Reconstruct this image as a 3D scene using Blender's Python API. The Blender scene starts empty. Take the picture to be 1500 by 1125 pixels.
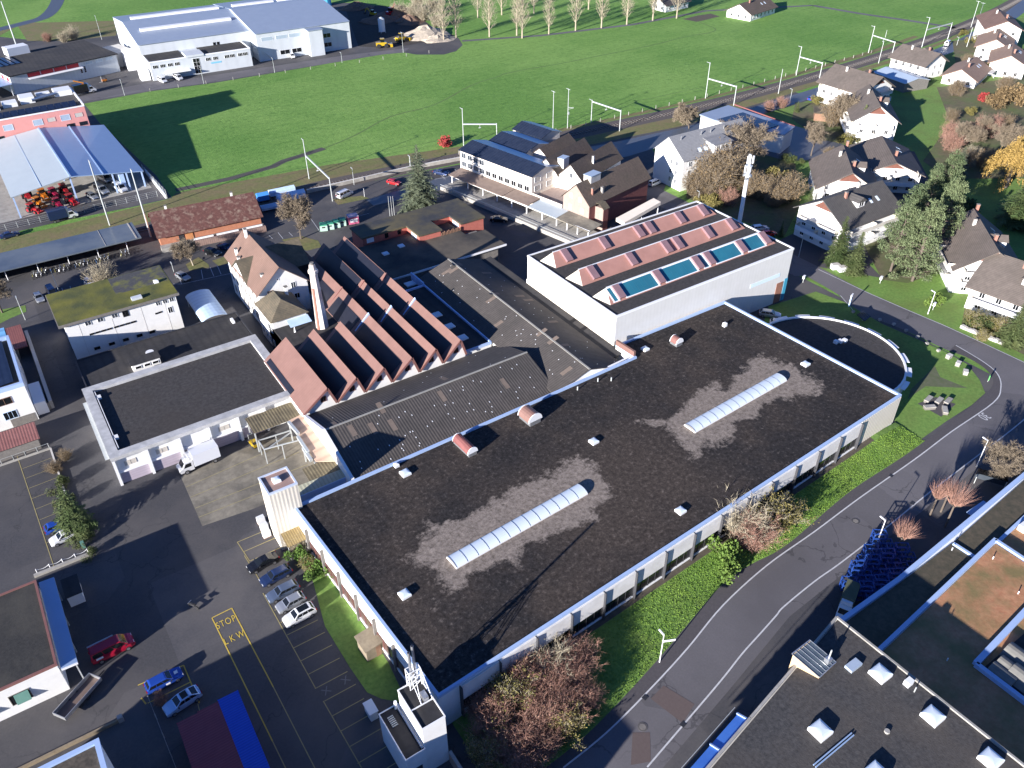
import bpy, math, random
from mathutils import Vector, Matrix
random.seed(7)
R = math.radians
# ------------------------------------------------------------------ camera model (site frame: x runs along the factory grid)
FPX, PITCH, ROLL, CAMH = 1200.0, R(36.6), R(-0.45), 93.0
GRID = R(33.4)
CAMX, CAMY = -22.79, -50.73
HEAD = R(90 - 33.4)
_f = Vector((math.cos(HEAD)*math.cos(PITCH), math.sin(HEAD)*math.cos(PITCH), -math.sin(PITCH)))
_r0 = Vector((math.sin(HEAD), -math.cos(HEAD), 0))
_u0 = _r0.cross(_f)
_r = _r0*math.cos(ROLL) + _u0*math.sin(ROLL)
_u = -_r0*math.sin(ROLL) + _u0*math.cos(ROLL)
CAM = Vector((CAMX, CAMY, CAMH))

def G(px, py, z=0.0):
    """point of the terrain plane z seen at photo position px,py -> site x,y"""
    d = _r*((px-750)/FPX) - _u*((py-562.5)/FPX) + _f
    t = (z-CAMH)/d.z
    p = CAM + d*t
    return (p.x, p.y)

# ------------------------------------------------------------------ scene, collection
sc = bpy.context.scene
COL = sc.collection

def tag(o, label=None, cat=None, group=None, kind=None):
    if label: o['label'] = label
    if cat: o['category'] = cat
    if group: o['group'] = group
    if kind: o['kind'] = kind
    return o

def thing(name, label, cat, loc=(0, 0, 0), rot=0.0, group=None):
    o = bpy.data.objects.new(name, None)
    o.empty_display_size = 0.5
    COL.objects.link(o)
    o.location = (loc[0], loc[1], loc[2] if len(loc) > 2 else 0.0)
    o.rotation_euler = (0, 0, rot)
    return tag(o, label, cat, group)

def dup(root, loc, rot, label=None, group=None, scale=None):
    r = root.copy(); COL.objects.link(r)
    r.location = (loc[0], loc[1], loc[2] if len(loc) > 2 else 0.0)
    r.rotation_euler = (0, 0, rot)
    if scale: r.scale = scale if hasattr(scale, '__len__') else (scale,)*3
    if label: r['label'] = label
    if group: r['group'] = group
    for ch in list(root.children):
        c = ch.copy(); COL.objects.link(c); c.parent = r
        for g in ch.children:
            d = g.copy(); COL.objects.link(d); d.parent = c
    return r

# ------------------------------------------------------------------ materials
MATS = {}
def _n(nt, t, **kw):
    n = nt.nodes.new(t)
    for k, v in kw.items(): setattr(n, k, v)
    return n

def rgba(c): return (c[0], c[1], c[2], 1.0)

def M(name, c1, c2=None, scale=2.0, rough=0.85, bump=0.0, metal=0.0, c3=None, s3=0.12, amt3=0.6, detail=6, bands=None, objspace=False, contrast=0.25, spec=0.5, emis=None, bandcol=0.55, th3=0.5, bumpscale=None):
    """noise-mixed principled material. bands=(axis, period, depth): ribs / tile courses. c3: large patches"""
    if name in MATS: return MATS[name]
    m = bpy.data.materials.new(name); m.use_nodes = True
    nt = m.node_tree; b = nt.nodes['Principled BSDF']
    b.inputs['Roughness'].default_value = rough
    b.inputs['Metallic'].default_value = metal
    b.inputs['Specular IOR Level'].default_value = spec
    if c2 is None and c3 is None and bands is None and not bump:
        b.inputs['Base Color'].default_value = rgba(c1)
        MATS[name] = m
        return m
    if objspace:
        tc = _n(nt, 'ShaderNodeTexCoord'); pos = tc.outputs['Object']
    else:
        g = _n(nt, 'ShaderNodeNewGeometry'); pos = g.outputs['Position']
    c2 = c2 or c1
    nz = _n(nt, 'ShaderNodeTexNoise'); nz.inputs['Scale'].default_value = scale; nz.inputs['Detail'].default_value = detail
    nz.inputs['Roughness'].default_value = 0.65
    nt.links.new(pos, nz.inputs['Vector'])
    mr = _n(nt, 'ShaderNodeMapRange'); mr.inputs['From Min'].default_value = 0.5-contrast; mr.inputs['From Max'].default_value = 0.5+contrast
    nt.links.new(nz.outputs['Fac'], mr.inputs['Value'])
    mx = _n(nt, 'ShaderNodeMix', data_type='RGBA')
    mx.inputs[6].default_value = rgba(c1); mx.inputs[7].default_value = rgba(c2)
    nt.links.new(mr.outputs['Result'], mx.inputs[0])
    out = mx.outputs[2]
    if c3 is not None:
        n3 = _n(nt, 'ShaderNodeTexNoise'); n3.inputs['Scale'].default_value = s3; n3.inputs['Detail'].default_value = 8
        n3.inputs['Roughness'].default_value = 0.6
        nt.links.new(pos, n3.inputs['Vector'])
        m3 = _n(nt, 'ShaderNodeMapRange'); m3.inputs['From Min'].default_value = th3-0.08; m3.inputs['From Max'].default_value = th3+0.14
        m3.inputs['To Max'].default_value = amt3
        nt.links.new(n3.outputs['Fac'], m3.inputs['Value'])
        x3 = _n(nt, 'ShaderNodeMix', data_type='RGBA'); x3.inputs[7].default_value = rgba(c3)
        nt.links.new(m3.outputs['Result'], x3.inputs[0]); nt.links.new(out, x3.inputs[6])
        out = x3.outputs[2]
    hgt = None
    if bands:
        ax, per, dep = bands[:3]
        sx = _n(nt, 'ShaderNodeSeparateXYZ'); nt.links.new(pos, sx.inputs[0])
        mu = _n(nt, 'ShaderNodeMath', operation='MULTIPLY'); mu.inputs[1].default_value = 2*math.pi/per
        nt.links.new(sx.outputs[ax], mu.inputs[0])
        si = _n(nt, 'ShaderNodeMath', operation='SINE'); nt.links.new(mu.outputs[0], si.inputs[0])
        m5 = _n(nt, 'ShaderNodeMapRange'); m5.inputs['From Min'].default_value = -1; m5.inputs['From Max'].default_value = 1
        m5.inputs['To Max'].default_value = 1
        nt.links.new(si.outputs[0], m5.inputs['Value'])
        pw = _n(nt, 'ShaderNodeMath', operation='POWER'); pw.inputs[1].default_value = 3; nt.links.new(m5.outputs['Result'], pw.inputs[0])
        sc5 = _n(nt, 'ShaderNodeMath', operation='MULTIPLY'); sc5.inputs[1].default_value = bandcol; nt.links.new(pw.outputs[0], sc5.inputs[0])
        xb = _n(nt, 'ShaderNodeMix', data_type='RGBA', blend_type='MULTIPLY'); xb.inputs[7].default_value = (0.35, 0.35, 0.35, 1)
        nt.links.new(sc5.outputs[0], xb.inputs[0]); nt.links.new(out, xb.inputs[6])
        out = xb.outputs[2]; hgt = m5.outputs['Result']
        if dep:
            bp = _n(nt, 'ShaderNodeBump'); bp.inputs['Distance'].default_value = dep; bp.inputs['Strength'].default_value = 0.6
            nt.links.new(hgt, bp.inputs['Height']); nt.links.new(bp.outputs[0], b.inputs['Normal'])
    if bump and not (bands and bands[2]):
        src = nz
        if bumpscale:
            src = _n(nt, 'ShaderNodeTexNoise'); src.inputs['Scale'].default_value = bumpscale; src.inputs['Detail'].default_value = 4
            nt.links.new(pos, src.inputs['Vector'])
        bp = _n(nt, 'ShaderNodeBump'); bp.inputs['Distance'].default_value = bump; bp.inputs['Strength'].default_value = 0.7
        nt.links.new(src.outputs['Fac'], bp.inputs['Height']); nt.links.new(bp.outputs[0], b.inputs['Normal'])
    nt.links.new(out, b.inputs['Base Color'])
    MATS[name] = m
    return m

def leafmat(name, c1, c2, scale=0.8):
    """foliage: colour varies from clump to clump and from plant to plant; a little light passes through"""
    if name in MATS: return MATS[name]
    m = bpy.data.materials.new(name); m.use_nodes = True
    nt = m.node_tree; b = nt.nodes['Principled BSDF']
    tc = _n(nt, 'ShaderNodeTexCoord')
    nz = _n(nt, 'ShaderNodeTexNoise'); nz.inputs['Scale'].default_value = scale; nz.inputs['Detail'].default_value = 3
    nt.links.new(tc.outputs['Object'], nz.inputs['Vector'])
    oi = _n(nt, 'ShaderNodeObjectInfo')
    ad = _n(nt, 'ShaderNodeMath', operation='MULTIPLY_ADD'); ad.inputs[1].default_value = 0.3; 
    nt.links.new(oi.outputs['Random'], ad.inputs[0]); nt.links.new(nz.outputs['Fac'], ad.inputs[2])
    mr = _n(nt, 'ShaderNodeMapRange'); mr.inputs['From Min'].default_value = 0.4; mr.inputs['From Max'].default_value = 0.9
    nt.links.new(ad.outputs[0], mr.inputs['Value'])
    mx = _n(nt, 'ShaderNodeMix', data_type='RGBA'); mx.inputs[6].default_value = rgba(c1); mx.inputs[7].default_value = rgba(c2)
    nt.links.new(mr.outputs['Result'], mx.inputs[0]); nt.links.new(mx.outputs[2], b.inputs['Base Color'])
    b.inputs['Roughness'].default_value = 0.8
    b.inputs['Specular IOR Level'].default_value = 0.25
    MATS[name] = m
    return m

# ------------------------------------------------------------------ mesh collector
class MB:
    def __init__(s): s.v = []; s.f = []; s.m = []
    def poly(s, pts, m=0):
        i = len(s.v); s.v += [tuple(p) for p in pts]; s.f.append(tuple(range(i, i+len(pts)))); s.m.append(m); return s
    def box(s, x0, x1, y0, y1, z0, z1, m=0, mt=None, bottom=True):
        i = len(s.v)
        s.v += [(x0,y0,z0),(x1,y0,z0),(x1,y1,z0),(x0,y1,z0),(x0,y0,z1),(x1,y0,z1),(x1,y1,z1),(x0,y1,z1)]
        fs = [(0,1,5,4),(1,2,6,5),(2,3,7,6),(3,0,4,7),(4,5,6,7)]
        if bottom: fs.append((3,2,1,0))
        for k, f in enumerate(fs):
            s.f.append(tuple(i+a for a in f)); s.m.append(mt if (mt is not None and k == 4) else m)
        return s
    def prism(s, pts, z0, z1, m=0, mt=None, bottom=False):
        """vertical prism over a counter-clockwise plan polygon"""
        n = len(pts); i = len(s.v)
        s.v += [(p[0], p[1], z0) for p in pts] + [(p[0], p[1], z1) for p in pts]
        for k in range(n):
            j = (k+1) % n; s.f.append((i+k, i+j, i+n+j, i+n+k)); s.m.append(m)
        s.f.append(tuple(i+n+k for k in range(n))); s.m.append(m if mt is None else mt)
        if bottom: s.f.append(tuple(i+n-1-k for k in range(n))); s.m.append(m)
        return s
    def extr(s, prof, a, b, axis='x', m=0, mfun=None, caps=True):
        """profile of (h, z) pairs swept along x or y from a to b; h is the other axis"""
        n = len(prof); i = len(s.v)
        for t in (a, b):
            for h, z in prof: s.v.append((t, h, z) if axis == 'x' else (h, t, z))
        for k in range(n):
            j = (k+1) % n
            f = (i+k, i+j, i+n+j, i+n+k) if axis == 'x' else (i+j, i+k, i+n+k, i+n+j)
            s.f.append(f[::-1]); s.m.append(mfun(k) if mfun else m)
        if caps:
            c0 = tuple(i+k for k in range(n)); c1 = tuple(i+n+k for k in range(n))
            if axis == 'x': s.f += [c0[::-1], c1]
            else: s.f += [c0, c1[::-1]]
            s.m += [m, m]
        return s
    def tube(s, a, b, r0, r1=None, n=6, m=0, cap=True):
        a = Vector(a); b = Vector(b); r1 = r0 if r1 is None else r1
        d = (b-a)
        if d.length < 1e-6: return s
        d.normalize()
        h = Vector((0,0,1)) if abs(d.z) < 0.9 else Vector((1,0,0))
        u = d.cross(h).normalized(); w = d.cross(u)
        i = len(s.v)
        for p, r in ((a, r0), (b, r1)):
            for k in range(n):
                t = 2*math.pi*k/n; q = p + (u*math.cos(t)+w*math.sin(t))*r; s.v.append((q.x,q.y,q.z))
        for k in range(n):
            j = (k+1) % n; s.f.append((i+j, i+k, i+n+k, i+n+j)); s.m.append(m)
        if cap:
            s.f.append(tuple(i+k for k in range(n))); s.m.append(m)
            s.f.append(tuple(i+n+n-1-k for k in range(n))); s.m.append(m)
        return s
    def bar(s, a, b, w, h, m=0):
        """rectangular bar from a to b, width w sideways, height h upwards (centred)"""
        a = Vector(a); b = Vector(b); d = (b-a).normalized()
        up = Vector((0,0,1)) if abs(d.z) < 0.95 else Vector((1,0,0))
        u = d.cross(up).normalized(); v = u.cross(d).normalized()
        i = len(s.v)
        for p in (a, b):
            for sx, sy in ((-1,-1),(1,-1),(1,1),(-1,1)):
                q = p + u*(sx*w/2) + v*(sy*h/2); s.v.append((q.x,q.y,q.z))
        for k in range(4):
            j = (k+1) % 4; s.f.append((i+j, i+k, i+4+k, i+4+j)); s.m.append(m)
        s.f.append((i,i+1,i+2,i+3)); s.m.append(m); s.f.append((i+7,i+6,i+5,i+4)); s.m.append(m)
        return s
    def slab(s, pts, th, m=0, me=None):
        """thick sheet: top polygon pts (3-D), extruded straight down by th"""
        n = len(pts); i = len(s.v); me = m if me is None else me
        s.v += [tuple(p) for p in pts] + [(p[0], p[1], p[2]-th) for p in pts]
        s.f.append(tuple(range(i, i+n))); s.m.append(m)
        s.f.append(tuple(i+n+n-1-k for k in range(n))); s.m.append(me)
        for k in range(n):
            j = (k+1) % n; s.f.append((i+k, i+n+k, i+n+j, i+j)); s.m.append(me)
        return s
    def mesh(s, name, mats, smooth=False):
        me = bpy.data.meshes.new(name)
        me.from_pydata(s.v, [], s.f)
        mats = mats if isinstance(mats, (list, tuple)) else [mats]
        for m in mats: me.materials.append(m)
        if len(mats) > 1: me.polygons.foreach_set('material_index', [min(k, len(mats)-1) for k in s.m])
        if smooth: me.polygons.foreach_set('use_smooth', [True]*len(s.f))
        me.update()
        return me
    def build(s, name, mats, parent=None, smooth=False, loc=None, label=None):
        o = bpy.data.objects.new(name, s.mesh(name, mats, smooth))
        COL.objects.link(o)
        if parent is not None: o.parent = parent
        if loc: o.location = loc
        if label: o['label'] = label
        return o

def add(name, mesh, parent=None, loc=(0,0,0), rot=0.0, scale=None, label=None):
    o = bpy.data.objects.new(name, mesh); COL.objects.link(o)
    if parent is not None: o.parent = parent
    o.location = loc; o.rotation_euler = (0, 0, rot)
    if scale: o.scale = scale
    if label: o['label'] = label
    return o

def fix_ccw(pts):
    a = sum(pts[i][0]*pts[(i+1)%len(pts)][1]-pts[(i+1)%len(pts)][0]*pts[i][1] for i in range(len(pts)))
    return pts if a > 0 else pts[::-1]

def sheet(name, pts, z, mat, kind='structure', label=None, cat=None, parent=None, th=None):
    pts = fix_ccw([tuple(p) for p in pts])
    mb = MB(); mb.poly([(p[0], p[1], z) for p in pts])
    o = mb.build(name, mat, parent)
    # triangulate concave outlines properly
    import bmesh
    bm = bmesh.new(); bm.from_mesh(o.data); bmesh.ops.triangulate(bm, faces=bm.faces[:]); bm.to_mesh(o.data); bm.free()
    if kind: o['kind'] = kind
    if label: o['label'] = label
    if cat: o['category'] = cat
    return o

def ribbon_pts(line, w0, w1=None):
    """left/right offset outline of a polyline (list of (x,y)); w0 to the left, w1 to the right"""
    w1 = w0 if w1 is None else w1
    L = []; Rr = []
    for i, p in enumerate(line):
        a = Vector(line[max(i-1,0)]); b = Vector(line[min(i+1,len(line)-1)])
        d = (b-a).normalized(); nrm = Vector((-d.y, d.x))
        L.append((p[0]+nrm.x*w0, p[1]+nrm.y*w0)); Rr.append((p[0]-nrm.x*w1, p[1]-nrm.y*w1))
    return L, Rr
def ribbon(mb, line, w0, w1=None, z=0.0, m=0):
    L, Rr = ribbon_pts(line, w0, w1)
    for i in range(len(line)-1):
        mb.poly([(*Rr[i], z), (*Rr[i+1], z), (*L[i+1], z), (*L[i], z)], m)
    return mb
def smooth_line(pts, n=6):
    """Catmull-Rom through 2-D points"""
    out = []
    P = [pts[0]]+list(pts)+[pts[-1]]
    for i in range(1, len(P)-2):
        p0, p1, p2, p3 = [Vector(q) for q in P[i-1:i+3]]
        for k in range(n):
            t = k/n
            q = 0.5*((2*p1)+(p2-p0)*t+(2*p0-5*p1+4*p2-p3)*t*t+(3*p1-p0-3*p2+p3)*t*t*t)
            out.append((q.x, q.y))
    out.append(tuple(pts[-1]))
    return out
# ------------------------------------------------------------------ shared materials
m_asph   = M('asphalt', (0.044,0.044,0.049), (0.076,0.073,0.077), 3.0, 0.85, 0.01, c3=(0.115,0.104,0.098), s3=0.07, amt3=0.65)
m_road   = M('road_asphalt', (0.115,0.108,0.114), (0.150,0.140,0.146), 4.0, 0.85, 0.008, c3=(0.092,0.086,0.090), s3=0.06, amt3=0.6)
m_walk   = M('pavement_asphalt', (0.060,0.054,0.058), (0.090,0.081,0.085), 3.0, 0.9, 0.008)
m_roadblue = M('damp_asphalt', (0.075,0.085,0.105), (0.10,0.11,0.13), 3.0, 0.45, 0.0)
m_conc   = M('concrete', (0.30,0.28,0.25), (0.42,0.40,0.36), 2.0, 0.9, 0.01, c3=(0.18,0.17,0.15), s3=0.4, amt3=0.5)
m_concdk = M('dark_concrete', (0.13,0.12,0.11), (0.22,0.20,0.18), 2.0, 0.9, 0.01)
m_slabs  = M('worn_concrete', (0.17,0.15,0.118), (0.29,0.26,0.20), 1.3, 0.9, 0.01, c3=(0.09,0.082,0.07), s3=0.25, amt3=0.7)
def grass_field():
    """meadow: tufts, mown streaks and broad patches, all in world scale"""
    m = bpy.data.materials.new('field_grass'); m.use_nodes = True; nt = m.node_tree; b = nt.nodes['Principled BSDF']; b.inputs['Roughness'].default_value = .9; b.inputs['Specular IOR Level'].default_value = .2
    g = _n(nt, 'ShaderNodeNewGeometry'); P = g.outputs['Position']
    def nz(sc, det=6, vec=None, rough=.65):
        n = _n(nt, 'ShaderNodeTexNoise'); n.inputs['Scale'].default_value = sc; n.inputs['Detail'].default_value = det; n.inputs['Roughness'].default_value = rough; nt.links.new(vec or P, n.inputs['Vector']); return n.outputs['Fac']
    def mr(s_, a_, b_): 
        q = _n(nt, 'ShaderNodeMapRange'); q.inputs['From Min'].default_value = a_; q.inputs['From Max'].default_value = b_; nt.links.new(s_, q.inputs['Value']); return q.outputs['Result']
    def mx(f, a_, b_, blend='MIX'):
        q = _n(nt, 'ShaderNodeMix', data_type='RGBA', blend_type=blend)
        if isinstance(f, float): q.inputs[0].default_value = f
        else: nt.links.new(f, q.inputs[0])
        for i, v in ((6,a_),(7,b_)):
            if isinstance(v, tuple): q.inputs[i].default_value = rgba(v)
            else: nt.links.new(v, q.inputs[i])
        return q.outputs[2]
    mp = _n(nt, 'ShaderNodeMapping'); mp.inputs['Rotation'].default_value = (0,0,R(8)); mp.inputs['Scale'].default_value = (.05,.55,1); nt.links.new(P, mp.inputs['Vector'])
    tuft = mr(nz(.55, 12, rough=.8), .36, .64); streak = mr(nz(1.0, 5, mp.outputs[0]), .35, .65); patch = mr(nz(.018, 5), .38, .62)
    c = mx(tuft, (0.070,0.160,0.030), (0.205,0.360,0.085))
    c = mx(mr(streak, 0, 1.25), c, (0.170,0.300,0.070)); c2 = mx(patch, (0.80,0.88,0.78), (1.20,1.12,1.16)); c = mx(1.0, c, c2, 'MULTIPLY')
    nt.links.new(c, b.inputs['Base Color'])
    bp = _n(nt, 'ShaderNodeBump'); bp.inputs['Distance'].default_value = .25; bp.inputs['Strength'].default_value = .7; nt.links.new(nz(.9, 8, rough=.75), bp.inputs['Height']); nt.links.new(bp.outputs[0], b.inputs['Normal'])
    MATS['field_grass'] = m; return m
m_field = grass_field()
m_lawn   = M('lawn_grass', (0.078,0.165,0.026), (0.190,0.315,0.062), 1.6, 0.9, 0.05, c3=(0.11,0.13,0.03), s3=0.15, amt3=0.5, detail=10)
m_rough  = M('rough_grass', (0.085,0.105,0.028), (0.20,0.19,0.062), 1.0, 0.95, 0.12, c3=(0.19,0.135,0.07), s3=0.22, amt3=0.75, detail=10)
m_soil   = M('soil', (0.055,0.045,0.033), (0.11,0.09,0.065), 1.5, 0.95, 0.05)
m_gravel = M('roof_gravel', (0.010,0.0095,0.010), (0.075,0.068,0.066), 1.8, 0.95, 0.05, c3=(0.043,0.035,0.030), s3=0.10, amt3=0.45, detail=12, contrast=0.33, bumpscale=5)
m_gravel2= M('grey_roof_gravel', (0.018,0.018,0.020), (0.088,0.083,0.080), 2.2, 0.95, 0.04, c3=(0.085,0.070,0.056), s3=0.11, amt3=0.5, detail=12, bumpscale=6)
m_moss   = M('mossy_roof', (0.095,0.105,0.012), (0.235,0.205,0.032), .8, 0.95, 0.10, c3=(0.045,0.058,0.022), s3=0.2, amt3=0.85, th3=0.47)
m_sedum  = M('sedum_roof', (0.37,0.150,0.072), (0.50,0.265,0.135), 1.5, 0.95, 0.05, c3=(0.16,0.14,0.05), s3=0.18, amt3=0.85)
m_sedumdk= M('dark_sedum_roof', (0.040,0.040,0.024), (0.11,0.085,0.055), 1.2, 0.95, 0.05)
m_bal    = M('track_ballast', (0.060,0.048,0.042), (0.125,0.105,0.095), 3.0, 0.95, 0.05)
m_white  = M('white_render', (0.72,0.71,0.68), (0.80,0.79,0.76), 1.2, 0.85, c3=(0.62,0.60,0.56), s3=0.25, amt3=0.35)
m_white2 = M('white_cladding', (0.60,0.59,0.56), (0.66,0.65,0.63), 0.6, 0.5, bands=(0,0.9,0.0), bandcol=0.05)
m_ivory  = M('ivory_cladding', (0.66,0.60,0.50), (0.72,0.66,0.56), 0.6, 0.55, bands=(0,0.55,0.03), bandcol=0.22)
m_panel  = M('weathered_panel', (0.50,0.47,0.42), (0.68,0.65,0.60), 0.7, 0.8, c3=(0.36,0.34,0.31), s3=0.35, amt3=0.5)
m_greymet= M('grey_metal_wall', (0.52,0.55,0.57), (0.60,0.63,0.65), 0.5, 0.5, bands=(0,1.2,0.0), bandcol=0.08)
m_whpaint= M('white_paint', (0.80,0.80,0.80), None, rough=0.4)
m_coping = M('light_metal_coping', (0.60,0.66,0.76), (0.70,0.75,0.83), 0.8, 0.42, metal=0.15)
m_copbl  = M('sky_tinted_coping', (0.34,0.46,0.68), (0.40,0.52,0.74), 0.7, 0.5)  # the sky's blue on pale coping is put into the base colour
m_conccop= M('concrete_coping', (0.40,0.40,0.39), (0.56,0.55,0.54), 0.9, 0.85, c3=(0.25,0.25,0.25), s3=0.5, amt3=0.5)
m_redmet = M('red_sheet_roof', (0.205,0.112,0.090), (0.240,0.133,0.108), 0.5, 0.6, c3=(0.175,0.096,0.078), s3=0.3, amt3=0.5, bands=(1,.6,0.), bandcol=.10)
m_redtrim= M('red_trim', (0.19,0.085,0.072), (0.24,0.11,0.092), 1.0, 0.6)
m_redwall= M('red_brick_wall', (0.36,0.10,0.075), (0.46,0.15,0.11), 2.5, 0.85, 0.01)
m_etern  = M('corrugated_roof', (0.058,0.050,0.046), (0.100,0.087,0.078), 1.2, 0.9, bands=(1,0.5,0.04), c3=(0.05,0.045,0.04), s3=0.2, amt3=0.55, bandcol=0.45)
m_eternx = M('corrugated_roof_cross', (0.058,0.050,0.046), (0.100,0.087,0.078), 1.2, 0.9, bands=(0,0.5,0.04), c3=(0.05,0.045,0.04), s3=0.2, amt3=0.55, bandcol=0.45)
m_eternp = M('roof_sheet_patch', (0.125,0.098,0.080), (0.19,0.145,0.115), 1.2, 0.9)
m_eternr = M('ridge_cap', (0.26,0.25,0.22), (0.36,0.34,0.30), 1.5, 0.9)
m_tile   = M('brown_roof_tiles', (0.085,0.062,0.048), (0.155,0.115,0.088), 1.6, 0.85, bands=(2,0.22,0.03), c3=(0.075,0.065,0.045), s3=0.3, amt3=0.4, bandcol=0.4)
m_tilegr = M('grey_roof_tiles', (0.105,0.085,0.072), (0.165,0.135,0.115), 1.0, 0.85, bands=(2,0.2,0.03), c3=(0.085,0.072,0.06), s3=0.2, amt3=0.4, bandcol=0.35)
m_tilered= M('red_roof_tiles', (0.075,0.030,0.025), (0.165,0.068,0.052), 1.5, 0.85, 0.02, bands=(2,0.2,0.03), c3=(0.30,0.24,0.18), s3=0.75, amt3=0.7, th3=0.58, bandcol=0.3)
m_tileor = M('light_red_tiles', (0.165,0.098,0.074), (0.225,0.140,0.108), 1.2, 0.85, bands=(2,0.22,0.02), c3=(0.125,0.078,0.06), s3=0.3, amt3=0.5, bandcol=0.3)
m_tilemoss= M('mossy_tiles', (0.10,0.085,0.06), (0.19,0.15,0.095), 1.6, 0.9, bands=(2,0.2,0.03), c3=(0.06,0.055,0.04), s3=0.35, amt3=0.6, bandcol=0.3)
m_slate  = M('slate_roof', (0.20,0.20,0.205), (0.26,0.26,0.265), 1.4, 0.7, bands=(2,0.25,0.02), bandcol=0.2)
m_zinc   = M('zinc_roof', (0.42,0.50,0.58), (0.50,0.58,0.66), 0.5, 0.38, metal=0.25)
m_bluezinc= M('blue_metal_roof', (0.30,0.42,0.60), (0.34,0.46,0.64), 0.5, 0.4, metal=0.1)
m_paleroof= M('pale_sheet_roof', (0.40,0.455,0.48), (0.44,0.495,0.52), 0.4, 0.45)
m_longroof= M('grey_blue_sheet_roof', (0.235,0.285,0.37), (0.275,0.325,0.41), 0.4, 0.45)
m_bitum  = M('bitumen_roof', (0.016,0.016,0.018), (0.036,0.034,0.036), 1.5, 0.9, c3=(0.07,0.062,0.054), s3=0.15, amt3=0.5, bands=(0,1.6,0.0), bandcol=.35)
m_solar  = M('solar_glass', (0.012,0.018,0.04), (0.02,0.03,0.06), 0.6, 0.12, bands=(0,1.05,0.0), bandcol=0.3)
m_glass  = M('window_glass', (0.035,0.045,0.055), (0.06,0.07,0.085), 0.35, 0.08)
m_glassgr= M('green_roof_glass', (0.02,0.13,0.19), (0.03,0.18,0.25), 0.8, 0.35, c3=(0.02,0.10,0.15), s3=0.4, amt3=0.5)
m_glassdk= M('dark_glass', (0.010,0.012,0.014), None, rough=0.06)
m_dome   = M('acrylic_dome', (0.64,0.72,0.78), (0.70,0.77,0.82), 0.5, 0.25)
m_alu    = M('aluminium', (0.62,0.63,0.64), None, rough=0.35, metal=0.8)
m_steel  = M('galvanised_steel', (0.50,0.53,0.52), (0.60,0.62,0.60), 1.0, 0.45, metal=0.35)
m_dkmet  = M('dark_metal', (0.05,0.05,0.055), None, rough=0.5, metal=0.4)
m_black  = M('black_rubber', (0.015,0.015,0.016), None, rough=0.8)
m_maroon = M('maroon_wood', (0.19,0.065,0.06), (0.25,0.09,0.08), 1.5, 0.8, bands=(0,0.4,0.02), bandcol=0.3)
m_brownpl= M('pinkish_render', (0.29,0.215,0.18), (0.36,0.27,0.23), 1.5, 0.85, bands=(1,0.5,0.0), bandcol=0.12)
m_brownwd= M('brown_wood', (0.20,0.11,0.07), (0.28,0.16,0.10), 2.0, 0.8)
m_pink   = M('pink_render', (0.62,0.26,0.23), (0.68,0.30,0.27), 0.8, 0.85)
m_shutter= M('grey_shutter', (0.46,0.42,0.37), (0.54,0.50,0.44), 1.0, 0.7)
m_green  = M('green_shutter', (0.10,0.22,0.18), (0.13,0.27,0.22), 1.0, 0.6, bands=(2,0.15,0.0), bandcol=0.3)
m_redpanel= M('red_panel', (0.40,0.02,0.03), None, rough=0.5)
m_yellow = M('yellow_paint', (0.62,0.44,0.06), (0.50,0.36,0.06), 2.0, 0.8)
m_yellowf= M('faded_yellow_paint', (0.40,0.33,0.13), (0.26,0.22,0.11), 1.5, 0.85)
m_wline  = M('white_line_paint', (0.62,0.62,0.62), (0.42,0.42,0.43), 1.5, 0.8)
m_chim   = M('chimney_masonry', (0.60,0.56,0.52), (0.74,0.71,0.67), 1.6, 0.85, c3=(0.42,0.25,0.19), s3=0.35, amt3=0.6)
m_chimbr = M('brick_red', (0.27,0.13,0.095), (0.36,0.18,0.135), 2.5, 0.85)
m_bark   = M('bark', (0.085,0.065,0.05), (0.15,0.12,0.095), 3.0, 0.9)
m_barkpale= M('pale_bark', (0.30,0.25,0.18), (0.40,0.34,0.25), 3.0, 0.9)
m_twig   = M('twigs', (0.16,0.125,0.085), (0.25,0.20,0.14), 2.0, 0.9)
m_twigred= M('red_twigs', (0.27,0.145,0.105), (0.38,0.21,0.155), 2.0, 0.9)
m_twigpale= M('pale_twigs', (0.29,0.25,0.175), (0.40,0.35,0.25), 2.0, 0.9)
m_blueply= M('blue_plastic', (0.012,0.045,0.20), (0.018,0.06,0.26), 1.0, 0.45)
m_tarp   = M('pale_blue_tarpaulin', (0.42,0.56,0.75), (0.55,0.68,0.84), 0.8, 0.5)
m_rail   = M('rail_steel', (0.10,0.075,0.06), (0.16,0.12,0.10), 2.0, 0.5, metal=0.4)

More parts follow.
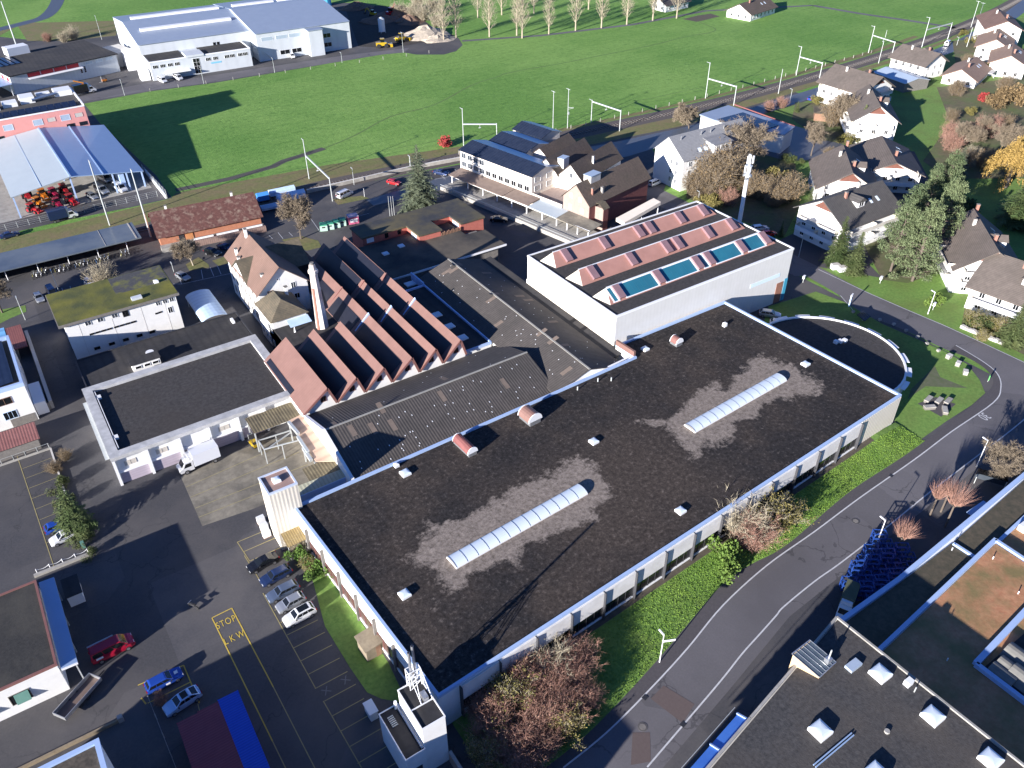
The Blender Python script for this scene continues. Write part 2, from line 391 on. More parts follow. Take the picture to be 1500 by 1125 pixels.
def add_cracks(m, sc=.11, amt=.45):
    """hairline cracks and sealed joints: distance to the edges of warped cells darkens the base colour"""
    nt = m.node_tree; b = nt.nodes['Principled BSDF']; old = b.inputs['Base Color'].links[0].from_socket
    g = _n(nt, 'ShaderNodeNewGeometry'); n = _n(nt, 'ShaderNodeTexNoise'); n.inputs['Scale'].default_value = .35; n.inputs['Detail'].default_value = 6; nt.links.new(g.outputs['Position'], n.inputs['Vector'])
    ad = _n(nt, 'ShaderNodeVectorMath', operation='MULTIPLY_ADD'); ad.inputs[1].default_value = (5,5,5); nt.links.new(n.outputs['Color'], ad.inputs[0]); nt.links.new(g.outputs['Position'], ad.inputs[2])
    v = _n(nt, 'ShaderNodeTexVoronoi', feature='DISTANCE_TO_EDGE'); v.inputs['Scale'].default_value = sc; nt.links.new(ad.outputs[0], v.inputs['Vector'])
    mr = _n(nt, 'ShaderNodeMapRange'); mr.inputs['From Min'].default_value = .004; mr.inputs['From Max'].default_value = .012; mr.inputs['To Min'].default_value = amt; mr.inputs['To Max'].default_value = 0; nt.links.new(v.outputs['Distance'], mr.inputs['Value'])
    n2 = _n(nt, 'ShaderNodeTexNoise'); n2.inputs['Scale'].default_value = .05; nt.links.new(g.outputs['Position'], n2.inputs['Vector'])
    m2 = _n(nt, 'ShaderNodeMapRange'); m2.inputs['From Min'].default_value = .48; m2.inputs['From Max'].default_value = .56; nt.links.new(n2.outputs['Fac'], m2.inputs['Value'])
    mu = _n(nt, 'ShaderNodeMath', operation='MULTIPLY'); nt.links.new(mr.outputs['Result'], mu.inputs[0]); nt.links.new(m2.outputs['Result'], mu.inputs[1])
    x = _n(nt, 'ShaderNodeMix', data_type='RGBA'); x.inputs[7].default_value = (.02,.02,.022,1); nt.links.new(mu.outputs[0], x.inputs[0]); nt.links.new(old, x.inputs[6])
    # repair patches: rectangular-ish cells in slightly other tone
    v2 = _n(nt, 'ShaderNodeTexVoronoi', distance='CHEBYCHEV'); v2.inputs['Scale'].default_value = .06; nt.links.new(g.outputs['Position'], v2.inputs['Vector'])
    sp = _n(nt, 'ShaderNodeSeparateColor'); nt.links.new(v2.outputs['Color'], sp.inputs[0])
    m3 = _n(nt, 'ShaderNodeMapRange'); m3.inputs['From Min'].default_value = 0; m3.inputs['From Max'].default_value = 1; m3.inputs['To Min'].default_value = .86; m3.inputs['To Max'].default_value = 1.12; nt.links.new(sp.outputs[0], m3.inputs['Value'])
    cb = _n(nt, 'ShaderNodeCombineColor'); [nt.links.new(m3.outputs['Result'], cb.inputs[i]) for i in range(3)]
    y = _n(nt, 'ShaderNodeMix', data_type='RGBA', blend_type='MULTIPLY'); y.inputs[0].default_value = 1; nt.links.new(x.outputs[2], y.inputs[6]); nt.links.new(cb.outputs[0], y.inputs[7])
    nt.links.new(y.outputs[2], b.inputs['Base Color'])
add_cracks(m_asph); add_cracks(m_road, .09, .5)
# ================================================================== THE SETTING
def K(c, r, x, y): return G([0,370,740,1100][c]+x/3.75, [0,270,550,825][r]+y/3.75)
def KP(c, r, x, y): return ([0,370,740,1100][c]+x/3.75, [0,270,550,825][r]+y/3.75)

sheet('ground', [(-1500,-1500),(2000,-1500),(2000,2500),(-1500,2500)], 0.0, m_field)
# estate hardstanding
sheet('yard', [(-260,-160),(124,-160),(124,100),(140,112),(150,132),(230,135),(230,148),(98,153.5),(50,159.5),(-260,159.5)], 0.012, m_asph)
# station side strip of rough grass beside the track
sheet('rough_verge', [(-260,164.5),(-120,164.8),(48,165.5),(62,164.8),(98,161.5),(140,158.8),(200,156.2),(240,157),(290,160),(335,166),(335,168.5),(296,163.5),(240,159.5),(200,158),(140,161.5),(104,166),(62,176),(18,181),(16,178),(-22,176.5),(-100,178),(-260,178)], 0.014, m_rough)
rail_line = smooth_line([(-260,161.8),(-60,161.9),(40,162.2),(64,161.5),(97,158.4),(140,155),(180,152.4),(215,151.6),(247,152.6),(280,154.6),(320,158.6),(362,164.6),(421,176.5),(520,203),(640,240)], 6)
mb = MB(); ribbon(mb, rail_line, 3.9, 3.9, 0.02); mb.build('track_ballast', m_bal)['kind'] = 'structure'
# rails: one track thing
t = thing('railway_track', 'single railway track on dark ballast running along the green field', 'railway track', (rail_line[0][0], rail_line[0][1], 0))
for off in (-1.4+0.0, 0.05):
    mb = MB(); L, _ = ribbon_pts(rail_line, off+0.75); Lx, _ = ribbon_pts(rail_line, off+0.60)
    for i in range(len(L)-1):
        a, b, c, d = L[i], L[i+1], Lx[i+1], Lx[i]
        mb.slab([(a[0]-t.location.x,a[1]-t.location.y,.2),(d[0]-t.location.x,d[1]-t.location.y,.2),(c[0]-t.location.x,c[1]-t.location.y,.2),(b[0]-t.location.x,b[1]-t.location.y,.2)], .17)
    mb.build('rail', m_rail, t)
mb = MB()
acc = 0
for i in range(len(rail_line)-1):
    a = Vector(rail_line[i]); b = Vector(rail_line[i+1]); d = (b-a); Ln = d.length; d.normalize(); nn = Vector((-d.y, d.x))
    if b.x < 30: continue
    k = 0.0
    while k < Ln:
        p = a+d*k
        mb.bar((p.x+nn.x*1.3-t.location.x, p.y+nn.y*1.3-t.location.y, .06), (p.x-nn.x*1.3-t.location.x, p.y-nn.y*1.3-t.location.y, .06), .24, .12)
        k += 1.2
mb.build('sleepers', m_concdk, t)
# station road to the right
sheet('station_road', [(60,146.5),(98,149.5),(140,142.5),(172,139.6),(214,141.4),(242,143.2),(300,146),(345,153.5),(401,167.5),(520,205),(520,198),(402,160.5),(350,147),(321,142.5),(280,139),(236,136.5),(197,133.5),(160,131.5),(140,130.5),(120,133),(98,140),(60,142)], 0.024, m_roadblue)
sheet('rough_verge', [(98,150.2),(140,144.2),(172,141),(214,142.8),(242,145),(300,148.2),(345,155),(400,168.5),(398,171),(345,157),(300,151),(247,148.8),(215,147.6),(180,148.2),(140,151),(97,154.4)], 0.018, m_rough)
# right hand residential ground
sheet('lawn', [(124.6,-160),(520,-160),(520,150),(402,160),(350,146.5),(321,142),(280,138.5),(236,136),(197,133),(165,131),(150,112),(140,90),(124.6,90)], 0.008, m_lawn)
# paved courts between the houses
sheet('courtyard', [(168,131),(200,133),(203,112),(199,88),(188,84),(178,90),(170,104)], 0.02, m_roadblue)
sheet('courtyard', [(131,52),(131,66),(150,68),(168,64),(180,70),(204,92),(214,84),(190,60),(172,50),(160,46),(142,46),(139,40)], 0.022, m_walk)
# main roads
rl = smooth_line([G(*q) for q in [(799,1125),(863,1073),(937,996),(993,932),(1060,854),(1100,827),(1153,798),(1244,721),(1329,665),(1401,611),(1440,581),(1455,560),(1444,541),(1415,523),(1383,511),(1321,482),(1249,454),(1228,432),(1180,404)]], 5)
first = (-60, -26); 
sheet('road', [(-80,-34),(0,-13.5)]+rl+[(123.2,52),(123.2,140),(131.2,140),(131.2,52),(130.6,37.7),(132.4,20.1),(133.1,3.3),(133.4,-60),(133.4,-160),(110,-160),(110,-30),(101,-9),(73,-10.6),(48,-12.2),(33,-15.6),(17,-19),(0,-24),(-80,-60)], 0.030, m_road)
# darker pavement strip left of the white line
wl = smooth_line([G(*q) for q in [(825,1125),(889,1073),(953,1009),(1007,950),(1060,886),(1124,828),(1193,779),(1260,729),(1340,673),(1393,633),(1455,590),(1466,568),(1461,548),(1440,530),(1400,506)]], 5)
rlp = smooth_line([G(*q) for q in [(799,1125),(863,1073),(937,996),(993,932),(1060,854),(1100,827),(1153,798),(1244,721),(1329,665),(1401,611),(1440,581),(1455,560),(1444,541),(1415,523),(1390,514)]], 5)
mb = MB(); n = min(len(wl), len(rlp))
pav = [(-20,-19.5)]
mb = MB()
for i in range(n-1):
    mb.poly([(*wl[i], .044), (*wl[i+1], .044), (*rlp[i+1], .044), (*rlp[i], .044)])
mb.build('pavement', m_walk)['kind'] = 'structure'
mb = MB(); ribbon(mb, wl, .10, .10, .056); 
rw = smooth_line([G(*q) for q in [(948,1124),(1001,1062),(1057,996),(1087,958),(1113,929),(1137,902),(1148,889),(1193,852),(1231,825),(1297,774),(1356,726),(1433,667),(1495,619),(1560,560)]], 5)
ribbon(mb, rw, .10, .10, .056)
rt = [G(*q) for q in [(1199,395),(1235,412),(1271,429),(1326,453),(1383,477),(1440,503),(1500,531),(1560,556)]]
ribbon(mb, rt, .09, .09, .056)
ribbon(mb, [G(*q) for q in [(1231,433),(1249,454)]], .06, .06, .056)
mb.build('road_lines', m_wline)['kind'] = 'structure'
# grey wear band, patch and manholes on the road
sheet('road_patch', [K(2,3,800,745),K(2,3,870,672),K(2,3,1040,775),K(2,3,975,880)], 0.042, M('reddish_asphalt',(0.105,0.078,0.072),(0.125,0.095,0.088),3.0,0.9))
sheet('road_patch', [K(2,3,700,930),K(2,3,795,930),K(2,3,800,1090),K(2,3,690,1110)], 0.042, MATS['reddish_asphalt'])
def manhole(px, label):
    x, y = G(*px); tt = thing('manhole_cover', label, 'manhole cover', (x, y, .03))
    a = MB(); a.tube((0,0,0),(0,0,.03),.62,.62,18); a.build('surround', m_asph, tt)
    a = MB(); a.tube((0,0,.03),(0,0,.05),.40,.40,18); a.build('lid', m_concdk, tt)
manhole(KP(2,3,755,900), 'round manhole cover on the road nearest the red shrubs')
manhole(KP(3,2,575,800), 'round manhole cover on the road by the blue frames')
for px, lb in ((KP(2,3,768,738),'small dark drain grate on the left white road line near the manhole'),(KP(2,3,977,886),'small dark drain grate on the right white road line near the manhole'),(KP(3,2,770,551),'small dark drain grate on the white line below the grass bank'),(KP(3,2,888,702),'small dark drain grate on the white line beside the pollarded trees')):
    x, y = G(*px); o = MB().box(-.35,.35,-.3,.3,0,.03).build('drain_grate', m_dkmet, None, loc=(x,y,.05)); o.rotation_euler=(0,0,.2); tag(o, lb, 'drain grate', 'drain grates on the road lines')
# grass islands and banks
sheet('lawn', rl[70:84] + [(122,14),(123,30),(122,40),(117.5,44),(110,36)] if False else [(96.5,5.6),(91,0.2),(104,1.0),(112,1.2),(117.6,1.9),(120.5,4.8),(123.4,9.2),(123.8,14.8),(122.2,28),(123,38),(121.5,44.5),(108,46),(99,40)], 0.040, m_lawn)
sheet('path', [K(3,1,1010,1000),K(3,1,880,1125),K(3,2,860,130),K(3,2,960,60),K(3,2,1190,70),K(3,2,1040,10)], 0.046, M('mossy_paving',(0.075,0.10,0.035),(0.13,0.13,0.085),1.0,0.9))
sheet('lawn', [G(*q) for q in [(1283,413),(1300,410),(1342,402),(1420,390),(1432,440),(1415,460),(1400,461),(1375,452),(1350,440),(1331,444),(1290,428)]], 0.05, m_lawn)
sheet('lawn', [(-1.0,32.6),(-3.4,33.2),(-4.6,27.4),(-5.7,22),(-5.6,14.3),(-5.3,9.6),(-4.2,7.8),(-1.8,5.4),(-1.1,12),(-1.3,20)], 0.035, m_lawn)
sheet('lawn', [G(*q) for q in [(1150,235),(1205,235),(1205,260),(1180,330),(1160,335),(1130,290),(1110,240)]], 0.035, m_lawn)
m_garden = M('garden_ground',(0.075,0.065,0.035),(0.16,0.135,0.075),.7,.95,.1,c3=(0.09,0.13,0.035),s3=.12,amt3=.8)
for i_, pts in enumerate(([(1372,128),(1430,122),(1500,112),(1560,120),(1560,260),(1440,262),(1385,262),(1352,236),(1392,180)],[(1165,150),(1215,152),(1262,150),(1290,185),(1255,215),(1205,205),(1160,175)],[(1010,235),(1080,215),(1165,240),(1172,300),(1150,345),(1090,325),(1040,305),(1005,290)],[(1262,352),(1300,330),(1350,300),(1400,280),(1395,345),(1385,395),(1330,415),(1292,410)],[(1415,440),(1500,452),(1540,470),(1540,540),(1470,505),(1408,478)],[(1395,60),(1460,55),(1470,90),(1440,110),(1400,95)])):
    sheet('garden_ground', [G(*q) for q in pts], .056+.003*i_, m_garden)
# bank between hall wall and pavement, rising to the wall
mb = MB()
ca, sa = math.cos(R(3.47)), math.sin(R(3.47))
N = 60
edge = []
import bisect
xs = [p[0] for p in rlp[:48]]
def edge_y(x):
    pts = rlp
    for i in range(len(pts)-1):
        if (pts[i][0]-x)*(pts[i+1][0]-x) <= 0 and pts[i+1][0] != pts[i][0]:
            f = (x-pts[i][0])/(pts[i+1][0]-pts[i][0]); return pts[i][1]+f*(pts[i+1][1]-pts[i][1])
    return pts[0][1]-2
def bank_z(x, y):
    yw = x*sa/ca - 0.05; ye = edge_y(x)
    f = min(1, max(0, (y-ye)/(yw-ye)))
    fx = min(1, max(0, (x-2)/10)) * min(1, max(0, (98-x)/8))
    return 0.05 + 0.95*f*fx
rows = 8
for i in range(N):
    xa = 1.5+(96.0-1.5)*i/N; xb = 1.5+(96.0-1.5)*(i+1)/N
    for k in range(rows):
        q = []
        for x, kk in ((xa,k),(xb,k),(xb,k+1),(xa,k+1)):
            yw = x*sa/ca - 0.05; ye = edge_y(x); y = ye+(yw-ye)*kk/rows
            q.append((x, y, bank_z(x, y)))
        mb.poly(q)
mb.build('grass_bank', m_lawn)['kind'] = 'structure'
mb = MB()
for i in range(30):
    xa = 12+(88-12)*i/30; xb = 12+(88-12)*(i+1)/30
    mb.poly([(xa, xa*sa/ca-1.0, bank_z(xa, xa*sa/ca-1.0)+.02),(xb, xb*sa/ca-1.0, bank_z(xb, xb*sa/ca-1.0)+.02),(xb, xb*sa/ca-.06, bank_z(xb, xb*sa/ca-.06)+.02),(xa, xa*sa/ca-.06, bank_z(xa, xa*sa/ca-.06)+.02)])
mb.build('soil_bed', m_soil)['kind'] = 'structure'
# worn concrete apron in front of the loading bay
sheet('concrete_apron', [(-14,50),(-13.6,63.2),(-3,64.2),(1,64.4),(7.4,61.8),(5.4,49.6),(-1.2,49.2),(-6.2,49.2)], 0.022, m_slabs)
# field details
mb = MB(); ribbon(mb, [K(0,0,965,1045),K(0,0,1270,980),K(0,0,1500,915),K(1,0,170,885),K(1,0,300,845),K(1,0,392,815)], 1.3, 1.3, .02)
mb.build('path', M('dark_path',(0.055,0.05,0.045),(0.085,0.08,0.07),2.0,0.95))['kind'] = 'structure'
mb = MB(); tl = smooth_line([K(1,0,392,815),K(1,0,560,745),K(1,0,760,640),K(1,0,1000,575),K(1,0,1200,470),K(1,0,1350,420),K(2,0,0,405),K(2,0,150,375),K(2,0,300,350),K(2,0,550,300),K(2,0,800,250),K(2,0,1000,200),K(2,0,1120,180),K(2,0,1155,160),K(2,0,1090,130),K(2,0,1000,100)], 4)
mtrack = M('field_track', (0.085,0.175,0.033), (0.125,0.205,0.050), .8, 0.95, c3=(0.10,0.12,0.04), s3=.12, amt3=.6)
ribbon(mb, tl, .35, .35, .018); L, _ = ribbon_pts(tl, 2.2); 
mb.build('field_track', mtrack)['kind'] = 'structure'
# works yard of the far halls
sheet('works_yard', [G(*q) for q in [(-120,90),(-40,50),(60,60),(110,55),(172,48),(420,6),(520,4),(560,10),(600,14),(640,46),(672,56),(678,66),(668,75),(650,80),(610,80),(592,77),(560,80),(520,86),(465,96),(400,107),(310,122),(219,134),(160,145),(123,152),(146,180),(229,257),(252,290),(200,302),(150,312),(100,322),(0,345),(-160,375)]], 0.012, m_asph)
sheet('road', [G(*q) for q in [(118,150),(219,133),(310,121),(400,106),(500,90),(560,80),(592,77),(600,70),(540,77),(500,82),(400,97),(300,112),(220,121),(150,134),(115,142)]], 0.030, m_road)
sheet('stockyard', [G(*q) for q in [(505,10),(560,8),(610,20),(640,46),(668,52),(600,66),(560,70),(525,68)]], 0.026, M('dark_soil',(0.025,0.022,0.02),(0.06,0.05,0.042),.6,.95,.1))
mb = MB(); ribbon(mb, smooth_line([K(0,0,-60,175),K(0,0,0,160),K(0,0,140,125),K(0,0,240,95),K(0,0,295,45),K(0,0,325,-20),K(0,0,335,-80)],5), 3.2, 3.2, .02); mb.build('road', m_roadblue)['kind'] = 'structure'
sheet('rough_verge', [G(*q) for q in [(-40,62),(0,52),(26,38),(40,60),(100,60),(170,52),(172,30),(60,33),(30,33),(20,40),(0,45),(-40,52)]], 0.013, m_rough)
mb = MB(); ribbon(mb, [K(3,0,340,30),K(3,0,600,75),K(3,0,880,115),K(3,0,1040,140),K(3,0,1180,165)], 1.6, 1.6, .02); ribbon(mb, [K(3,0,340,30),K(2,0,1100,60),K(2,0,700,135),K(2,0,200,195),K(1,0,1150,225)], 1.3, 1.3, .02)
mb.build('path', m_road)['kind'] = 'structure'
sheet('bare_soil', [K(2,0,975,105),K(2,0,1060,85),K(2,0,1130,75),K(2,0,1180,90),K(2,0,1100,110),K(2,0,1050,120)], .022, m_soil)
# left car park by the station and its kerb, pavement
sheet('lawn', [K(0,1,-200,740),K(0,1,0,690),K(0,1,140,665),K(0,1,145,700),K(0,1,60,735),K(0,1,0,765),K(0,1,-200,820)], 0.03, m_lawn)
for pts in ([K(0,1,1020,440),K(0,1,1090,400),K(0,1,1145,440),K(0,1,1150,458),K(0,1,1040,475)],[K(0,1,1165,420),K(0,1,1240,395),K(0,1,1265,430),K(0,1,1200,448)],[K(1,1,160,305),K(1,1,270,285),K(1,1,360,310),K(1,1,380,345),K(1,1,300,365),K(1,1,220,345)],[K(1,0,440,1095),K(1,0,600,1075),K(1,0,640,1090),K(1,0,470,1125)]):
    sheet('lawn', pts, 0.03, m_rough)
# painted parking lines
mb = MB()
def line(a, b, w=.06, z=.034): ribbon(mb, [a, b], w, w, z)
line((-10.6,40.5),(-10.3,34.2)); line((-10.3,34.2),(-8.0,34.3)); line((-10.3,34.0),(-7.9,35.6))
line((-10.75,32.2),(-10.5,13.8)); line((-10.4,11.6),(-10.0,-4))
for k in range(8): line((-10.6+.02*k, 13.8+2.43*k), (-6.1, 13.8+2.43*k))
for k in range(6): line((-10.3, 11.5-2.43*k), (-6.0, 11.5-2.43*k))
line((-10.6,43.7),(-10.3,39.0)); line((-10.6,43.7),(-4,43.6)); line((-10.45,41.3),(-4.5,41.3)); line((-10.3,39),(-4.5,39))
mb.build('parking_lines', m_yellowf)['kind'] = 'structure'
mb = MB()
line((-18.1,32.0),(-15.3,32.1),.07); line((-15.3,32.1),(-14.9,17),.07); line((-18.1,32),(-17.6,10),.07)
line((-23.4,20.0),(-23.5,26.6),.07); line((-23.5,26.6),(-29.2,26.9),.07); line((-23.5,23.6),(-28.8,23.6),.07); line((-29.3,24.8),(-29,23.6),.09)
mb.build('loading_lines', m_yellow)['kind'] = 'structure'
mb = MB()
line((-14.9,17),(-14.4,-12),.06); line((-17.6,10),(-17.2,-12),.06); line((-23.6,20),(-24,16),.05)
line((-35.5,86),(-34.6,54),.06); 
for k in range(9): line((-35.3+.08*k, 83-2.9*k), (-30.6, 83.2-2.9*k), .04)
line((-13.6,60.2),(5,61.6),.05); line((-13.7,57.4),(5,58),.05); line((-13.8,54.5),(5,54.2),.05); line((-13.9,52.2),(-2,52.0),.05)
mb.build('faded_lines', m_yellowf)['kind'] = 'structure'
mb = MB()
for a, b in (((1105,470),(1115,520)),((1155,458),(1175,505)),((1195,450),(1215,495)),((1250,440),(1278,485)),((980,500),(998,550)),((950,548),(1000,548)),((1000,548),(1280,487)),((340,570),(350,600)),((385,560),(393,590)),((460,540),(470,565)),((345,600),(330,605))):
    ribbon(mb, [K(0,1,*a), K(0,1,*b)], .06, .06, .034)
for a, b in (((90,280),(110,300)),((140,265),(168,300)),((200,265),(220,285)),((390,205),(415,235)),((482,182),(510,210)),((310,175),(370,260)),((580,175),(640,160))):
    ribbon(mb, [K(1,1,*a), K(1,1,*b)], .06, .06, .034)
for a, b in (((1000,935),(1060,985)),((1070,935),(1110,970)),((1110,930),(1140,955)),((1000,985),(1140,960))): ribbon(mb, [K(1,0,*a), K(1,0,*b)], .07, .07, .034)
mb.build('parking_lines', m_wline)['kind'] = 'structure'
# painted words
def painted(text, p, ang, size, mat, name='painted_words', sx=1.0, spacing=1.0):
    c = bpy.data.curves.new(name, 'FONT'); c.body = text; c.size = size; c.align_x = 'CENTER'; c.align_y = 'CENTER'; c.space_character = spacing
    o = bpy.data.objects.new(name, c); COL.objects.link(o)
    dg = bpy.context.evaluated_depsgraph_get(); me = bpy.data.meshes.new_from_object(o.evaluated_get(dg))
    bpy.data.objects.remove(o)
    me.materials.clear(); me.materials.append(mat)
    q = bpy.data.objects.new(name, me); COL.objects.link(q); q.location = p; q.rotation_euler = (0,0,ang); q.scale = (sx,1,1)
    q['kind'] = 'structure'
    return q
painted('STOP', (-16.72,30.2,.038), R(0), 1.65, m_yellow, sx=.62, spacing=1.15)
painted('LKW', (-16.6,27.1,.038), R(0), 1.65, m_yellow, sx=.60, spacing=1.6)
x, y = K(3,2,1280,225); painted('30', (x, y, .05), R(178), 2.6, m_wline, sx=.72)
for px in (KP(1,3,512,643), KP(1,3,406,703)):
    x, y = G(*px); painted('X', (x, y, .04), R(10), 1.5, M('old_white_paint',(0.16,0.16,0.16),None,rough=.9), name='faded_cross')
# ================================================================== windows, flat buildings, gables
WM = {}
def win_mesh(w, h, frame, pane, nx=2, ny=1, fw=.07, dp=.07):
    key = (round(w,2), round(h,2), frame.name, pane.name, nx, ny)
    if key in WM: return WM[key]
    a = MB()   # local: x along wall, -y outward, z up, origin bottom centre
    a.box(-w/2, w/2, -.025, 0, 0, h, 1)
    a.box(-w/2-fw, w/2+fw, -dp, 0, -fw, 0, 0); a.box(-w/2-fw, w/2+fw, -dp, 0, h, h+fw, 0)
    a.box(-w/2-fw, -w/2, -dp, 0, 0, h, 0); a.box(w/2, w/2+fw, -dp, 0, 0, h, 0)
    for i in range(1, nx): x = -w/2+w*i/nx; a.box(x-.03, x+.03, -dp+.01, -.02, 0, h, 0)
    for i in range(1, ny): z = h*i/ny; a.box(-w/2, w/2, -dp+.012, -.02, z-.03, z+.03, 0)
    WM[key] = a.mesh('window', [frame, pane]); return WM[key]
FACE = {'S': 0, 'E': math.pi/2, 'N': math.pi, 'W': -math.pi/2}
def windows(root, face, at, spots, w=1.1, h=1.3, frame=None, pane=None, nx=2, ny=1, name='window'):
    """face S/E/N/W at local coordinate 'at'; spots = [(along, z)]"""
    me = win_mesh(w, h, frame or m_whpaint, pane or m_glass, nx, ny)
    for s in spots:
        loc = (s[0], at, s[1]) if face in 'SN' else (at, s[0], s[1])
        add(name, me, root, loc, FACE[face])
def grid(xs, zs): return [(x, z) for z in zs for x in xs]
def span(a, b, n): return [a+(b-a)*(i+.5)/n for i in range(n)]

def ring(mb, x0, x1, y0, y1, w, z0, z1, m=0):
    mb.box(x0, x1, y0, y0+w, z0, z1, m); mb.box(x0, x1, y1-w, y1, z0, z1, m)
    mb.box(x0, x0+w, y0+w, y1-w, z0, z1, m); mb.box(x1-w, x1, y0+w, y1-w, z0, z1, m)
def flat(root, x0, x1, y0, y1, h, wall, roof, cop, ph=.35, pw=.35, over=.04, drop=.25):
    MB().box(x0, x1, y0, y1, 0, h).build('wall', wall, root)
    a = MB(); ring(a, x0-over, x1+over, y0-over, y1+over, pw, h-.02 if False else h+.003, h+ph); a.build('parapet', cop, root)
    MB().box(x0+pw-over, x1-pw+over, y0+pw-over, y1-pw+over, h+.003, h+max(.02, ph-drop)).build('roof', roof, root)
def gable(root, x0, x1, y0, y1, he, hr, axis, wall, roof, over=.5, gover=.4, th=.16, rp=.5, cap=None):
    """walls with gable ends and two roof slabs; ridge along axis at fraction rp"""
    a = MB()
    if axis == 'x':
        yr = y0+(y1-y0)*rp
        a.extr([(y0,0),(y1,0),(y1,he),(yr,hr),(y0,he)], x0, x1, 'x'); a.build('wall', wall, root)
        s1 = (hr-he)/(yr-y0); s2 = (hr-he)/(y1-yr); b = MB(); up = th+.01
        b.slab([(x0-gover,y0-over,he-over*s1+up),(x1+gover,y0-over,he-over*s1+up),(x1+gover,yr,hr+up),(x0-gover,yr,hr+up)], th)
        b.slab([(x0-gover,yr,hr+up),(x1+gover,yr,hr+up),(x1+gover,y1+over,he-over*s2+up),(x0-gover,y1+over,he-over*s2+up)], th)
        o = b.build('roof', roof, root)
        if cap: MB().box(x0-gover, x1+gover, yr-.18, yr+.18, hr+up-.02, hr+up+.07).build('ridge_cap', cap, root)
    else:
        xr = x0+(x1-x0)*rp
        a.extr([(x0,0),(xr*0+x0,he),(xr,hr),(x1,he),(x1,0)][::-1], y0, y1, 'y'); a.build('wall', wall, root)
        s1 = (hr-he)/(xr-x0); s2 = (hr-he)/(x1-xr); b = MB(); up = th+.01
        b.slab([(x0-over,y1+gover,he-over*s1+up),(x0-over,y0-gover,he-over*s1+up),(xr,y0-gover,hr+up),(xr,y1+gover,hr+up)], th)
        b.slab([(xr,y1+gover,hr+up),(xr,y0-gover,hr+up),(x1+over,y0-gover,he-over*s2+up),(x1+over,y1+gover,he-over*s2+up)], th)
        o = b.build('roof', roof, root)
        if cap: MB().box(xr-.18, xr+.18, y0-gover, y1+gover, hr+up-.02, hr+up+.07).build('ridge_cap', cap, root)
    return o

# ================================================================== MAIN HALL (own frame, turned 3.47 degrees)
HW, HD, HH = 95.0, 39.0, 6.55
hall = thing('factory_hall', 'huge low factory hall with dark gravel roof and two long barrel skylights', 'factory hall', (0,0,0), R(3.47))
foot = [(0,0),(HW,0),(HW,39.6),(66.6,41.3),(66.6,36.4),(0,39)]
MB().prism(foot, 0, HH).build('wall', m_white, hall)
roof_in = [(.35,.35),(HW-.35,.35),(HW-.35,39.2),(66.95,40.95),(66.95,36.05),(.35,38.65)]
# roof with lichen-free pale wear round the skylights, as painted stains of the gravel itself
mroof = bpy.data.materials.new('hall_roof_gravel'); mroof.use_nodes = True
nt = mroof.node_tree; bs = nt.nodes['Principled BSDF']; bs.inputs['Roughness'].default_value = .95; bs.inputs['Specular IOR Level'].default_value = .2
tc = _n(nt,'ShaderNodeTexCoord'); P = tc.outputs['Object']
def noise(scale, det=8, rough=.65, src=None):
    n = _n(nt,'ShaderNodeTexNoise'); n.inputs['Scale'].default_value = scale; n.inputs['Detail'].default_value = det; n.inputs['Roughness'].default_value = rough
    nt.links.new(src or P, n.inputs['Vector']); return n
def mrange(sock, a, b, c=0, d=1):
    m = _n(nt,'ShaderNodeMapRange'); m.inputs['From Min'].default_value=a; m.inputs['From Max'].default_value=b; m.inputs['To Min'].default_value=c; m.inputs['To Max'].default_value=d
    nt.links.new(sock, m.inputs['Value']); return m.outputs['Result']
def math_(op, a, b=None):
    m = _n(nt,'ShaderNodeMath', operation=op)
    for i, v in enumerate((a, b)):
        if v is None: continue
        if isinstance(v, (int, float)): m.inputs[i].default_value = v
        else: nt.links.new(v, m.inputs[i])
    return m.outputs[0]
def mixc(fac, a, b):
    m = _n(nt,'ShaderNodeMix', data_type='RGBA')
    if isinstance(fac, (int,float)): m.inputs[0].default_value = fac
    else: nt.links.new(fac, m.inputs[0])
    for i, v in ((6,a),(7,b)):
        if isinstance(v, tuple): m.inputs[i].default_value = rgba(v)
        else: nt.links.new(v, m.inputs[i])
    return m.outputs[2]
sx = _n(nt,'ShaderNodeSeparateXYZ'); nt.links.new(P, sx.inputs[0])
warp = noise(.14, 5); warp2 = noise(.16, 5); 
wx = math_('MULTIPLY', math_('SUBTRACT', warp.outputs['Fac'], .5), 13.0)
wn = _n(nt,'ShaderNodeTexNoise'); wn.inputs['Scale'].default_value=.17; wn.inputs['Detail'].default_value=6; nt.links.new(P, wn.inputs['Vector'])
wsep = _n(nt,'ShaderNodeSeparateColor'); nt.links.new(wn.outputs['Color'], wsep.inputs[0])
wy = math_('MULTIPLY', math_('SUBTRACT', wsep.outputs[1], .5), 14.0)
X = math_('ADD', sx.outputs[0], wx); Y = math_('ADD', sx.outputs[1], wy)
def zone(x0, x1, y0, y1, soft):
    dx = math_('MAXIMUM', math_('SUBTRACT', x0, X), math_('SUBTRACT', X, x1))
    dy = math_('MAXIMUM', math_('SUBTRACT', y0, Y), math_('SUBTRACT', Y, y1))
    return mrange(math_('MAXIMUM', dx, dy), soft, -soft)
z1 = zone(9.0, 40, 11.2, 21.8, 1.0); z2 = zone(55.8, 86.4, 11.2, 21.8, 1.0)
zz = math_('MAXIMUM', z1, z2)
z3 = math_('MULTIPLY', zone(25, 56, 1.5, 24, 5.0), .8)
g1 = noise(1.5, 14, .80); g2 = noise(9.0, 6, .8); g3 = noise(.09, 6); g4 = noise(1.1, 10, .8)
speck = mrange(g1.outputs['Fac'], .40, .62)
speck2 = mrange(g2.outputs['Fac'], .38, .66)
